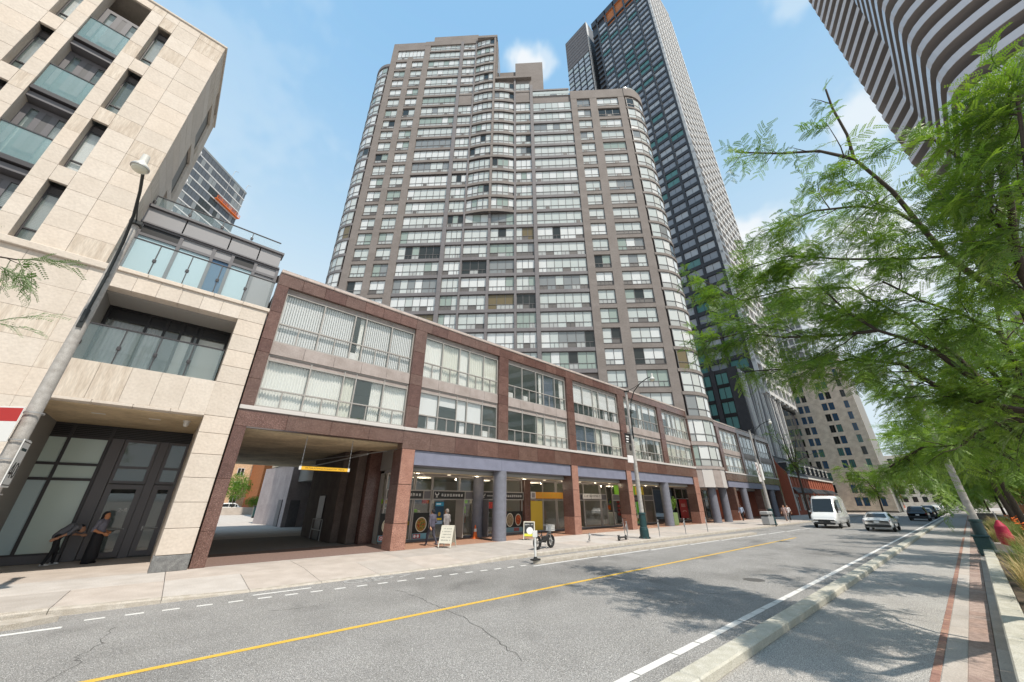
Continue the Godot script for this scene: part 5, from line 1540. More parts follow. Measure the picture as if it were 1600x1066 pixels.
func build_mansard():
	var b := thing("brick_row", "red brick row house with dark mansard roof, dormers and white trim", "house", Vector3(82.5, 0, -17.75))
	var L := 40.0
	var prof := [Vector2(0, 0), Vector2(0, 6.5), Vector2(.28, 6.62), Vector2(.0, 6.9), Vector2(-.75, 7.75), Vector2(-1.3, 8.7), Vector2(-1.6, 9.75), Vector2(-2.6, 9.75), Vector2(-2.6, 0)]
	# gable wall with the mansard's outline
	var gw := MB.new()
	var poly := PackedVector2Array()
	for q in [Vector2(.03, 0), Vector2(.03, 6.6), Vector2(-.02, 7.0), Vector2(-.7, 7.85), Vector2(-1.22, 8.8), Vector2(-1.5, 9.95), Vector2(-2.6, 9.95), Vector2(-2.6, 0)]: poly.append(Vector2(-q.y, q.x))
	gw.prism(poly, -.32, 0.0)
	part(b, "gable_wall", gw.done(), M.brick_red, Vector3.ZERO, Basis(Vector3(0, -1, 0), Vector3(1, 0, 0), Vector3(0, 0, 1)))
	slab(b, "downpipe", M.trim_white, Vector3(-.02, 0, .06), Vector3(.10, 6.6, .18), .01)
	# front wall between openings: ground floor bays 4.4 m, upper bays 2.2 m
	slab(b, "wall_mass", M.room_dark, Vector3(.1, 0, -2.5), Vector3(L, 6.5, -.35), 0)
	var n := 18
	for i in n + 1:
		slab(b, "wall_pier", M.brick_red, Vector3(i * 2.2 - (.0 if i == 0 else .75), 4.6, -.35), Vector3(i * 2.2 + .75, 6.3, 0), .01)
	slab(b, "wall_course", M.brick_red, Vector3(0, 3.55, -.35), Vector3(L, 4.6, -.004), .01)
	slab(b, "cornice", M.trim_white, Vector3(0, 6.3, -.35), Vector3(L, 6.6, .25), .03)
	for i in n:
		var f := part(b, "upper_window", grid_mesh([-.34, .34], [4.62, 5.45, 6.28], .06, .07), M.trim_white, Vector3(i * 2.2 + 1.1, 0, -.2))
		part(f, "pane", cbox(.62, 1.6, .02, 0), M.far_dark, Vector3(0, 5.45, -.03))
	for i in 10:
		slab(b, "wall_pier", M.brick_red, Vector3(i * 4.2 - (.0 if i == 0 else .9), 0, -.35), Vector3(i * 4.2 + .9, 3.55, .002), .01)
		if i == 9: continue
		var x := i * 4.2 + 2.1
		slab(b, "wall_course", M.brick_red, Vector3(x - 1.2, 0, -.34), Vector3(x + 1.2, .7, -.01), 0)
		for s in [-.62, .62]:
			var f := part(b, "ground_window", grid_mesh([-.45, .45], [.72, 2.1, 2.9], .07, .08), M.trim_white, Vector3(x + s, 0, -.2))
			part(f, "pane", cbox(.84, 2.1, .02, 0), M.far_green if (i + int(s)) % 2 else M.far_dark, Vector3(0, 1.82, -.03))
			var ar := MB.new()
			for k in 7:
				var a := PI * k / 6.0
				ar.box(Vector3(cos(a) * .5, 2.95 + sin(a) * .32, 0), Vector3(.14, .24, .12), Basis(Vector3.BACK, a - PI / 2))
			part(f, "arch", ar.done(), M.trim_white, Vector3(0, 0, .2))
		slab(b, "wall_fill", M.brick_red, Vector3(x - 1.2, 2.95, -.3), Vector3(x + 1.2, 3.55, -.012), 0)
		var aw := MB.new()
		aw.quad(Vector3(x - 1.9, 3.7, .75), Vector3(x + 1.9, 3.7, .75), Vector3(x + 1.9, 4.5, .05), Vector3(x - 1.9, 4.5, .05))
		aw.quad(Vector3(x - 1.9, 3.5, .75), Vector3(x + 1.9, 3.5, .75), Vector3(x + 1.9, 3.7, .75), Vector3(x - 1.9, 3.7, .75))
		part(b, "awning", aw.done(), M.slate)
	# slate slope in courses
	var cs := [Vector2(.24, 6.62), Vector2(-.02, 6.95), Vector2(-.40, 7.35), Vector2(-.75, 7.8), Vector2(-1.05, 8.3), Vector2(-1.28, 8.85), Vector2(-1.48, 9.4), Vector2(-1.6, 9.85)]
	for i in cs.size() - 1:
		var rf := MB.new()
		var p: Vector2 = cs[i]
		var q: Vector2 = cs[i + 1]
		rf.quad(Vector3(0, p.y, p.x), Vector3(L, p.y, p.x), Vector3(L, q.y + .02, q.x - .02), Vector3(0, q.y + .02, q.x - .02))
		rf.quad(Vector3(0, p.y - .04, p.x - .05), Vector3(L, p.y - .04, p.x - .05), Vector3(L, p.y, p.x), Vector3(0, p.y, p.x))
		part(b, "slate_course", rf.done(), M.slate)
	slab(b, "roof_top", M.slate, Vector3(0, 9.8, -2.6), Vector3(L, 9.95, -1.5), .02)
	for i in 9:
		var x := 2.0 + i * 4.3
		var d := part(b, "dormer", cbox(1.15, 1.35, 1.2, .02), M.slate, Vector3(x, 8.05, -.55))
		part(d, "frame", grid_mesh([-.48, .48], [-.62, .0, .62], .12, .08), M.trim_white, Vector3(0, 0, .62))
		part(d, "pane", cbox(.85, 1.15, .02, 0), M.far_dark, Vector3(0, 0, .605))
		part(d, "hood", cbox(1.4, .14, 1.35, .02), M.trim_white, Vector3(0, .74, .02))

func build_court():
	# what shows through the driveway: rear walls, distant blocks, parked car, bin, planting
	var w := thing("rear_wing", "pale pinkish rear wing with two service doors seen through the driveway", "building", Vector3(8.6, 0, -39.5))
	slab(w, "wall", M.court_wall, Vector3(.0, 0, -.4), Vector3(9, 9, 0), .03)
	slab(w, "door", M.tower_grey, Vector3(.35, 0, .0), Vector3(1.15, 2.15, .04), .01)
	slab(w, "door_frame", M.court_wall, Vector3(.28, 2.15, 0), Vector3(1.22, 2.25, .06), .01)
	var cv := MB.new()
	var pl := PackedVector2Array([Vector2(.0, -.4), Vector2(.0, -.0), Vector2(-.02, -3.0), Vector2(-.25, -6.2), Vector2(-.75, -8.4), Vector2(.5, -9), Vector2(6, -9), Vector2(6, -.4)])
	cv.prism(pl, 0, 5.2)
	part(w, "curved_wall", cv.done(), M.court_wall)
	slab(w, "door", M.tower_grey, Vector3(-.08, 0, -2.6), Vector3(.03, 2.2, -1.2), .01)
	for k in 4: slab(w, "clerestory_pane", M.far_green, Vector3(-.30 + k * .02, 5.3, -8.2 + k * 1.9), Vector3(-.1, 7.6, -6.5 + k * 1.9), 0)
	slab(w, "clerestory_frame", M.alu, Vector3(-.05, 5.2, -8.6), Vector3(4, 9, -.4), 0)
	var p := thing("peach_block", "peach coloured apartment block beyond the courtyard", "building", Vector3(3, 0, -106))
	slab(p, "wall", M.peach_wall, Vector3(-6, 0, -8), Vector3(13.2, 22, 0), .03)
	for k in 7:
		for c in 7: 
			var f := part(p, "window", grid_mesh([-.62, 0, .62], [0, 1.5], .09, .08), M.trim_white, Vector3(-4.0 + c * 2.7, 1.6 + k * 2.9, .05))
			part(f, "pane", cbox(1.2, 1.45, .02, 0), M.far_dark, Vector3(0, .75, -.03))
	var o := thing("orange_block", "orange brick block right of the peach one beyond the courtyard", "building", Vector3(16.2, 0, -90))
	slab(o, "wall", M.orange_wall, Vector3(-1.9, 0, -14), Vector3(10, 22, 0), .03)
	slab(o, "wall_base", M.brick_red, Vector3(-1.92, 0, -14), Vector3(10, 2.4, .05), .03)
	var pb := thing("planter_wall", "low pale retaining wall in the courtyard", "wall", Vector3(12, 0, -79))
	slab(pb, "wall", M.concrete2, Vector3(-8, 0, -.3), Vector3(6, 1.1, 0), .02)
	var bin := thing("waste_bin", "dark green wheeled bin by the curved courtyard wall", "bin", Vector3(10.6, 0, -63.5))
	var bn := MB.new()
	bn.bevel(Vector3(0, .75, 0), Vector3(1.0, 1.2, .9), .05)
	part(bin, "body", bn.done(), M.pole_green); part(bin, "lid", cbox(1.1, .12, 1.0, .03), M.black_plastic, Vector3(0, 1.42, 0)); part(bin, "wheel", cbox(.9, .2, .2, .08), M.rubber, Vector3(0, .1, -.3))
	var tr := thing("young_tree", "small bright green tree in the courtyard beyond the driveway", "tree", Vector3(9.6, 0, -80))
	var tk := MB.new()
	tk.tube([Vector3.ZERO, Vector3(.05, 2.2, 0), Vector3(-.1, 4.0, .1)], [.09, .07, .04], 6)
	part(tr, "trunk", tk.done(), M.bark)
	leaf_ball(tr, Vector3(0, 4.3, 0), Vector3(2.0, 2.2, 2.0), 420, .32)
	var bs := thing("round_bush", "round dark bush on the courtyard retaining wall", "bush", Vector3(12.6, 1.1, -79.6))
	part(bs, "stem", cbox(.1, .5, .1, .02), M.bark, Vector3(0, .2, 0))
	leaf_ball(bs, Vector3(0, .8, 0), Vector3(1.5, .9, 1.2), 300, .22)

# ---------------------------------------------------------------- street surface
func sw(x: float, y: float, z: float) -> Vector3:      # street frame to world
	return Basis(Vector3.UP, STREET_TURN) * Vector3(x, y, z)

func strip(x0: float, x1: float, z0: float, z1: float, y: float, step := 4.0, worn := 0.0, sd := 1) -> ArrayMesh:
	var mb := MB.new()
	var q := FastNoiseLite.new()
	q.seed = sd; q.frequency = .6
	var n := maxi(1, int((x1 - x0) / step))
	for i in n:
		var a := lerpf(x0, x1, i / float(n))
		var b := lerpf(x0, x1, (i + 1.0) / n)
		var za := z0 + worn * q.get_noise_1d(a)
		var zb := z0 + worn * q.get_noise_1d(b)
		var zc := z1 + worn * q.get_noise_1d(a + 900)
		var zd := z1 + worn * q.get_noise_1d(b + 900)
		mb.quad(Vector3(a, y, zc), Vector3(b, y, zd), Vector3(b, y, zb), Vector3(a, y, za))
	return mb.done()

# paving slab with its own corner heights; p = four points in order, 0.15 deep
func paving(parent: Node, called: String, m: Material, p: Array):
	var mb := MB.new()
	var c: Vector3 = (p[0] + p[1] + p[2] + p[3]) / 4.0
	var t := []
	for v in p: t.append(v + (Vector3(c.x, v.y, c.z) - v).normalized() * .008)
	var e := []
	for i in 4: e.append(t[i] + (Vector3(c.x, t[i].y, c.z) - t[i]).normalized() * .012)
	mb.quad(e[0], e[1], e[2], e[3])
	for i in 4:
		var j := (i + 1) % 4
		var dn := Vector3(0, -.006, 0)
		mb.quad(t[i] + dn, t[j] + dn, e[j], e[i])
		mb.quad(t[i] + Vector3(0, -.12, 0), t[j] + Vector3(0, -.12, 0), t[j] + dn, t[i] + dn)
	part(parent, called, mb.done(), m)

func build_street():
	var gm := MB.new()
	gm.quad(Vector3(-900, -.17, 900), Vector3(1500, -.17, 900), Vector3(1500, -.17, -900), Vector3(-900, -.17, -900))
	struct("ground", gm.done(), M.concrete3)
	# carriageway with stains and wear in its vertex colours
	var mb := MB.new()
	var n1 := FastNoiseLite.new()
	n1.seed = 8; n1.frequency = .11; n1.fractal_octaves = 4
	var n2 := FastNoiseLite.new()
	n2.seed = 9; n2.frequency = .5; n2.fractal_octaves = 3
	var tone := func(x: float, z: float) -> Color:
		var v := 1.0 + .24 * n1.get_noise_2d(x * .22, z * 2.2) + .14 * n2.get_noise_2d(x, z)
		var patch := n1.get_noise_2d(x * .6 + 300, z * .9 - 70)
		if patch > .24: v *= .86
		var oil := n2.get_noise_2d(x * .5 + 90, z * .9 + 40)
		if oil > .40: v *= .80
		return Color(v, v, v * .995)
	var xs := []
	var x := -30.0
	while x < 300.0:
		xs.append(x)
		x += .35 if x > -3 and x < 25 else (1.2 if x < 60 else 6.0)
	for i in xs.size() - 1:
		for k in 42:
			var z0 := -14.0 + k * .42
			var z1 := z0 + .42
			if z0 > -2.6: continue
			var a: float = xs[i]
			var b: float = xs[i + 1]
			var up := Vector3.UP
			var ca: Color = tone.call(a, z0)
			var cb: Color = tone.call(b, z0)
			var cc: Color = tone.call(b, z1)
			var cd: Color = tone.call(a, z1)
			mb.v(Vector3(a, -.15, z1), up, Vector2.ZERO, cd); mb.v(Vector3(b, -.15, z0), up, Vector2.ZERO, cb); mb.v(Vector3(b, -.15, z1), up, Vector2.ZERO, cc)
			mb.v(Vector3(a, -.15, z1), up, Vector2.ZERO, cd); mb.v(Vector3(a, -.15, z0), up, Vector2.ZERO, ca); mb.v(Vector3(b, -.15, z0), up, Vector2.ZERO, cb)
	var road := struct("road", mb.done(), M.asphalt, Vector3.ZERO, STREET_TURN)
	part(road, "yellow_line", strip(-12, 33, -8.63, -8.50, -.146, .25, .012, 3), M.paint_yellow)
	# white line along the median, worn into dashes
	var q := RandomNumberGenerator.new()
	q.seed = 12
	var xx := 1.0
	while xx < 130.0:
		var l := q.randf_range(.5, 1.3)
		part(road, "white_line", strip(xx, xx + l, -3.93, -3.79, -.146, .2, .012, int(xx * 9)), M.paint_white)
		xx += l + q.randf_range(.015, .05)
	for k in 9: part(road, "white_line", strip(11.0 + k * 4.0, 14.95 + k * 4.0, -11.62 + k * .13, -11.5 + k * .13, -.146, .4, .01, k), M.paint_white)
	for k in 20:
		var dx := -.75 + k * .60
		part(road, "lane_dash", strip(dx, dx + .30, -12.62 + dx * .062, -12.50 + dx * .062, -.146, .1, .01, k), M.paint_white)
	for k in 9:
		var dx := .3 + k * .62
		part(road, "lane_dash", strip(dx, dx + .35, -13.62 + dx * .03, -13.5 + dx * .03, -.146, .1, .01, k + 40), M.paint_worn)
	part(road, "white_line", strip(-5, -1.0, -12.3, -12.16, -.146, .3, .01, 4), M.paint_white)
	part(road, "white_line", strip(2.2, 3.6, -12.98, -12.86, -.146, .3, .02, 4), M.paint_white)
	# worn bicycle symbol and chevrons
	var bk := MB.new()
	for r in [4.9, 5.75]:
		for k in 14:
			var a := TAU * k / 14.0
			bk.box(Vector3(r + cos(a) * .30, -.146, -13.1 + sin(a) * .26), Vector3(.10, .002, .13), Basis(Vector3.UP, -a))
	for s in [[4.9, -13.1, 5.25, -12.72], [5.25, -12.72, 5.75, -13.1], [5.2, -12.8, 5.55, -12.7], [6.2, -13.3, 6.7, -13.05], [6.7, -13.05, 6.2, -12.8]]:
		var d := Vector3(s[2] - s[0], 0, s[3] - s[1])
		bk.box(Vector3((s[0] + s[2]) * .5, -.146, (s[1] + s[3]) * .5), Vector3(d.length(), .002, .09), Basis(Vector3.UP, -atan2(d.z, d.x)))
	part(road, "bicycle_mark", bk.done(), M.paint_worn)
	# cracks
	for c in [[[5.3, -11.2], [5.42, -9.9], [5.3, -9.2], [5.37, -8.66], [5.28, -7.6], [5.05, -6.5], [4.9, -5.9], [4.72, -5.1]], [[-.2, -11.6], [-.33, -10.9], [-.3, -10.5], [-.5, -9.9], [-.45, -9.5], [-.62, -9.0], [-.7, -8.2]], [[12.3, -11.3], [11.8, -10.2], [12.1, -9.2], [11.6, -8.7], [11.5, -7.5]], [[10.5, -6.6], [11.3, -5.9], [11.6, -5.2], [12.4, -4.4]], [[2.2, -11.0], [2.7, -10.8], [3.3, -10.75]]]:
		var cm := MB.new()
		var pts := []
		for i in c.size() - 1:
			for j in 5:
				var t := j / 5.0
				pts.append(Vector3(lerpf(c[i][0], c[i + 1][0], t) + q.randf_range(-.05, .05), -.147, lerpf(c[i][1], c[i + 1][1], t)))
		for i in pts.size() - 1:
			var a: Vector3 = pts[i]
			var b: Vector3 = pts[i + 1]
			var s := Vector3(0, 0, 0)
			s = (b - a).cross(Vector3.UP).normalized() * q.randf_range(.003, .010)
			cm.quad(a - s, a + s, b + s, b - s)
		part(road, "crack", cm.done(), M.crack)
	for p in [[29.5, -8.3], [14.5, -5.2]]:
		var mh := MB.new()
		mh.lathe([Vector2(.0, -.144), Vector2(.30, -.144), Vector2(.31, -.15)], 20)
		part(road, "manhole_cover", mh.done(), M.galv_dark, Vector3(p[0], 0, p[1]))
	# far kerb and footway
	var fw := struct("footway", strip(-30, 140, -18, -13.3, -.155, 10), M.concrete3, Vector3.ZERO, STREET_TURN)
	var kx := -14.0
	var i := 0
	while kx < 110.0:
		var l := 1.8
		var drop0 := smoothstep(-.5, 1.5, kx) * (1.0 - smoothstep(8.5, 11.5, kx))
		var drop1 := smoothstep(-.5, 1.5, kx + l) * (1.0 - smoothstep(8.5, 11.5, kx + l))
		var k := MB.new()
		var y0 := -.11 * drop0
		var y1 := -.11 * drop1
		var a := kx + .006
		var b := kx + l - .006
		k.quad(Vector3(a, y0, -13.42), Vector3(b, y1, -13.42), Vector3(b, y1, -13.6), Vector3(a, y0, -13.6))
		k.quad(Vector3(a, y0 - .03, -13.385), Vector3(b, y1 - .03, -13.385), Vector3(b, y1, -13.42), Vector3(a, y0, -13.42))
		k.quad(Vector3(a, -.16, -13.37), Vector3(b, -.16, -13.37), Vector3(b, y1 - .03, -13.385), Vector3(a, y0 - .03, -13.385))
		k.quad(Vector3(a, -.16, -13.6), Vector3(a, -.16, -13.37), Vector3(a, y0, -13.42), Vector3(a, y0, -13.6))
		k.quad(Vector3(b, -.16, -13.37), Vector3(b, -.16, -13.6), Vector3(b, y1, -13.6), Vector3(b, y1, -13.42))
		part(fw, "kerb_stone", k.done(), M.kerb)
		# footway bays behind the stone: two rows
		var inv := Basis(Vector3.UP, -STREET_TURN)
		var za := (inv * Vector3(kx, 0, -17.85)).z
		var zb := (inv * Vector3(kx + l, 0, -17.85)).z
		var m0 := -15.75
		paving(fw, "footway_slab", M["concrete%d" % (q.randi() % 4)], [Vector3(kx, y0, -13.6), Vector3(kx + l, y1, -13.6), Vector3(kx + l, 0, m0), Vector3(kx, 0, m0)])
		if i % 2 == 0:
			var zc := (inv * Vector3(kx + 2 * l, 0, -17.85)).z
			paving(fw, "footway_slab", M["concrete%d" % (q.randi() % 4)], [Vector3(kx, 0, m0), Vector3(kx + 2 * l, 0, m0), Vector3(kx + 2 * l, 0, zc), Vector3(kx, 0, za)])
		kx += l; i += 1
	# entrance floor, driveway, arcade and court surfaces
	var fl := func(called, m, x0, x1, z0, z1, y):
		var g := MB.new()
		g.quad(Vector3(x0, y, z1), Vector3(x1, y, z1), Vector3(x1, y, z0), Vector3(x0, y, z0))
		return struct(called, g.done(), m)
	fl.call("entrance_paving", M.concrete2, -6.6, .5, -23.2, -17.8, -.004)
	fl.call("driveway_paving", M.drive_paving, 1.4, 9.2, -21.8, -17.8, -.004)
	fl.call("driveway", M.asphalt_drive, 1.4, 9.2, -29.6, -21.7, -.008)
	fl.call("courtyard", M.concrete0, -30, 60, -130, -29.5, -.012)
	fl.call("arcade_paving", M.brick_paving, 9.2, 76.5, -26, -17.82, -.002)
	var fs := MB.new()
	fs.quad(Vector3(1.9, .003, -17.62), Vector3(8.5, .003, -17.62), Vector3(8.5, .003, -17.85), Vector3(1.9, .003, -17.85))
	struct("driveway_edging", fs.done(), M.concrete0)
	for p in [15.45, 22.3, 29.7, 36.6]:
		var bd := MB.new()
		bd.quad(Vector3(p - .35, .003, -17.9), Vector3(p + .05, .003, -17.9), Vector3(p + .25, .003, -20.8), Vector3(p - .15, .003, -20.8))
		struct("arcade_band", bd.done(), M.band_paving)
	# narrow island with its own kerb beside the cycle track
	var isl := MB.new()
	var pl := PackedVector2Array([Vector2(11.3, -11.9), Vector2(12.2, -11.72), Vector2(16, -11.72), Vector2(30, -11.2), Vector2(34, -11.25), Vector2(34, -11.7), Vector2(24, -12.2), Vector2(14, -12.35), Vector2(11.8, -12.3)])
	isl.prism(pl, -.15, -.03)
	struct("traffic_island", isl.done(), M.kerb, Vector3.ZERO, STREET_TURN)
	var is2 := MB.new()
	is2.prism(PackedVector2Array([Vector2(-6, -12.5), Vector2(-1.6, -12.62), Vector2(-1.15, -12.85), Vector2(-1.3, -13.1), Vector2(-6, -13.2)]), -.15, -.05)
	struct("traffic_island", is2.done(), M.kerb, Vector3.ZERO, STREET_TURN)
	# near side: median kerb, cycle track, brick edge, pavers, planter wall
	var near := struct("cycle_track", strip(2, 140, -3.03, -1.0, -.148, 2.0), M.asphalt_pale, Vector3.ZERO, STREET_TURN)
	var mx := 2.2
	while mx < 120.0:
		var l := 1.83
		var k := MB.new()
		k.bevel(Vector3(mx + l * .5, -.09, -3.175), Vector3(l - .012, .15, .32), .022)
		part(near, "median_kerb_stone", k.done(), M.kerb_median)
		mx += l
	var bx := 5.2
	var bn := 0
	while bx < 46.0:
		var l := .205
		if bn < 180: part(near, "edge_brick", cbox(l - .008, .06, .095, .006), M["brick%d" % (q.randi() % 3)], Vector3(bx + l * .5, -.170 + q.randf_range(0, .004), -1.08))
		bx += l; bn += 1
	part(near, "edge_bricks_far", strip(46, 140, -1.13, -1.03, -.142, 4), M.brick0)
	var px := 5.0
	while px < 60.0:
		var l := 1.22
		part(near, "edge_slab", cbox(l - .008, .06, .24, .006), M["concrete%d" % (q.randi() % 4)], Vector3(px + l * .5, -.170, -.905))
		part(near, "edge_slab", cbox(l - .008, .06, .19, .006), M["concrete%d" % (q.randi() % 4)], Vector3(px + l * .5, -.170, -.385))
		px += l
	px = 5.0
	bn = 0
	while px < 48.0:
		var l := .42
		if bn < 140: part(near, "paver", cbox(l - .006, .06, .295, .006), M["paver%d" % (q.randi() % 3)], Vector3(px + l * .5, -.170 + q.randf_range(0, .003), -.635))
		px += l; bn += 1
	part(near, "pavers_far", strip(48, 140, -1.0, -.3, -.142, 4), M.paver1)
	for seg in [[5.0, 26.2], [30.6, 60.0], [63.0, 110.0]]:
		var pw := thing("planter", ["pale concrete street planter nearest the camera on the right", "second concrete street planter beyond the tilted lamp post", "farthest concrete planter along the right footway"][[5.0, 30.6, 63.0].find(seg[0])], "planter", Vector3.ZERO, STREET_TURN, "planters along the near footway")
		var wx: float = seg[0]
		while wx < seg[1] - .1:
			var l := minf(2.4, seg[1] - wx)
			slab(pw, "wall_block", M.kerb_median, Vector3(wx + .004, -.16, -.28), Vector3(wx + l - .004, .30, .0), .02)
			wx += l
		slab(pw, "end_wall", M.concrete3, Vector3(seg[0], -.16, .01), Vector3(seg[0] + .28, .30, 2.2), .02)
		slab(pw, "end_wall", M.concrete3, Vector3(seg[1] - .28, -.16, .01), Vector3(seg[1], .30, 2.2), .02)
		slab(pw, "soil", M.soil, Vector3(seg[0] + .29, -.16, .01), Vector3(seg[1] - .29, .22, 2.2), 0)
	struct("plaza", strip(-20, 140, 2.2, 14, -.10, 10), M.concrete1, Vector3.ZERO, STREET_TURN)

# ---------------------------------------------------------------- trees
# a twig with pinnate leaves, about 0.5 m long, pointing along +x and drooping a little
func spray(variant: int) -> ArrayMesh:
	var key := "spray%d" % variant
	if cache.has(key): return cache[key]
	var q := RandomNumberGenerator.new()
	q.seed = 50 + variant
	var mb := MB.new()
	var tw := []
	for i in 6: tw.append(Vector3(.09 * i, -.012 * i * i * .3, .02 * sin(i + variant)))
	mb.tube(tw, [.006, .005, .005, .004, .003, .002], 3, false)
	for i in 9:
		var t := (i + 1) / 9.0 * .47
		var base := Vector3(t, -.008 * pow(t / .09, 2) * .4, 0)
		var side := 1.0 if i % 2 else -1.0
		var dir := Vector3(q.randf_range(.35, .9), q.randf_range(-.45, .25), side * q.randf_range(.5, 1.0)).normalized()
		var up := Vector3(q.randf_range(-.3, .3), 1, q.randf_range(-.3, .3)).normalized()
		var across := dir.cross(up).normalized()
		up = across.cross(dir)
		var ln := q.randf_range(.16, .25)
		for j in 9:
			var f := (j + 1) / 9.0
			var p := base + dir * ln * f - Vector3(0, .05 * f * f, 0)
			for s in [-1.0, 1.0]:
				var d: Vector3 = (across * s + dir * .55 + up * q.randf_range(-.25, .25)).normalized()
				var l := .043 * (1.15 - .5 * f)
				var w: Vector3 = dir * .0115
				mb.quad(p, p + d * l * .5 - w, p + d * l, p + d * l * .5 + w)
	cache[key] = mb.done()
	return cache[key]

func crown_part(p: Node, xf: Array, variant: int, m: Material, called := "crown"):
	var mm := MultiMesh.new()
	mm.transform_format = MultiMesh.TRANSFORM_3D
	mm.mesh = spray(variant)
	mm.instance_count = xf.size()
	for i in xf.size(): mm.set_instance_transform(i, xf[i])
	var o := MultiMeshInstance3D.new()
	o.name = called if variant == 0 else "%s_%03d" % [called, variant]
	o.multimesh = mm
	o.material_override = m
	o.set_meta("kind", "stuff")
	p.add_child(o)

# grow side branches and twigs from a limb; collects sprays
func grow(mb: MB, q: RandomNumberGenerator, pts: Array, r0: float, r1: float, bias: Vector3, out: Array, dens: float, sl: float, start := .0, big := 1.0):
	var rad := []
	for i in pts.size(): rad.append(lerpf(r0, r1, pow(i / float(pts.size() - 1), .7)))
	mb.tube(pts, rad, 6, false)
	var total := 0.0
	for i in pts.size() - 1: total += pts[i].distance_to(pts[i + 1])
	var s := start * total
	while s < total:
		var acc := 0.0
		var seg := 0
		while seg < pts.size() - 2 and acc + pts[seg].distance_to(pts[seg + 1]) < s:
			acc += pts[seg].distance_to(pts[seg + 1]); seg += 1
		var a: Vector3 = pts[seg]
		var b: Vector3 = pts[seg + 1]
		var t := clampf((s - acc) / maxf(a.distance_to(b), .001), 0, 1)
		var p := a.lerp(b, t)
		var dir := (b - a).normalized()
		var f := s / total
		var d := (dir * .55 + Vector3(q.randfn(), q.randfn() * .7, q.randfn()).normalized() * .8 + bias).normalized()
		var l := sl * q.randf_range(.55, 1.15) * (1.0 - .35 * f)
		var sub := [p]
		var cur := p
		var dd := d
		for k in 4:
			dd = (dd + Vector3(q.randfn(), q.randfn(), q.randfn()) * .16 + Vector3(0, -.05, 0) + bias * .12).normalized()
			cur += dd * l / 4.0
			sub.append(cur)
		mb.tube(sub, [r1 * .75, r1 * .6, r1 * .45, r1 * .35, r1 * .2], 4, false)
		var cnt := int(l * 11.0 * dens)
		for k in cnt:
			var u := q.randf_range(.12, 1.0) * 4.0
			var si := mini(int(u), 3)
			var sp: Vector3 = (sub[si] as Vector3).lerp(sub[si + 1], u - si)
			var sd := (dd * .6 + Vector3(q.randfn(), q.randfn() * .55, q.randfn()).normalized() * .8 + bias * .9 + Vector3(0, -.12, 0)).normalized()
			out.append(leaf_xf(q, sp, sd, big))
		s += .30 / dens * q.randf_range(.6, 1.4)
	for k in int(4 * dens):
		out.append(leaf_xf(q, pts[-1], ((pts[-1] - pts[-2]).normalized() + Vector3(q.randfn(), q.randfn(), q.randfn()) * .4).normalized(), big))

func leaf_xf(q: RandomNumberGenerator, p: Vector3, d: Vector3, big: float) -> Transform3D:
	var up := Vector3(q.randfn() * .35, 1, q.randfn() * .35).normalized()
	var z := d.cross(up).normalized()
	up = z.cross(d).normalized()
	var s := q.randf_range(.75, 1.25) * big
	return Transform3D(Basis(d * s, up * s, z * s), p)

func finish_tree(t: Node3D, mb: MB, out: Array, mats: Array):
	part(t, "trunk", mb.done(), M.bark)
	var bins := [[], [], []]
	for i in out.size(): bins[i % 3].append(out[i])
	for k in 3: crown_part(t, bins[k], k, M[mats[k]])

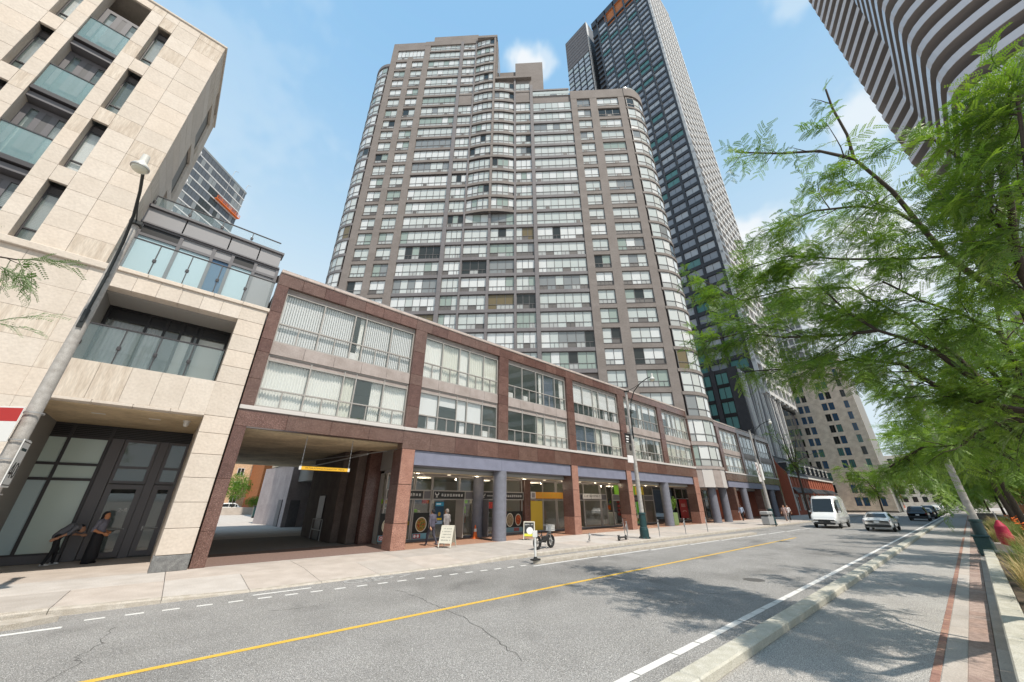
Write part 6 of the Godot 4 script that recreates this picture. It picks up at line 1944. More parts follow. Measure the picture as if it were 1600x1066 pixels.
func build_near_tree():
	var limbs := {
		"A": [[10.34, 4.28, 1.85], [10.13, 5.16, 1.89], [10.04, 5.41, 1.78], [9.87, 5.78, 1.58], [9.70, 6.29, 1.37], [9.52, 7.00, 1.26], [9.33, 7.82, 1.15], [9.24, 8.33, 1.02], [9.16, 8.87, 0.88], [9.05, 9.47, 0.95], [8.95, 10.27, 0.94], [8.94, 10.87, 0.99]],
		"B": [[11.06, 3.44, 1.76], [10.90, 3.78, 1.46], [10.74, 3.98, 1.16], [10.46, 4.31, 0.92], [10.18, 4.73, 0.70], [10.09, 4.94, 0.52], [10.10, 5.35, 0.09], [10.20, 5.97, -0.24], [10.39, 6.66, -0.43]],
		"B2": [[10.10, 5.34, 0.08], [10.38, 5.55, -0.63], [10.69, 5.92, -1.54], [10.93, 6.44, -2.44], [11.06, 6.53, -3.51]],
		"C": [[11.26, 3.42, 1.77], [11.11, 3.59, 1.41], [10.95, 3.75, 1.07], [10.77, 3.92, 0.74], [10.89, 4.37, 0.44], [11.10, 4.79, 0.26], [11.49, 5.23, -0.41], [11.91, 5.37, -1.45], [12.11, 5.64, -2.66]],
		"C2": [[10.77, 3.88, 0.79], [11.20, 3.92, 0.22], [11.58, 3.55, -0.66], [11.91, 3.45, -1.46]],
		"D": [[11.47, 3.40, 1.72], [11.51, 3.57, 1.44], [11.97, 3.40, 0.81], [12.29, 3.20, 0.59], [12.60, 3.23, -0.02], [12.98, 2.87, -0.69]],
		"A2": [[9.52, 7.00, 1.26], [9.74, 7.61, 1.10], [9.98, 8.24, 0.65], [10.30, 8.81, -0.07], [10.55, 8.95, -1.01]],
		"A3": [[9.16, 8.87, 0.88], [9.29, 9.62, 0.46], [9.40, 10.27, -0.23], [9.44, 11.11, -1.03]],
		"A4": [[9.87, 5.78, 1.58], [10.20, 6.51, 1.45], [10.55, 6.86, 1.01], [11.00, 7.59, 0.10], [11.36, 8.46, -0.95], [11.64, 8.69, -1.95]],
		"E": [[9.31, 4.63, 1.87], [9.01, 5.31, 1.85], [8.80, 5.78, 1.91], [8.56, 6.31, 2.05], [8.42, 7.06, 2.17], [8.26, 7.56, 2.40], [8.08, 8.02, 2.64]],
		"E2": [[8.80, 5.78, 1.91], [8.60, 6.35, 1.84], [8.59, 7.00, 1.90], [8.60, 7.61, 1.89], [8.62, 8.14, 1.79]],
		"E3": [[8.28, 5.05, 1.92], [7.93, 6.09, 2.09], [7.68, 6.75, 2.25], [7.62, 7.46, 2.44]],
		"F": [[10.90, 3.78, 1.46], [10.69, 4.33, 1.57], [10.49, 4.91, 1.54], [10.43, 5.40, 1.25], [10.46, 5.85, 0.88], [10.59, 6.55, 0.51]],
		"G": [[10.74, 3.98, 1.16], [11.15, 4.73, 1.03], [11.58, 5.89, 0.66], [12.00, 7.23, -0.01], [12.35, 7.92, -1.16], [12.54, 8.16, -2.54], [12.52, 9.37, -3.51]],
	}
	var t := thing("honey_locust_tree", "large honey locust reaching over the street from the right edge", "tree", Vector3(11.6, .2, 2.0))
	var o := Vector3(11.6, .2, 2.0)
	var mb := MB.new()
	var q := RandomNumberGenerator.new()
	q.seed = 77
	mb.tube([Vector3.ZERO, Vector3(-.05, .8, 0), Vector3(-.1, 1.9, -.05), Vector3(-.3, 2.9, -.12), Vector3(-.5, 3.4, -.2)], [.22, .17, .15, .14, .12], 10)
	var out := []
	for k in ["A", "E", "E3"]:
		var a: Array = limbs[k][0]
		mb.tube([Vector3(-.3, 2.9, -.12), (Vector3(-.3, 2.9, -.12) + Vector3(a[0], a[1], a[2]) - o) * .5 + Vector3(.1, .1, .1), Vector3(a[0], a[1], a[2]) - o], [.11, .09, .075], 8, false)
	for k in limbs:
		if k == "C2": continue
		var pts := []
		for v in limbs[k]: pts.append(Vector3(v[0], v[1], v[2]) - o)
		var main: bool = k in ["A", "B", "C", "E"]
		var dens := 1.1
		var sl := 1.35
		if k == "A": dens = .5
		if k == "A3": dens = .7; 
		if k in ["E", "E2", "E3"]: dens = 1.4; sl = 1.05
		if k in ["C", "C2", "D", "G"]: dens = 1.3; sl = 1.4
		if k in ["B2", "A4"]: dens = 1.35; sl = 1.4
		if k == "A" or k == "A3": sl = .85
		grow(mb, q, pts, .075 if main else .04, .018, Vector3(-.05, .03, -.25), out, dens * .98, sl, .08, .9)
	finish_tree(t, mb, out, ["leaf0", "leaf1", "leaf2"])

func street_tree(label: String, at: Vector3, h: float, spread: float, sd: int, dens: float, big: float, bias := Vector3.ZERO, mats := ["leaf0", "leaf1", "leaf2"]):
	var t := thing("street_tree", label, "tree", at)
	var q := RandomNumberGenerator.new()
	q.seed = sd
	var mb := MB.new()
	var fork := h * .36
	var lean := Vector3(q.randf_range(-.2, .2), 0, q.randf_range(-.2, .2))
	mb.tube([Vector3.ZERO, Vector3(0, fork * .4, 0) + lean * .3, Vector3(0, fork, 0) + lean, Vector3(0, h * .75, 0) + lean * 1.5], [.17, .14, .12, .03], 8)
	var out := []
	var n := 9
	for i in n:
		var a := TAU * i / n + q.randf_range(-.3, .3)
		var y0 := fork * q.randf_range(.85, 1.5)
		var d := Vector3(cos(a), 0, sin(a)) * spread * q.randf_range(.7, 1.1)
		var rise := (h - y0) * q.randf_range(.25, .95)
		var p0 := Vector3(0, y0, 0) + lean
		grow(mb, q, [p0, p0 + d * .3 + Vector3(0, rise * .5, 0), p0 + d * .65 + Vector3(0, rise * .8, 0), p0 + d + Vector3(0, rise, 0)], .06, .015, bias, out, dens, spread * .42, .15, big)
	finish_tree(t, mb, out, mats)

func build_trees():
	build_near_tree()
	var spots := [
		["honey locust whose dark trunk rises from the near planter at the right edge", 17.6, 1.75, 8.5, 2.8, .7, 1.25],
		["street tree behind the tilted lamp post", 26.0, 1.9, 8.5, 3.4, .6, 1.6],
		["street tree with thin dark trunk in the second planter", 36.0, 1.6, 8.5, 3.9, .5, 2.2],
		["bushy street tree midway down the right side", 47.0, 1.7, 8.0, 4.4, .5, 2.6],
		["dense tree towards the far end on the right", 60.0, 2.2, 8.5, 5.0, .42, 3.2],
		["farthest big tree on the right footway", 78.0, 3.0, 10.0, 5.5, .28, 4.0],
		["tree closing the view over the parked cars", 104.0, 3.0, 11.0, 6.0, .24, 5.0],
		["low dark tree beside the last cars", 135.0, 2.0, 9.0, 6.0, .22, 6.0], ["broad tree at the street's far end", 165.0, -1.0, 10.0, 8.0, .2, 7.5]]
	for i in spots.size():
		var s: Array = spots[i]
		var w := sw(s[1], .15, s[2])
		street_tree(s[0], w, s[3], s[4], 200 + i, s[5], s[6], Vector3(0, 0.03, -.04))
	# trees of the far side
	street_tree("slender green tree on the far footway before the red brick row", Vector3(66, 0, -13.0), 12.5, 2.4, 301, .25, 2.0)
	street_tree("tree on the far footway near the far houses", Vector3(112, 0, -9.5), 10.0, 5.0, 303, .26, 4.2)
	street_tree("farthest tree on the left of the street", Vector3(136, 0, -8.0), 11.0, 6.0, 304, .24, 5.0)
	# branch of a tree whose trunk stands left of the picture
	var t := thing("left_tree", "grey green tree branch hanging in at the left edge", "tree", Vector3(-4.6, -.1, -8.6))
	var mb := MB.new()
	var q := RandomNumberGenerator.new()
	q.seed = 91
	var out := []
	mb.tube([Vector3.ZERO, Vector3(0, 2.5, 0), Vector3(.3, 4.4, 0), Vector3(.5, 6.5, .2)], [.14, .12, .1, .05], 8)
	grow(mb, q, [Vector3(.2, 3.8, 0), Vector3(.9, 5.0, .1), Vector3(1.5, 5.55, 0), Vector3(1.95, 5.65, -.05)], .04, .01, Vector3(.12, -.08, 0), out, .85, .55, .35)
	grow(mb, q, [Vector3(.1, 3.2, 0), Vector3(1.0, 4.3, .1), Vector3(1.6, 4.6, 0), Vector3(2.05, 4.6, -.1)], .03, .01, Vector3(.1, -.1, 0), out, .7, .5, .4)
	finish_tree(t, mb, out, ["leaf_grey", "leaf_grey", "leaf2"])
	# ornamental grasses in the planters
	var tuft := MB.new()
	for i in 150:
		var a := q.randf() * TAU
		var l := q.randf_range(.55, 1.05)
		var lean := q.randf_range(.1, .75)
		var d := Vector3(cos(a), 0, sin(a))
		var s := d.cross(Vector3.UP) * .006
		var p0 := d * q.randf() * .1
		var p1 := p0 + d * l * lean * .35 + Vector3(0, l * .62, 0)
		var p2 := p0 + d * l * lean + Vector3(0, l * (1.0 - lean * .45), 0)
		tuft.quad(p0 - s, p0 + s, p1 + s * .8, p1 - s * .8); tuft.tri(p1 - s * .8, p1 + s * .8, p2)
	var tm := tuft.done()
	var gi := 0
	for k in 52:
		var x := 8.6 + k * .85 + q.randf_range(-.2, .2)
		if x > 25.6 and x < 31.2: continue
		var z := q.randf_range(.25, 1.5)
		var g := thing("ornamental_grass", "tuft of green and straw coloured ornamental grass in a roadside planter", "grass tuft", sw(x, .2, z), q.randf() * 6.0, "ornamental grasses in the planters")
		part(g, "blades", tm, M["blade%d" % q.randi_range(0, 2)], Vector3.ZERO, Basis.from_scale(Vector3.ONE * q.randf_range(.8, 1.25)))
		part(g, "blades", tm, M.blade0, Vector3.ZERO, Basis(Vector3.UP, 1.0).scaled(Vector3.ONE * .7))
		gi += 1
	for k in 3:
		var f := thing("flower_clump", ["clump of orange flowers behind the grasses nearest the lamp", "clump of orange flowers in the middle planter", "clump of orange flowers farthest along the planter"][k], "flowers", sw(33.0 + k * 7.0, .2, 1.7), 0, "orange flowers in the planters")
		part(f, "leaves", tm, M.blade0)
		var fl := MB.new()
		for i in 40: 
			var c := Vector3(q.randf_range(-.5, .5), q.randf_range(.6, 1.0), q.randf_range(-.4, .4))
			fl.lathe([Vector2(0, 0), Vector2(.06, .03), Vector2(0, .06)], 5, c)
		part(f, "blossoms", fl.done(), M.orange_plastic)

# ---------------------------------------------------------------- street furniture, vehicles, people
func street_lamp(label: String, at: Vector3, turn: float, green_base := true) -> Node3D:
	# base local: arm reaches along +z (towards the carriageway)
	var l := thing("street_lamp", label, "street lamp", at, turn, "green based street lamps")
	var b := MB.new()
	if green_base:
		b.lathe([Vector2(.0, 0), Vector2(.34, 0), Vector2(.34, .06), Vector2(.28, .09), Vector2(.27, .5), Vector2(.25, .55), Vector2(.25, .60), Vector2(.22, .63), Vector2(.20, 1.32), Vector2(.23, 1.36), Vector2(.23, 1.42), Vector2(.17, 1.46)], 16)
		part(l, "base", b.done(), M.pole_green)
		var fl := MB.new()
		for k in 8:
			var a := TAU * k / 8
			fl.bevel(Vector3(cos(a) * .30, .05, sin(a) * .30), Vector3(.09, .10, .09), .02, Basis(Vector3.UP, -a))
		part(l, "anchor_bolts", fl.done(), M.black_plastic)
	var p := MB.new()
	p.lathe([Vector2(.15, 1.4 if green_base else 0.0), Vector2(.14, 2.2), Vector2(.125, 5.0), Vector2(.085, 9.42), Vector2(0, 9.44)], 14)
	part(l, "pole", p.done(), M.steel_pole)
	var a := MB.new()
	a.tube([Vector3(.0, 6.2, .14), Vector3(.0, 7.6, .15), Vector3(.0, 8.6, .30), Vector3(.0, 9.30, .65), Vector3(.0, 9.75, 1.2), Vector3(.0, 9.98, 1.75), Vector3(.0, 10.02, 2.02)], [.035, .035, .035, .035, .035, .035, .035], 8)
	a.tube([Vector3(.0, 9.40, .0), Vector3(.0, 9.55, .7), Vector3(0, 9.72, 1.14)], [.018, .018, .018], 6)
	a.box(Vector3(0, 9.40, .05), Vector3(.26, .10, .26)); a.box(Vector3(0, 6.3, .1), Vector3(.1, .5, .1)); a.box(Vector3(0, 7.6, .12), Vector3(.07, .07, .12))
	part(l, "arm", a.done(), M.arm_black)
	var h := MB.new()
	h.lathe([Vector2(0, .36), Vector2(.10, .36), Vector2(.11, .05), Vector2(.12, .0), Vector2(.22, -.12), Vector2(.24, -.20), Vector2(.225, -.21)], 18)
	var hd := part(l, "lamp_head", h.done(), M.lamp_white, Vector3(0, 9.97, 2.15), Basis.from_scale(Vector3.ONE * .74))
	var g := MB.new()
	g.lathe([Vector2(.22, -.21), Vector2(.20, -.30), Vector2(.12, -.37), Vector2(0, -.39)], 18)
	part(hd, "lens", g.done(), M.lamp_glass)
	var rg := MB.new()
	rg.lathe([Vector2(.225, -.18), Vector2(.25, -.18), Vector2(.25, -.23), Vector2(.22, -.23)], 18)
	part(hd, "rim", rg.done(), M.galv)
	return l

func flag(l: Node3D, y0: float, y1: float, x0: float, x1: float, tex: Texture2D, called := "banner"):
	# printed cloth panel beside the pole with brackets
	var m := StandardMaterial3D.new()
	m.albedo_texture = tex; m.roughness = .8
	var mb := MB.new()
	mb.quad_uv(Vector3(x0, y0, .01), Vector3(x1, y0, .01), Vector3(x1, y1, .01), Vector3(x0, y1, .01))
	mb.quad_uv(Vector3(x1, y0, -.01), Vector3(x0, y0, -.01), Vector3(x0, y1, -.01), Vector3(x1, y1, -.01))
	var o := part(l, called, mb.done(), m)
	var br := MB.new()
	for y in [y0, y1]: br.tube([Vector3(0, y, 0), Vector3(x0 if absf(x0) > absf(x1) else x1, y, 0)], [.012, .012], 5)
	part(o, "bracket", br.done(), M.arm_black)

func build_lamps():
	var z0 := -13.35
	var left := street_lamp("tall pale street lamp with black arm and speed sign at the left edge", Vector3(-2.62, 0, -13.35), .0)
	# speed sign and a partly hidden red and white notice
	var sg := part(left, "speed_sign", cbox(.60, .95, .02, .004), M.white_plastic, Vector3(.19, 2.82, .28), Basis(Vector3.UP, PI / 2))
	var bd := MB.new()
	var r := grid_mesh([-.27, .27], [-.43, .43], .02, .022)
	part(sg, "border", r, M.black_plastic)
	var tm := TextMesh.new()
	tm.text = "40"; tm.font_size = 64; tm.pixel_size = .0068; tm.depth = .006
	part(sg, "numerals", tm, M.black_plastic, Vector3(0, -.12, .012))
	var t2 := TextMesh.new()
	t2.text = "MAXIMUM"; t2.font_size = 32; t2.pixel_size = .0024; t2.depth = .006
	part(sg, "heading", t2, M.pole_green, Vector3(0, .28, .012))
	var rs := part(left, "notice", cbox(.5, .75, .02, .004), M.white_plastic, Vector3(-.30, 3.62, .12), Basis(Vector3.UP, -.6))
	part(rs, "red_field", cbox(.48, .3, .022, .004), M.red_panel, Vector3(0, .2, 0))
	var st := MB.new()
	for y in [2.2, 2.9, 3.3, 3.9]: st.lathe([Vector2(.17, y), Vector2(.185, y), Vector2(.185, y + .025), Vector2(.17, y + .025)], 14)
	part(left, "strap", st.done(), M.galv)
	var mid := street_lamp("street lamp with green base and dark banner before the granite building", Vector3(23.2, 0, -13.3), -.02)
	var b1 := img(64, 128, Color(.05, .05, .055))
	for k in 3: b1.fill_rect(Rect2i(10, 14 + k * 16, 34 - k * 5, 8), Color(.85, .85, .85))
	var qq := RandomNumberGenerator.new()
	qq.seed = 6
	for y in range(60, 128):
		for x in 64:
			var v := qq.randf_range(.25, .6)
			b1.set_pixel(x, y, Color(v, v * .96, v * .92))
	disc(b1, 46, 84, 14, 20, Color(.12, .11, .11))
	flag(mid, 4.95, 6.35, -.85, -.16, ImageTexture.create_from_image(b1))
	flag(mid, 4.45, 4.92, -.85, -.16, ImageTexture.create_from_image(img(16, 16, Color(.86, .85, .85))), "sponsor_panel")
	var far := street_lamp("street lamp with white banners beside the litter bin", Vector3(46.6, 0, -12.35), -.02)
	var b2 := img(64, 128, Color(.82, .80, .80))
	for k in 6: disc(b2, 18 + (k * 23) % 40, 20 + k * 14, 12, 9, [Color(.25, .16, .17), Color(.55, .42, .40)][k % 2])
	flag(far, 4.0, 5.9, -.95, -.16, ImageTexture.create_from_image(b2))
	flag(far, 4.2, 5.8, .16, .9, ImageTexture.create_from_image(img(16, 16, Color(.88, .88, .88))), "blank_banner")
	var near := street_lamp("tilted looking lamp post with green base on the near planter edge", sw(29.0, -.1, -.15), PI)
	var bag := thing("red_umbrella", "folded crimson patio umbrella behind the near lamp post", "umbrella", sw(29.9, -.1, .55))
	var u := MB.new()
	u.lathe([Vector2(.0, .35), Vector2(.22, .4), Vector2(.26, .7), Vector2(.2, 1.15), Vector2(.06, 1.4), Vector2(0, 1.43)], 12)
	part(bag, "canopy", u.done(), M.crimson)
	var pl := MB.new()
	pl.tube([Vector3(0, 0, 0), Vector3(0, 1.8, 0)], [.025, .025], 6)
	part(bag, "pole", pl.done(), M.galv)
	var lb := thing("utility_box", "dark green utility box at the foot of the near lamp post", "box", sw(28.5, -.1, -.2))
	part(lb, "cabinet", cbox(.62, .75, .5, .03), M.pole_green, Vector3(0, .375, 0)); part(lb, "grille", grid_mesh([-.15, -.05, .05, .15], [-.1, 0, .1], .02, .01), M.black_plastic, Vector3(0, .42, .252))
	part(lb, "cap", cbox(.7, .06, .58, .02), M.pole_green, Vector3(0, .78, 0))

func ring_post(label: String, at: Vector3, turn: float) -> Node3D:
	var t := thing("bicycle_stand", label, "bicycle stand", at, turn, "post and ring bicycle stands")
	var p := MB.new()
	p.tube([Vector3(0, 0, 0), Vector3(0, .95, 0)], [.028, .028], 8); p.lathe([Vector2(.045, .93), Vector2(.045, .98), Vector2(0, 1.0)], 8)
	part(t, "post", p.done(), M.galv)
	var r := MB.new()
	var pts := []
	var rad := []
	for k in 21:
		var a := TAU * k / 20
		pts.append(Vector3(cos(a) * .21, .62 + sin(a) * .21, 0)); rad.append(.018)
	r.tube(pts, rad, 6, false)
	part(t, "ring", r.done(), M.galv)
	return t

func build_props():
	ring_post("post and ring bicycle stand nearest the middle street lamp", Vector3(25.1, 0, -13.3), .3)
	ring_post("second post and ring bicycle stand, before the green planter", Vector3(28.5, 0, -13.1), .2)
	ring_post("third post and ring bicycle stand, before the red poster", Vector3(31.8, 0, -12.9), .25)
	ring_post("bicycle stand between the litter bin and the two walkers", Vector3(52.5, 0, -12.3), .25)
	var fall := ring_post("knocked over post and ring bicycle stand left of the kick scooter", Vector3(19.2, .06, -14.6), .9)
	fall.rotation = Vector3(.0, .75, 1.25)
	# litter bin
	var bn := thing("litter_bin", "grey street litter bin with a dark slot band near the far lamp", "litter bin", Vector3(45.6, 0, -12.5), -.1)
	part(bn, "body", cbox(1.15, .72, .7, .04), M.galv_pale, Vector3(0, .40, 0)); part(bn, "slot_band", cbox(1.1, .16, .66, .02), M.black_plastic, Vector3(0, .84, 0))
	part(bn, "hood", cbox(1.2, .30, .75, .06), M.galv_pale, Vector3(0, 1.07, 0)); part(bn, "plinth", cbox(1.0, .06, .6, .01), M.black_plastic, Vector3(0, .03, 0))
	for s in [-.3, .3]: part(bn, "flap", cbox(.3, .12, .02, .01), M.galv, Vector3(s, .84, .335))
	# flexible lane post
	var dp := thing("lane_post", "white flexible lane post on a black foot at the island tip", "post", Vector3(11.75, -.03, -11.6))
	var ft := MB.new()
	ft.bevel(Vector3(0, .03, 0), Vector3(.42, .05, .2), .015); ft.lathe([Vector2(.09, .05), Vector2(.06, .12), Vector2(.05, .13)], 10)
	part(dp, "foot", ft.done(), M.rubber)
	var ps := MB.new()
	ps.lathe([Vector2(.045, .12), Vector2(.045, .78), Vector2(.05, .80)], 10); ps.bevel(Vector3(0, .92, 0), Vector3(.27, .24, .03), .01)
	part(dp, "paddle", ps.done(), M.white_plastic)
	# traffic cone
	var cn := thing("traffic_cone", "orange traffic cone beside the inner round column", "traffic cone", Vector3(15.2, 0, -20.2))
	var c := MB.new()
	c.lathe([Vector2(.15, .03), Vector2(.035, .74), Vector2(0, .74)], 14)
	part(cn, "cone", c.done(), M.orange_plastic); part(cn, "foot", cbox(.42, .04, .42, .015), M.orange_plastic, Vector3(0, .02, 0))
	var cb := MB.new()
	cb.lathe([Vector2(.098, .38), Vector2(.073, .54)], 14)
	part(cn, "white_collar", cb.done(), M.white_plastic)
	# sandwich boards
	for k in 2:
		var a := thing("sandwich_board", ["cream sandwich board with dark writing near the first granite pier", "dark sandwich board with a white plate and yellow strip right of the round column"][k], "sandwich board", [Vector3(11.35, 0, -17.35), Vector3(17.2, 0, -17.45)][k], [-.95, -.85][k])
		for s in [-1.0, 1.0]:
			var tilt := Basis(Vector3.RIGHT, -.34 * s)
			var pn := part(a, "panel", cbox(.62, .78, .03, .01), M.cream if k == 0 or s < 0 else M.black_plastic, Vector3(0, .56, s * .19), tilt)
			for e in [-.31, .31]: part(pn, "leg", cbox(.05, 1.0, .04, .008), M.cream, Vector3(e, -.06, 0))
			part(pn, "top_rail", cbox(.62, .06, .04, .008), M.cream, Vector3(0, .41, 0))
			if s > 0:
				if k == 0:
					for i in 5: part(pn, "writing", print_strip(.5, .06, 9, i + 60), M.dark_frame, Vector3(0, .28 - i * .13, .018))
				else:
					var pd := MB.new()
					pd.lathe([Vector2(0, .0), Vector2(.20, .0), Vector2(.20, .012), Vector2(.0, .014)], 18, Vector3.ZERO, Basis(Vector3.RIGHT, PI / 2))
					part(pn, "plate_picture", pd.done(), M.white_plastic, Vector3(.05, -.08, .018)); part(pn, "writing", print_strip(.5, .07, 7, 44), M.white_plastic, Vector3(0, .26, .018)); part(pn, "yellow_strip", cbox(.56, .14, .01, 0), M.lime_panel, Vector3(0, -.31, .02))
	# planter tub of the far lobby
	var tb := thing("plant_tub", "square green plant tub beside the round column by the dark lobby", "plant tub", Vector3(38.2, 0, -18.6))
	part(tb, "tub", cbox(.9, 1.1, .7, .03), M.green_pale, Vector3(0, .55, 0)); part(tb, "stem", cbox(.06, 1.2, .06, .01), M.bark, Vector3(0, 1.5, 0))
	leaf_ball(tb, Vector3(0, 2.0, 0), Vector3(.5, .6, .5), 60, .2)
	build_ebike(); build_scooter()

func wheel(parent: Node, called: String, at: Vector3, r: float, w: float, spokes: int, axis := Basis.IDENTITY):
	# wheel in the local xy plane
	var t := MB.new()
	var pts := []
	var rad := []
	for k in 25:
		var a := TAU * k / 24
		pts.append(Vector3(cos(a) * (r - w * .5), sin(a) * (r - w * .5), 0)); rad.append(w * .5)
	t.tube(pts, rad, 8, false)
	var o := part(parent, called, t.done(), M.rubber, at, axis)
	var s := MB.new()
	for k in spokes:
		var a := TAU * k / spokes
		s.box(Vector3(cos(a) * r * .42, sin(a) * r * .42, 0), Vector3(r * .84, w * .35, w * .3), Basis(Vector3.BACK, a))
	s.lathe([Vector2(0, -w * .5), Vector2(r * .18, -w * .5), Vector2(r * .18, w * .5), Vector2(0, w * .5)], 10, Vector3.ZERO, Basis(Vector3.RIGHT, PI / 2))
	part(o, "rim", s.done(), M.galv)

func build_ebike():
	var b := thing("electric_bicycle", "small black and silver electric bicycle with fat tyres parked on the footway", "bicycle", Vector3(14.55, 0, -13.75), .12)
	wheel(b, "rear_wheel", Vector3(-.54, .30, 0), .30, .125, 3); wheel(b, "front_wheel", Vector3(.56, .30, 0), .30, .125, 5)
	var f := MB.new()
	f.tube([Vector3(-.52, .27, .05), Vector3(-.1, .36, .04), Vector3(.3, .56, 0), Vector3(.38, .72, 0)], [.04, .05, .055, .045], 8)
	f.tube([Vector3(-.1, .36, 0), Vector3(-.22, .75, 0)], [.025, .022], 8); f.tube([Vector3(-.52, .27, -.05), Vector3(-.2, .62, 0)], [.02, .02], 6)
	f.bevel(Vector3(.06, .44, 0), Vector3(.46, .24, .14), .04); f.bevel(Vector3(-.55, .63, 0), Vector3(.36, .05, .14), .02); f.bevel(Vector3(.56, .64, 0), Vector3(.34, .04, .14), .02)
	part(b, "frame", f.done(), M.black_plastic)
	var k := MB.new()
	k.tube([Vector3(.54, .27, .06), Vector3(.44, .62, .05), Vector3(.38, .98, 0)], [.02, .024, .022], 8); k.tube([Vector3(.54, .27, -.06), Vector3(.44, .62, -.05)], [.02, .024], 8)
	k.tube([Vector3(.36, 1.0, -.3), Vector3(.40, 1.0, 0), Vector3(.36, 1.0, .3)], [.016, .018, .016], 6)
	part(b, "fork", k.done(), M.galv)
	var s := MB.new()
	s.bevel(Vector3(-.26, .78, 0), Vector3(.34, .07, .18), .03)
	part(b, "saddle", s.done(), M.black_plastic); part(b, "rear_rack", cbox(.42, .03, .2, .008), M.galv, Vector3(-.58, .62, 0))
	part(b, "front_basket", grid_mesh([-.16, -.05, .05, .16], [-.12, -.04, .04, .12], .02, .3), M.white_plastic, Vector3(.56, .88, 0)); part(b, "headlight", cbox(.08, .1, .12, .03), M.white_plastic, Vector3(.50, .70, 0))
	var pd := MB.new()
	pd.tube([Vector3(.0, .30, -.12), Vector3(.0, .30, .12)], [.03, .03], 8); pd.bevel(Vector3(.12, .24, .16), Vector3(.1, .03, .09), .01); pd.bevel(Vector3(-.12, .36, -.16), Vector3(.1, .03, .09), .01)
	part(b, "pedals", pd.done(), M.rubber)
	var st := MB.new()
	st.tube([Vector3(-.1, .3, .08), Vector3(-.02, .0, .2)], [.012, .012], 6)
	part(b, "kickstand", st.done(), M.galv)

func build_scooter():
	var s := thing("kick_scooter", "black electric kick scooter standing beside a ring stand before the third granite pier", "scooter", Vector3(21.1, 0, -13.55), .1)
	wheel(s, "front_wheel", Vector3(.42, .13, 0), .13, .07, 4); wheel(s, "rear_wheel", Vector3(-.45, .13, 0), .13, .07, 4)
	part(s, "deck", cbox(.72, .06, .17, .02), M.black_plastic, Vector3(-.05, .16, 0)); part(s, "mudguard", cbox(.22, .03, .1, .01), M.black_plastic, Vector3(-.46, .28, 0))
	var t := MB.new()
	t.tube([Vector3(.42, .13, 0), Vector3(.34, .45, 0), Vector3(.24, 1.15, 0)], [.03, .026, .022], 8)
	part(s, "stem", t.done(), M.galv)
	var h := MB.new()
	h.tube([Vector3(.24, 1.17, -.26), Vector3(.24, 1.17, .26)], [.016, .016], 6)
	part(s, "handlebar", h.done(), M.black_plastic)
	ring_post("post and ring bicycle stand behind the kick scooter", Vector3(21.75, 0, -13.6), .25)

# vehicle body lofted through stations along x: [x, bottom, belt, roof, half width at belt, half width at roof]
func car_body(st: Array) -> ArrayMesh:
	var s := SurfaceTool.new()
	s.begin(Mesh.PRIMITIVE_TRIANGLES)
	s.set_smooth_group(0)
	var rings := []
	for q in st:
		var r := []
		var w: float = q[4]
		var wr: float = q[5]
		var pts := [Vector2(w * .86, q[1]), Vector2(w * .99, q[1] + .12), Vector2(w * 1.0, lerpf(q[1], q[2], .6)), Vector2(w * .965, q[2] - .03), Vector2(w * .945, q[2]), Vector2(lerpf(w * .94, wr, .85), lerpf(q[2], q[3], .82)), Vector2(wr * .86, q[3] - .015), Vector2(wr * .45, q[3])]
		for p in pts: r.append(Vector3(q[0], p.y, p.x))
		for i in range(pts.size() - 1, -1, -1): r.append(Vector3(q[0], pts[i].y, -pts[i].x))
		rings.append(r)
	for i in rings.size() - 1:
		var n: int = rings[i].size()
		for k in n:
			var j := (k + 1) % n
			for v in [rings[i][k], rings[i][j], rings[i + 1][j], rings[i][k], rings[i + 1][j], rings[i + 1][k]]: s.add_vertex(v)
	for e in [0, rings.size() - 1]:
		var r: Array = rings[e]
		for k in range(1, r.size() - 1):
			for v in ([r[0], r[k], r[k + 1]] if e == 0 else [r[0], r[k + 1], r[k]]): s.add_vertex(v)
	s.generate_normals()
	return s.commit()

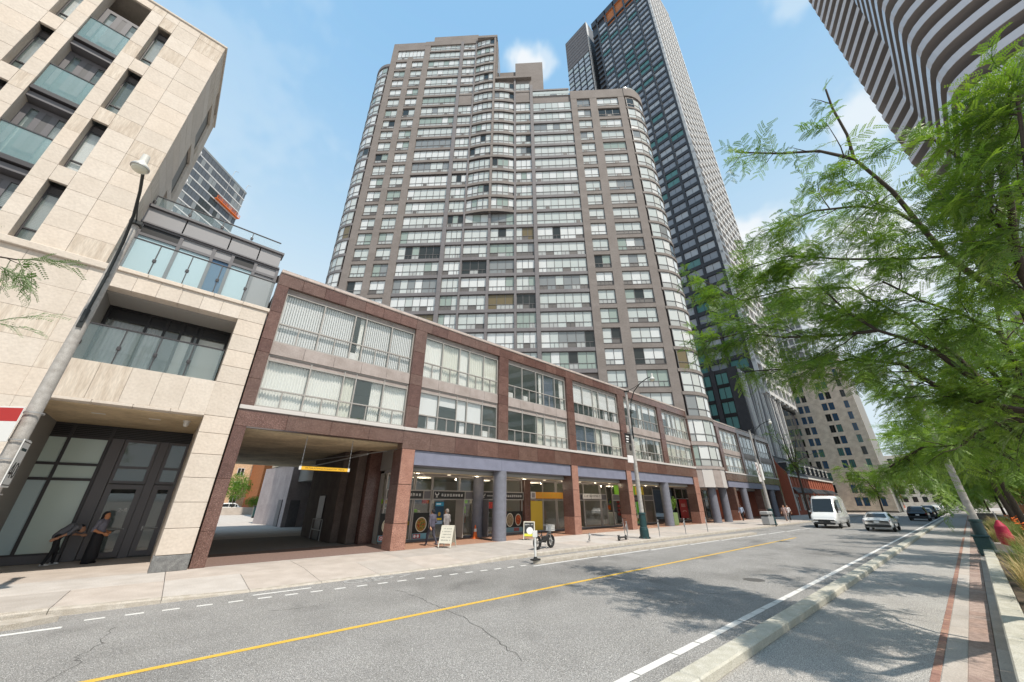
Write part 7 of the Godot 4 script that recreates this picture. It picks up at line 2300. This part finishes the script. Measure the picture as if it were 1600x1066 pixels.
func vehicle(called: String, label: String, kind: String, paint: Material, at: Vector3, turn: float, group := "") -> Node3D:
	# front towards +x
	var t := thing(called, label, "van" if kind == "van" else "car", at, turn, group)
	var st := []
	var wb := 1.38
	var wr := .34
	var L := 2.3
	match kind:
		"suv":
			st = [[-2.32, .42, .85, .90, .78, .6], [-2.25, .34, 1.02, 1.12, .90, .66], [-2.12, .30, 1.05, 1.50, .93, .68], [-1.85, .28, 1.06, 1.70, .945, .70], [-.6, .26, 1.05, 1.76, .95, .72], [.35, .26, 1.03, 1.72, .95, .71], [.75, .26, 1.02, 1.50, .95, .70], [1.15, .26, 1.01, 1.10, .945, .72], [1.9, .27, .96, 1.0, .93, .74], [2.25, .32, .82, .88, .86, .7], [2.34, .40, .66, .70, .76, .6]]
			wr = .37
		"sedan":
			st = [[-2.36, .40, .80, .84, .76, .6], [-2.28, .32, .95, 1.0, .88, .68], [-1.75, .26, .98, 1.04, .91, .70], [-1.25, .25, .98, 1.34, .92, .64], [-.7, .24, .96, 1.46, .92, .64], [.2, .24, .94, 1.46, .92, .64], [.75, .24, .93, 1.24, .92, .65], [1.15, .25, .92, .99, .915, .70], [1.9, .26, .86, .90, .90, .72], [2.25, .32, .72, .76, .83, .68], [2.36, .40, .58, .62, .72, .58]]
		"van":
			st = [[-2.9, .45, 1.2, 2.55, .95, .86], [-2.8, .38, 1.25, 2.72, 1.0, .9], [-.5, .36, 1.25, 2.80, 1.02, .92], [.9, .36, 1.25, 2.76, 1.02, .92], [1.3, .36, 1.25, 2.52, 1.02, .88], [1.75, .36, 1.24, 1.85, 1.02, .86], [2.05, .36, 1.22, 1.36, 1.01, .86], [2.55, .38, 1.08, 1.16, .98, .84], [2.75, .44, .85, .92, .92, .78], [2.80, .5, .7, .75, .85, .7]]
			wb = 1.75; wr = .37; L = 2.8
	part(t, "body", car_body(st), paint)
	# glazing laid over the cabin's flanks, front and back
	var g := MB.new()
	var fw := MB.new()
	for i in st.size() - 1:
		var a: Array = st[i]
		var b: Array = st[i + 1]
		if a[3] - a[2] > .25 and b[3] - b[2] > .25 and (kind != "van" or a[0] > -.6):
			for s in [-1.0, 1.0]:
				var f := func(q: Array, u: float, x: float):
					var w0: float = q[4] * .945
					var w1: float = lerpf(q[4] * .94, q[5], .85)
					return Vector3(x, lerpf(q[2], lerpf(q[2], q[3], .82), u), s * (lerpf(w0, w1, u) + .012))
				var xa: float = a[0] + .03
				var xb: float = b[0] - .03
				if s > 0: g.quad(f.call(a, .08, xa), f.call(b, .08, xb), f.call(b, .95, xb), f.call(a, .95, xa))
				else: g.quad(f.call(b, .08, xb), f.call(a, .08, xa), f.call(a, .95, xa), f.call(b, .95, xb))
	part(t, "side_windows", g.done(), M.car_glass)
	# windscreen and back glass follow the steep stations
	var sc := [[6, 7], [1, 3]] if kind == "suv" else ([[6, 7], [2, 3]] if kind == "sedan" else [[4, 6], [0, 0]])
	for w in 2:
		var i: int = sc[w][0]
		var j: int = sc[w][1]
		if i == j: continue
		var m := MB.new()
		var a: Array = st[i]
		var b: Array = st[j]
		var hi: Array = a if a[3] > b[3] else b
		var lo: Array = b if a[3] > b[3] else a
		var n := Vector3(.02 if w == 0 else -.02, .02, 0)
		var p0 := Vector3(lo[0], lo[3] + .02, -lo[5] * .92) + n
		var p1 := Vector3(lo[0], lo[3] + .02, lo[5] * .92) + n
		var p2 := Vector3(hi[0], hi[3] - .02, hi[5] * .84) + n
		var p3 := Vector3(hi[0], hi[3] - .02, -hi[5] * .84) + n
		m.quad(p0, p1, p2, p3)
		part(t, "windscreen" if w == 0 else "back_window", m.done(), M.car_glass)
	for sx in [-1.0, 1.0]:
		for sz in [-1.0, 1.0]:
			wheel(t, "wheel", Vector3(sx * wb, wr, sz * (.84 if kind != "van" else .92)), wr, .2, 5)
	for s in [-1.0, 1.0]:
		part(t, "tail_lamp", cbox(.08, .16 if kind != "van" else .4, .30 if kind != "van" else .12, .02), M.tail_red, Vector3(st[1][0] - .0, st[1][2] - .14, s * (st[1][4] - .20)))
		part(t, "headlight", cbox(.12, .13, .34, .03), M.lamp_white, Vector3(st[-2][0] - .02, st[-2][2] - .14, s * (st[-2][4] - .24)))
		part(t, "mirror", cbox(.12, .14, .2, .03), paint, Vector3(.75 if kind != "van" else 1.5, 1.02 if kind != "van" else 1.4, s * (1.03 if kind != "van" else 1.12)))
	part(t, "rear_bumper", cbox(.14, .2, 1.6, .05), M.black_plastic, Vector3(st[0][0] + .02, .46, 0)); part(t, "front_bumper", cbox(.14, .22, 1.55, .05), M.black_plastic, Vector3(st[-1][0] - .04, .44, 0))
	part(t, "licence_plate", cbox(.02, .14, .34, .004), M.white_plastic, Vector3(st[0][0] - .06, .72, 0)); part(t, "grille", cbox(.04, .16, .9, .01), M.black_plastic, Vector3(st[-1][0] + .0, .62, 0))
	return t

func build_vehicles():
	vehicle("passenger_van", "white high roof van coming along the left lane", "van", M.car_white, sw(49.0, -.15, -9.4), PI + STREET_TURN)
	vehicle("white_car", "white sedan driving away in the near lane beside the van", "sedan", M.car_white, sw(47.0, -.15, -5.6), STREET_TURN)
	vehicle("black_suv", "black sport utility car seen from behind in the near lane", "suv", M.car_black, sw(75.5, -.15, -5.0), STREET_TURN)
	var q := [["dark grey car next ahead of the black one", "sedan", "car_grey", 86.0], ["black car third in the queue of cars", "suv", "car_black", 94.0], ["silver car fourth in the queue of cars", "sedan", "car_silver", 103.0], ["white car fifth in the queue of cars", "suv", "car_white", 112.0], ["dark car last but one in the queue", "sedan", "car_grey", 121.0], ["pale car farthest in the queue", "suv", "car_silver", 130.0]]
	for v in q: vehicle("queued_car", v[0], v[1], M[v[2]], sw(v[3], -.15, -5.0 + rng.randf_range(-.15, .15)), STREET_TURN, "cars queued down the street")
	vehicle("parked_car", "white car parked behind the courtyard retaining wall", "suv", M.car_white, Vector3(10.5, .0, -88), .1)

# ---- people: one continuous surface from tapered bones
func figure(bones: Array, cell: float) -> ArrayMesh:
	var lo := Vector3(9, 9, 9)
	var hi := -lo
	for b in bones:
		for i in 2:
			var r: float = b[2 + i] + .06
			lo = lo.min(b[i] - Vector3.ONE * r); hi = hi.max(b[i] + Vector3.ONE * r)
	var n := Vector3i(((hi - lo) / cell).ceil()) + Vector3i.ONE
	var sum := PackedFloat32Array()
	sum.resize(n.x * n.y * n.z)
	var best := PackedFloat32Array()
	best.resize(sum.size()); best.fill(9.0)
	var who := PackedByteArray()
	who.resize(sum.size())
	var K := 55.0
	for bi in bones.size():
		var b: Array = bones[bi]
		var a: Vector3 = b[0]
		var d: Vector3 = b[1] - b[0]
		var dl := maxf(d.length_squared(), 1e-6)
		var rm := maxf(b[2], b[3]) + .07
		var l0 := Vector3i(((a.min(b[1]) - Vector3.ONE * rm - lo) / cell).floor()).clamp(Vector3i.ZERO, n - Vector3i.ONE)
		var l1 := Vector3i(((a.max(b[1]) + Vector3.ONE * rm - lo) / cell).ceil()).clamp(Vector3i.ZERO, n - Vector3i.ONE)
		for z in range(l0.z, l1.z + 1):
			for y in range(l0.y, l1.y + 1):
				for x in range(l0.x, l1.x + 1):
					var p := lo + Vector3(x, y, z) * cell
					var t := clampf((p - a).dot(d) / dl, 0, 1)
					var ds := p.distance_to(a + d * t) - lerpf(b[2], b[3], t)
					if ds > .09: continue
					var id := (z * n.y + y) * n.x + x
					sum[id] += exp(-K * ds)
					if ds < best[id]:
						best[id] = ds; who[id] = bi
	var val := PackedFloat32Array()
	val.resize(sum.size())
	for i in sum.size(): val[i] = .2 if sum[i] <= 0.0 else -log(sum[i]) / K
	var idx := {}
	var pos := []
	var col := []
	var off := [0, 1, n.x, n.x + 1, n.x * n.y, n.x * n.y + 1, n.x * n.y + n.x, n.x * n.y + n.x + 1]
	var edges := [[0, 1], [2, 3], [4, 5], [6, 7], [0, 2], [1, 3], [4, 6], [5, 7], [0, 4], [1, 5], [2, 6], [3, 7]]
	for z in n.z - 1:
		for y in n.y - 1:
			for x in n.x - 1:
				var id := (z * n.y + y) * n.x + x
				var s0: bool = val[id] < 0.0
				var mixed := false
				for k in range(1, 8):
					if (val[id + off[k]] < 0.0) != s0:
						mixed = true
						break
				if not mixed: continue
				var acc := Vector3.ZERO
				var c := 0
				for e in edges:
					var va: float = val[id + off[e[0]]]
					var vb: float = val[id + off[e[1]]]
					if (va < 0.0) != (vb < 0.0):
						var t := va / (va - vb)
						var pa := Vector3(e[0] & 1, (e[0] >> 1) & 1, (e[0] >> 2) & 1)
						var pb := Vector3(e[1] & 1, (e[1] >> 1) & 1, (e[1] >> 2) & 1)
						acc += pa.lerp(pb, t); c += 1
				idx[id] = pos.size()
				pos.append(lo + (Vector3(x, y, z) + acc / c) * cell)
				var bk := id
				for k in 8:
					if val[id + off[k]] < val[bk]: bk = id + off[k]
				col.append(bones[who[bk]][4])
	var st := SurfaceTool.new()
	st.begin(Mesh.PRIMITIVE_TRIANGLES)
	for i in pos.size():
		st.set_color(col[i]); st.set_smooth_group(0); st.add_vertex(pos[i])
	var sx := 1
	var sy := n.x
	var sz := n.x * n.y
	for id in idx:
		for ax in 3:
			var st1: int = [sx, sy, sz][ax]
			var u: int = [sy, sz, sx][ax]
			var w: int = [sz, sx, sy][ax]
			var v0: bool = val[id] < 0.0
			if v0 == (val[id + st1] < 0.0): continue
			var b: int = id - u
			var c: int = id - u - w
			var d: int = id - w
			if not (idx.has(b) and idx.has(c) and idx.has(d)): continue
			var q := [idx[id], idx[b], idx[c], idx[d]]
			if v0: q.reverse()
			for k in [0, 1, 2, 0, 2, 3]: st.add_index(q[k])
	st.generate_normals()
	return st.commit()

func hand_bones(w: Vector3, dir: Vector3, side: Vector3, skin: Color, curl: float) -> Array:
	var out := [[w, w + dir * .075, .024, .030, skin]]
	var nrm := dir.cross(side).normalized()
	for k in 4:
		var r := w + dir * .085 + side * (.026 - k * .0175)
		var l: float = [.036, .042, .039, .030][k]
		var m := r + (dir + nrm * curl * .5).normalized() * l
		out.append([r, m, .0095, .0085, skin]); out.append([m, m + (dir + nrm * curl * 1.6).normalized() * l * .8, .0085, .007, skin])
	var t0 := w + dir * .03 + side * .028
	var t1 := t0 + (side + dir * .6).normalized() * .04
	out.append([t0, t1, .012, .0105, skin]); out.append([t1, t1 + (dir + side * .2 + nrm * curl * .4).normalized() * .03, .0105, .0085, skin])
	return out

func person(label: String, at: Vector3, turn: float, pose: Dictionary, c: Dictionary, cell := .024):
	# faces +x; pose gives joint positions
	var p := thing("person", label, "person", at, turn)
	var J := {"head": Vector3(.03, 1.58, 0), "neck": Vector3(0, 1.42, 0), "chest": Vector3(0, 1.26, 0), "waist": Vector3(0, 1.04, 0), "hip": Vector3(0, .92, 0),
		"shl": Vector3(0, 1.38, -.18), "shr": Vector3(0, 1.38, .18), "ell": Vector3(-.04, 1.10, -.24), "elr": Vector3(-.04, 1.10, .24), "wrl": Vector3(.06, .86, -.25), "wrr": Vector3(.06, .86, .25),
		"knl": Vector3(.06, .50, -.10), "knr": Vector3(.02, .50, .10), "anl": Vector3(0, .08, -.10), "anr": Vector3(-.04, .08, .10)}
	for k in pose: J[k] = pose[k]
	var hl: Vector3 = J.hip + Vector3(0, -.02, -.09)
	var hr: Vector3 = J.hip + Vector3(0, -.02, .09)
	var fwd: Vector3 = pose.get("look", Vector3(1, 0, 0))
	var bones := [
		[J.neck, J.head - Vector3(0, .06, 0), .055, .05, c.skin], [J.head + Vector3(-.01, .03, 0), J.head + fwd * .02 - Vector3(0, .06, 0), .095, .075, c.skin], [J.head + fwd * .085 + Vector3(0, -.01, 0), J.head + fwd * .10 - Vector3(0, .035, 0), .012, .016, c.skin],
		[J.neck - Vector3(0, .05, 0), J.chest, .10, .145, c.top], [J.chest, J.waist, .145, .135, c.top], [J.waist, J.hip, .135, .145, c.top], [J.shl, J.shr, .075, .075, c.top],
		[J.shl, J.ell, .062, .05, c.top], [J.shr, J.elr, .062, .05, c.top], [J.ell, J.wrl, .045, .03, c.get("sleeve", c.skin)], [J.elr, J.wrr, .045, .03, c.get("sleeve", c.skin)],
		[hl, J.knl, .095, .065, c.legs], [hr, J.knr, .095, .065, c.legs], [J.knl, J.anl, .065, .045, c.legs], [J.knr, J.anr, .065, .045, c.legs],
		[J.anl + Vector3(-.03, -.035, 0), J.anl + Vector3(.15, -.045, 0), .042, .034, c.shoe], [J.anr + Vector3(-.03, -.035, 0), J.anr + Vector3(.15, -.045, 0), .042, .034, c.shoe]]
	if c.has("skirt"):
		bones.append([J.hip, (J.knl + J.knr) * .5 + Vector3(0, -.3, 0), .16, .20, c.skirt])
	var body := part(p, "body", figure(bones, cell), M.person)
	# hands with five fingers, on a finer grid
	var hm: Array = hand_bones(J.wrl, (J.wrl - J.ell).normalized(), Vector3(.9, .1, .2).normalized(), c.skin, .7)
	part(body, "hand", figure(hm, .009), M.person)
	hm = hand_bones(J.wrr, (J.wrr - J.elr).normalized(), Vector3(.9, .1, -.2).normalized(), c.skin, .7)
	part(body, "hand", figure(hm, .009), M.person)
	# hair
	var hb := [[J.head + Vector3(-.03, .05, 0), J.head + Vector3(-.05, .0, 0), .098, .09, c.hair]]
	if c.get("long", false): hb.append([J.head + Vector3(-.07, .0, 0), J.neck + Vector3(-.12, -.25, 0), .07, .05, c.hair])
	part(body, "hair", figure(hb, .016), M.person)
	return p

func build_people():
	var skin := Color(.42, .22, .14)
	var dark := Color(.012, .012, .016)
	# bending over by the frosted glass, back to us
	person("person in grey shirt and dark trousers bending over by the frosted glass", Vector3(-2.25, 0, -21.9), .25, {"hip": Vector3(-.02, .92, 0), "waist": Vector3(.08, 1.05, 0), "chest": Vector3(.24, 1.20, 0), "neck": Vector3(.38, 1.24, 0), "head": Vector3(.50, 1.14, -.02), "shl": Vector3(.32, 1.20, -.19), "shr": Vector3(.32, 1.20, .19), "ell": Vector3(.36, .96, -.24), "elr": Vector3(.16, 1.0, .27), "wrl": Vector3(.56, .92, -.16), "wrr": Vector3(-.06, .88, .26), "knl": Vector3(.10, .50, -.12), "knr": Vector3(.0, .50, .12), "anl": Vector3(.14, .08, -.14), "anr": Vector3(-.12, .08, .14)}, {"skin": skin, "top": Color(.13, .135, .155), "legs": dark, "shoe": Color(.5, .5, .5), "hair": dark})
	person("person with long dark hair in grey top and long black trousers at the door", Vector3(-1.25, 0, -21.7), -.5, {"knl": Vector3(.03, .50, -.10), "wrl": Vector3(.16, 1.02, -.14), "wrr": Vector3(.20, .98, .12), "ell": Vector3(-.06, 1.10, -.24), "elr": Vector3(-.06, 1.10, .25), "anl": Vector3(.0, .08, -.12), "anr": Vector3(-.06, .08, .12)}, {"skin": Color(.46, .2, .10), "top": Color(.16, .16, .2), "legs": dark, "skirt": dark, "shoe": dark, "hair": dark, "long": true})
	var walk := {"knl": Vector3(.18, .52, -.10), "anl": Vector3(.24, .09, -.1), "knr": Vector3(-.06, .50, .10), "anr": Vector3(-.30, .12, .1), "wrl": Vector3(-.12, .88, -.26), "wrr": Vector3(.22, .90, .26)}
	person("person in pale blue shirt and dark trousers walking under the arcade", Vector3(53.0, 0, -17.1), PI, walk, {"skin": Color(.12, .06, .04), "top": Color(.36, .42, .55), "sleeve": Color(.36, .42, .55), "legs": dark, "shoe": dark, "hair": dark}, .03)
	person("person in patterned clothes walking past the brick row, nearer the lamp", Vector3(56.0, 0, -13.4), PI, walk, {"skin": skin, "top": Color(.42, .30, .28), "legs": Color(.3, .22, .2), "shoe": dark, "hair": Color(.1, .05, .03)}, .03)
	person("person in white top and dark shorts walking past the brick row", Vector3(58.5, 0, -13.6), PI, walk, {"skin": skin, "top": Color(.66, .6, .6), "legs": dark, "shoe": dark, "hair": dark}, .03)
	person("person in bright orange jacket at the shop right of the second pier", Vector3(23.9, 0, -19.3), PI * .5, {}, {"skin": skin, "top": Color(.82, .22, .02), "sleeve": Color(.82, .22, .02), "legs": Color(.06, .015, .015), "shoe": dark, "hair": Color(.4, .36, .3)}, .03)
	person("person in grey jacket with a pack by the cream sandwich board", Vector3(11.9, 0, -18.4), PI * .6, walk, {"skin": skin, "top": Color(.22, .20, .20), "sleeve": Color(.22, .2, .2), "legs": Color(.16, .13, .14), "shoe": Color(.4, .36, .36), "hair": Color(.2, .17, .15)}, .03)
	person("person in dark clothes walking beside the grey jacket", Vector3(11.1, 0, -18.5), PI * .6, walk, {"skin": skin, "top": Color(.09, .08, .11), "sleeve": Color(.09, .08, .11), "legs": Color(.05, .05, .07), "shoe": Color(.3, .25, .25), "hair": dark}, .03)

func _ready():
	rng.seed = 20240611
	var cam := Camera3D.new()
	cam.fov = 86.97; cam.far = 3000.0; cam.near = .05
	add_child(cam)
	cam.position = Vector3(0, 2.1, 0)
	cam.rotation_degrees = Vector3(24.02, -42.1, .1)
	var we := WorldEnvironment.new()
	var env := Environment.new()
	env.background_mode = Environment.BG_SKY
	env.sky = make_sky()
	env.tonemap_mode = Environment.TONE_MAPPER_LINEAR
	env.tonemap_exposure = 1.25
	env.background_energy_multiplier = 1.0
	env.sdfgi_enabled = true; env.ssao_enabled = true; env.ssil_enabled = true
	we.environment = env
	add_child(we)
	var sun := DirectionalLight3D.new()
	sun.light_color = Color(1, .965, .91)
	sun.light_energy = 1.25
	sun.light_angular_distance = 0.5
	sun.shadow_enabled = true
	add_child(sun)
	sun.look_at_from_position(Vector3(-.02, .85, .53), Vector3.ZERO)
	make_materials()
	more_materials()
	street_materials()
	build_street()
	build_limestone()
	build_podium()
	build_tower()
	build_dark_tower()
	build_striped_tower()
	build_backdrop()
	build_court()
	build_trees()
	build_lamps()
	build_props()
	build_vehicles()
	build_people()
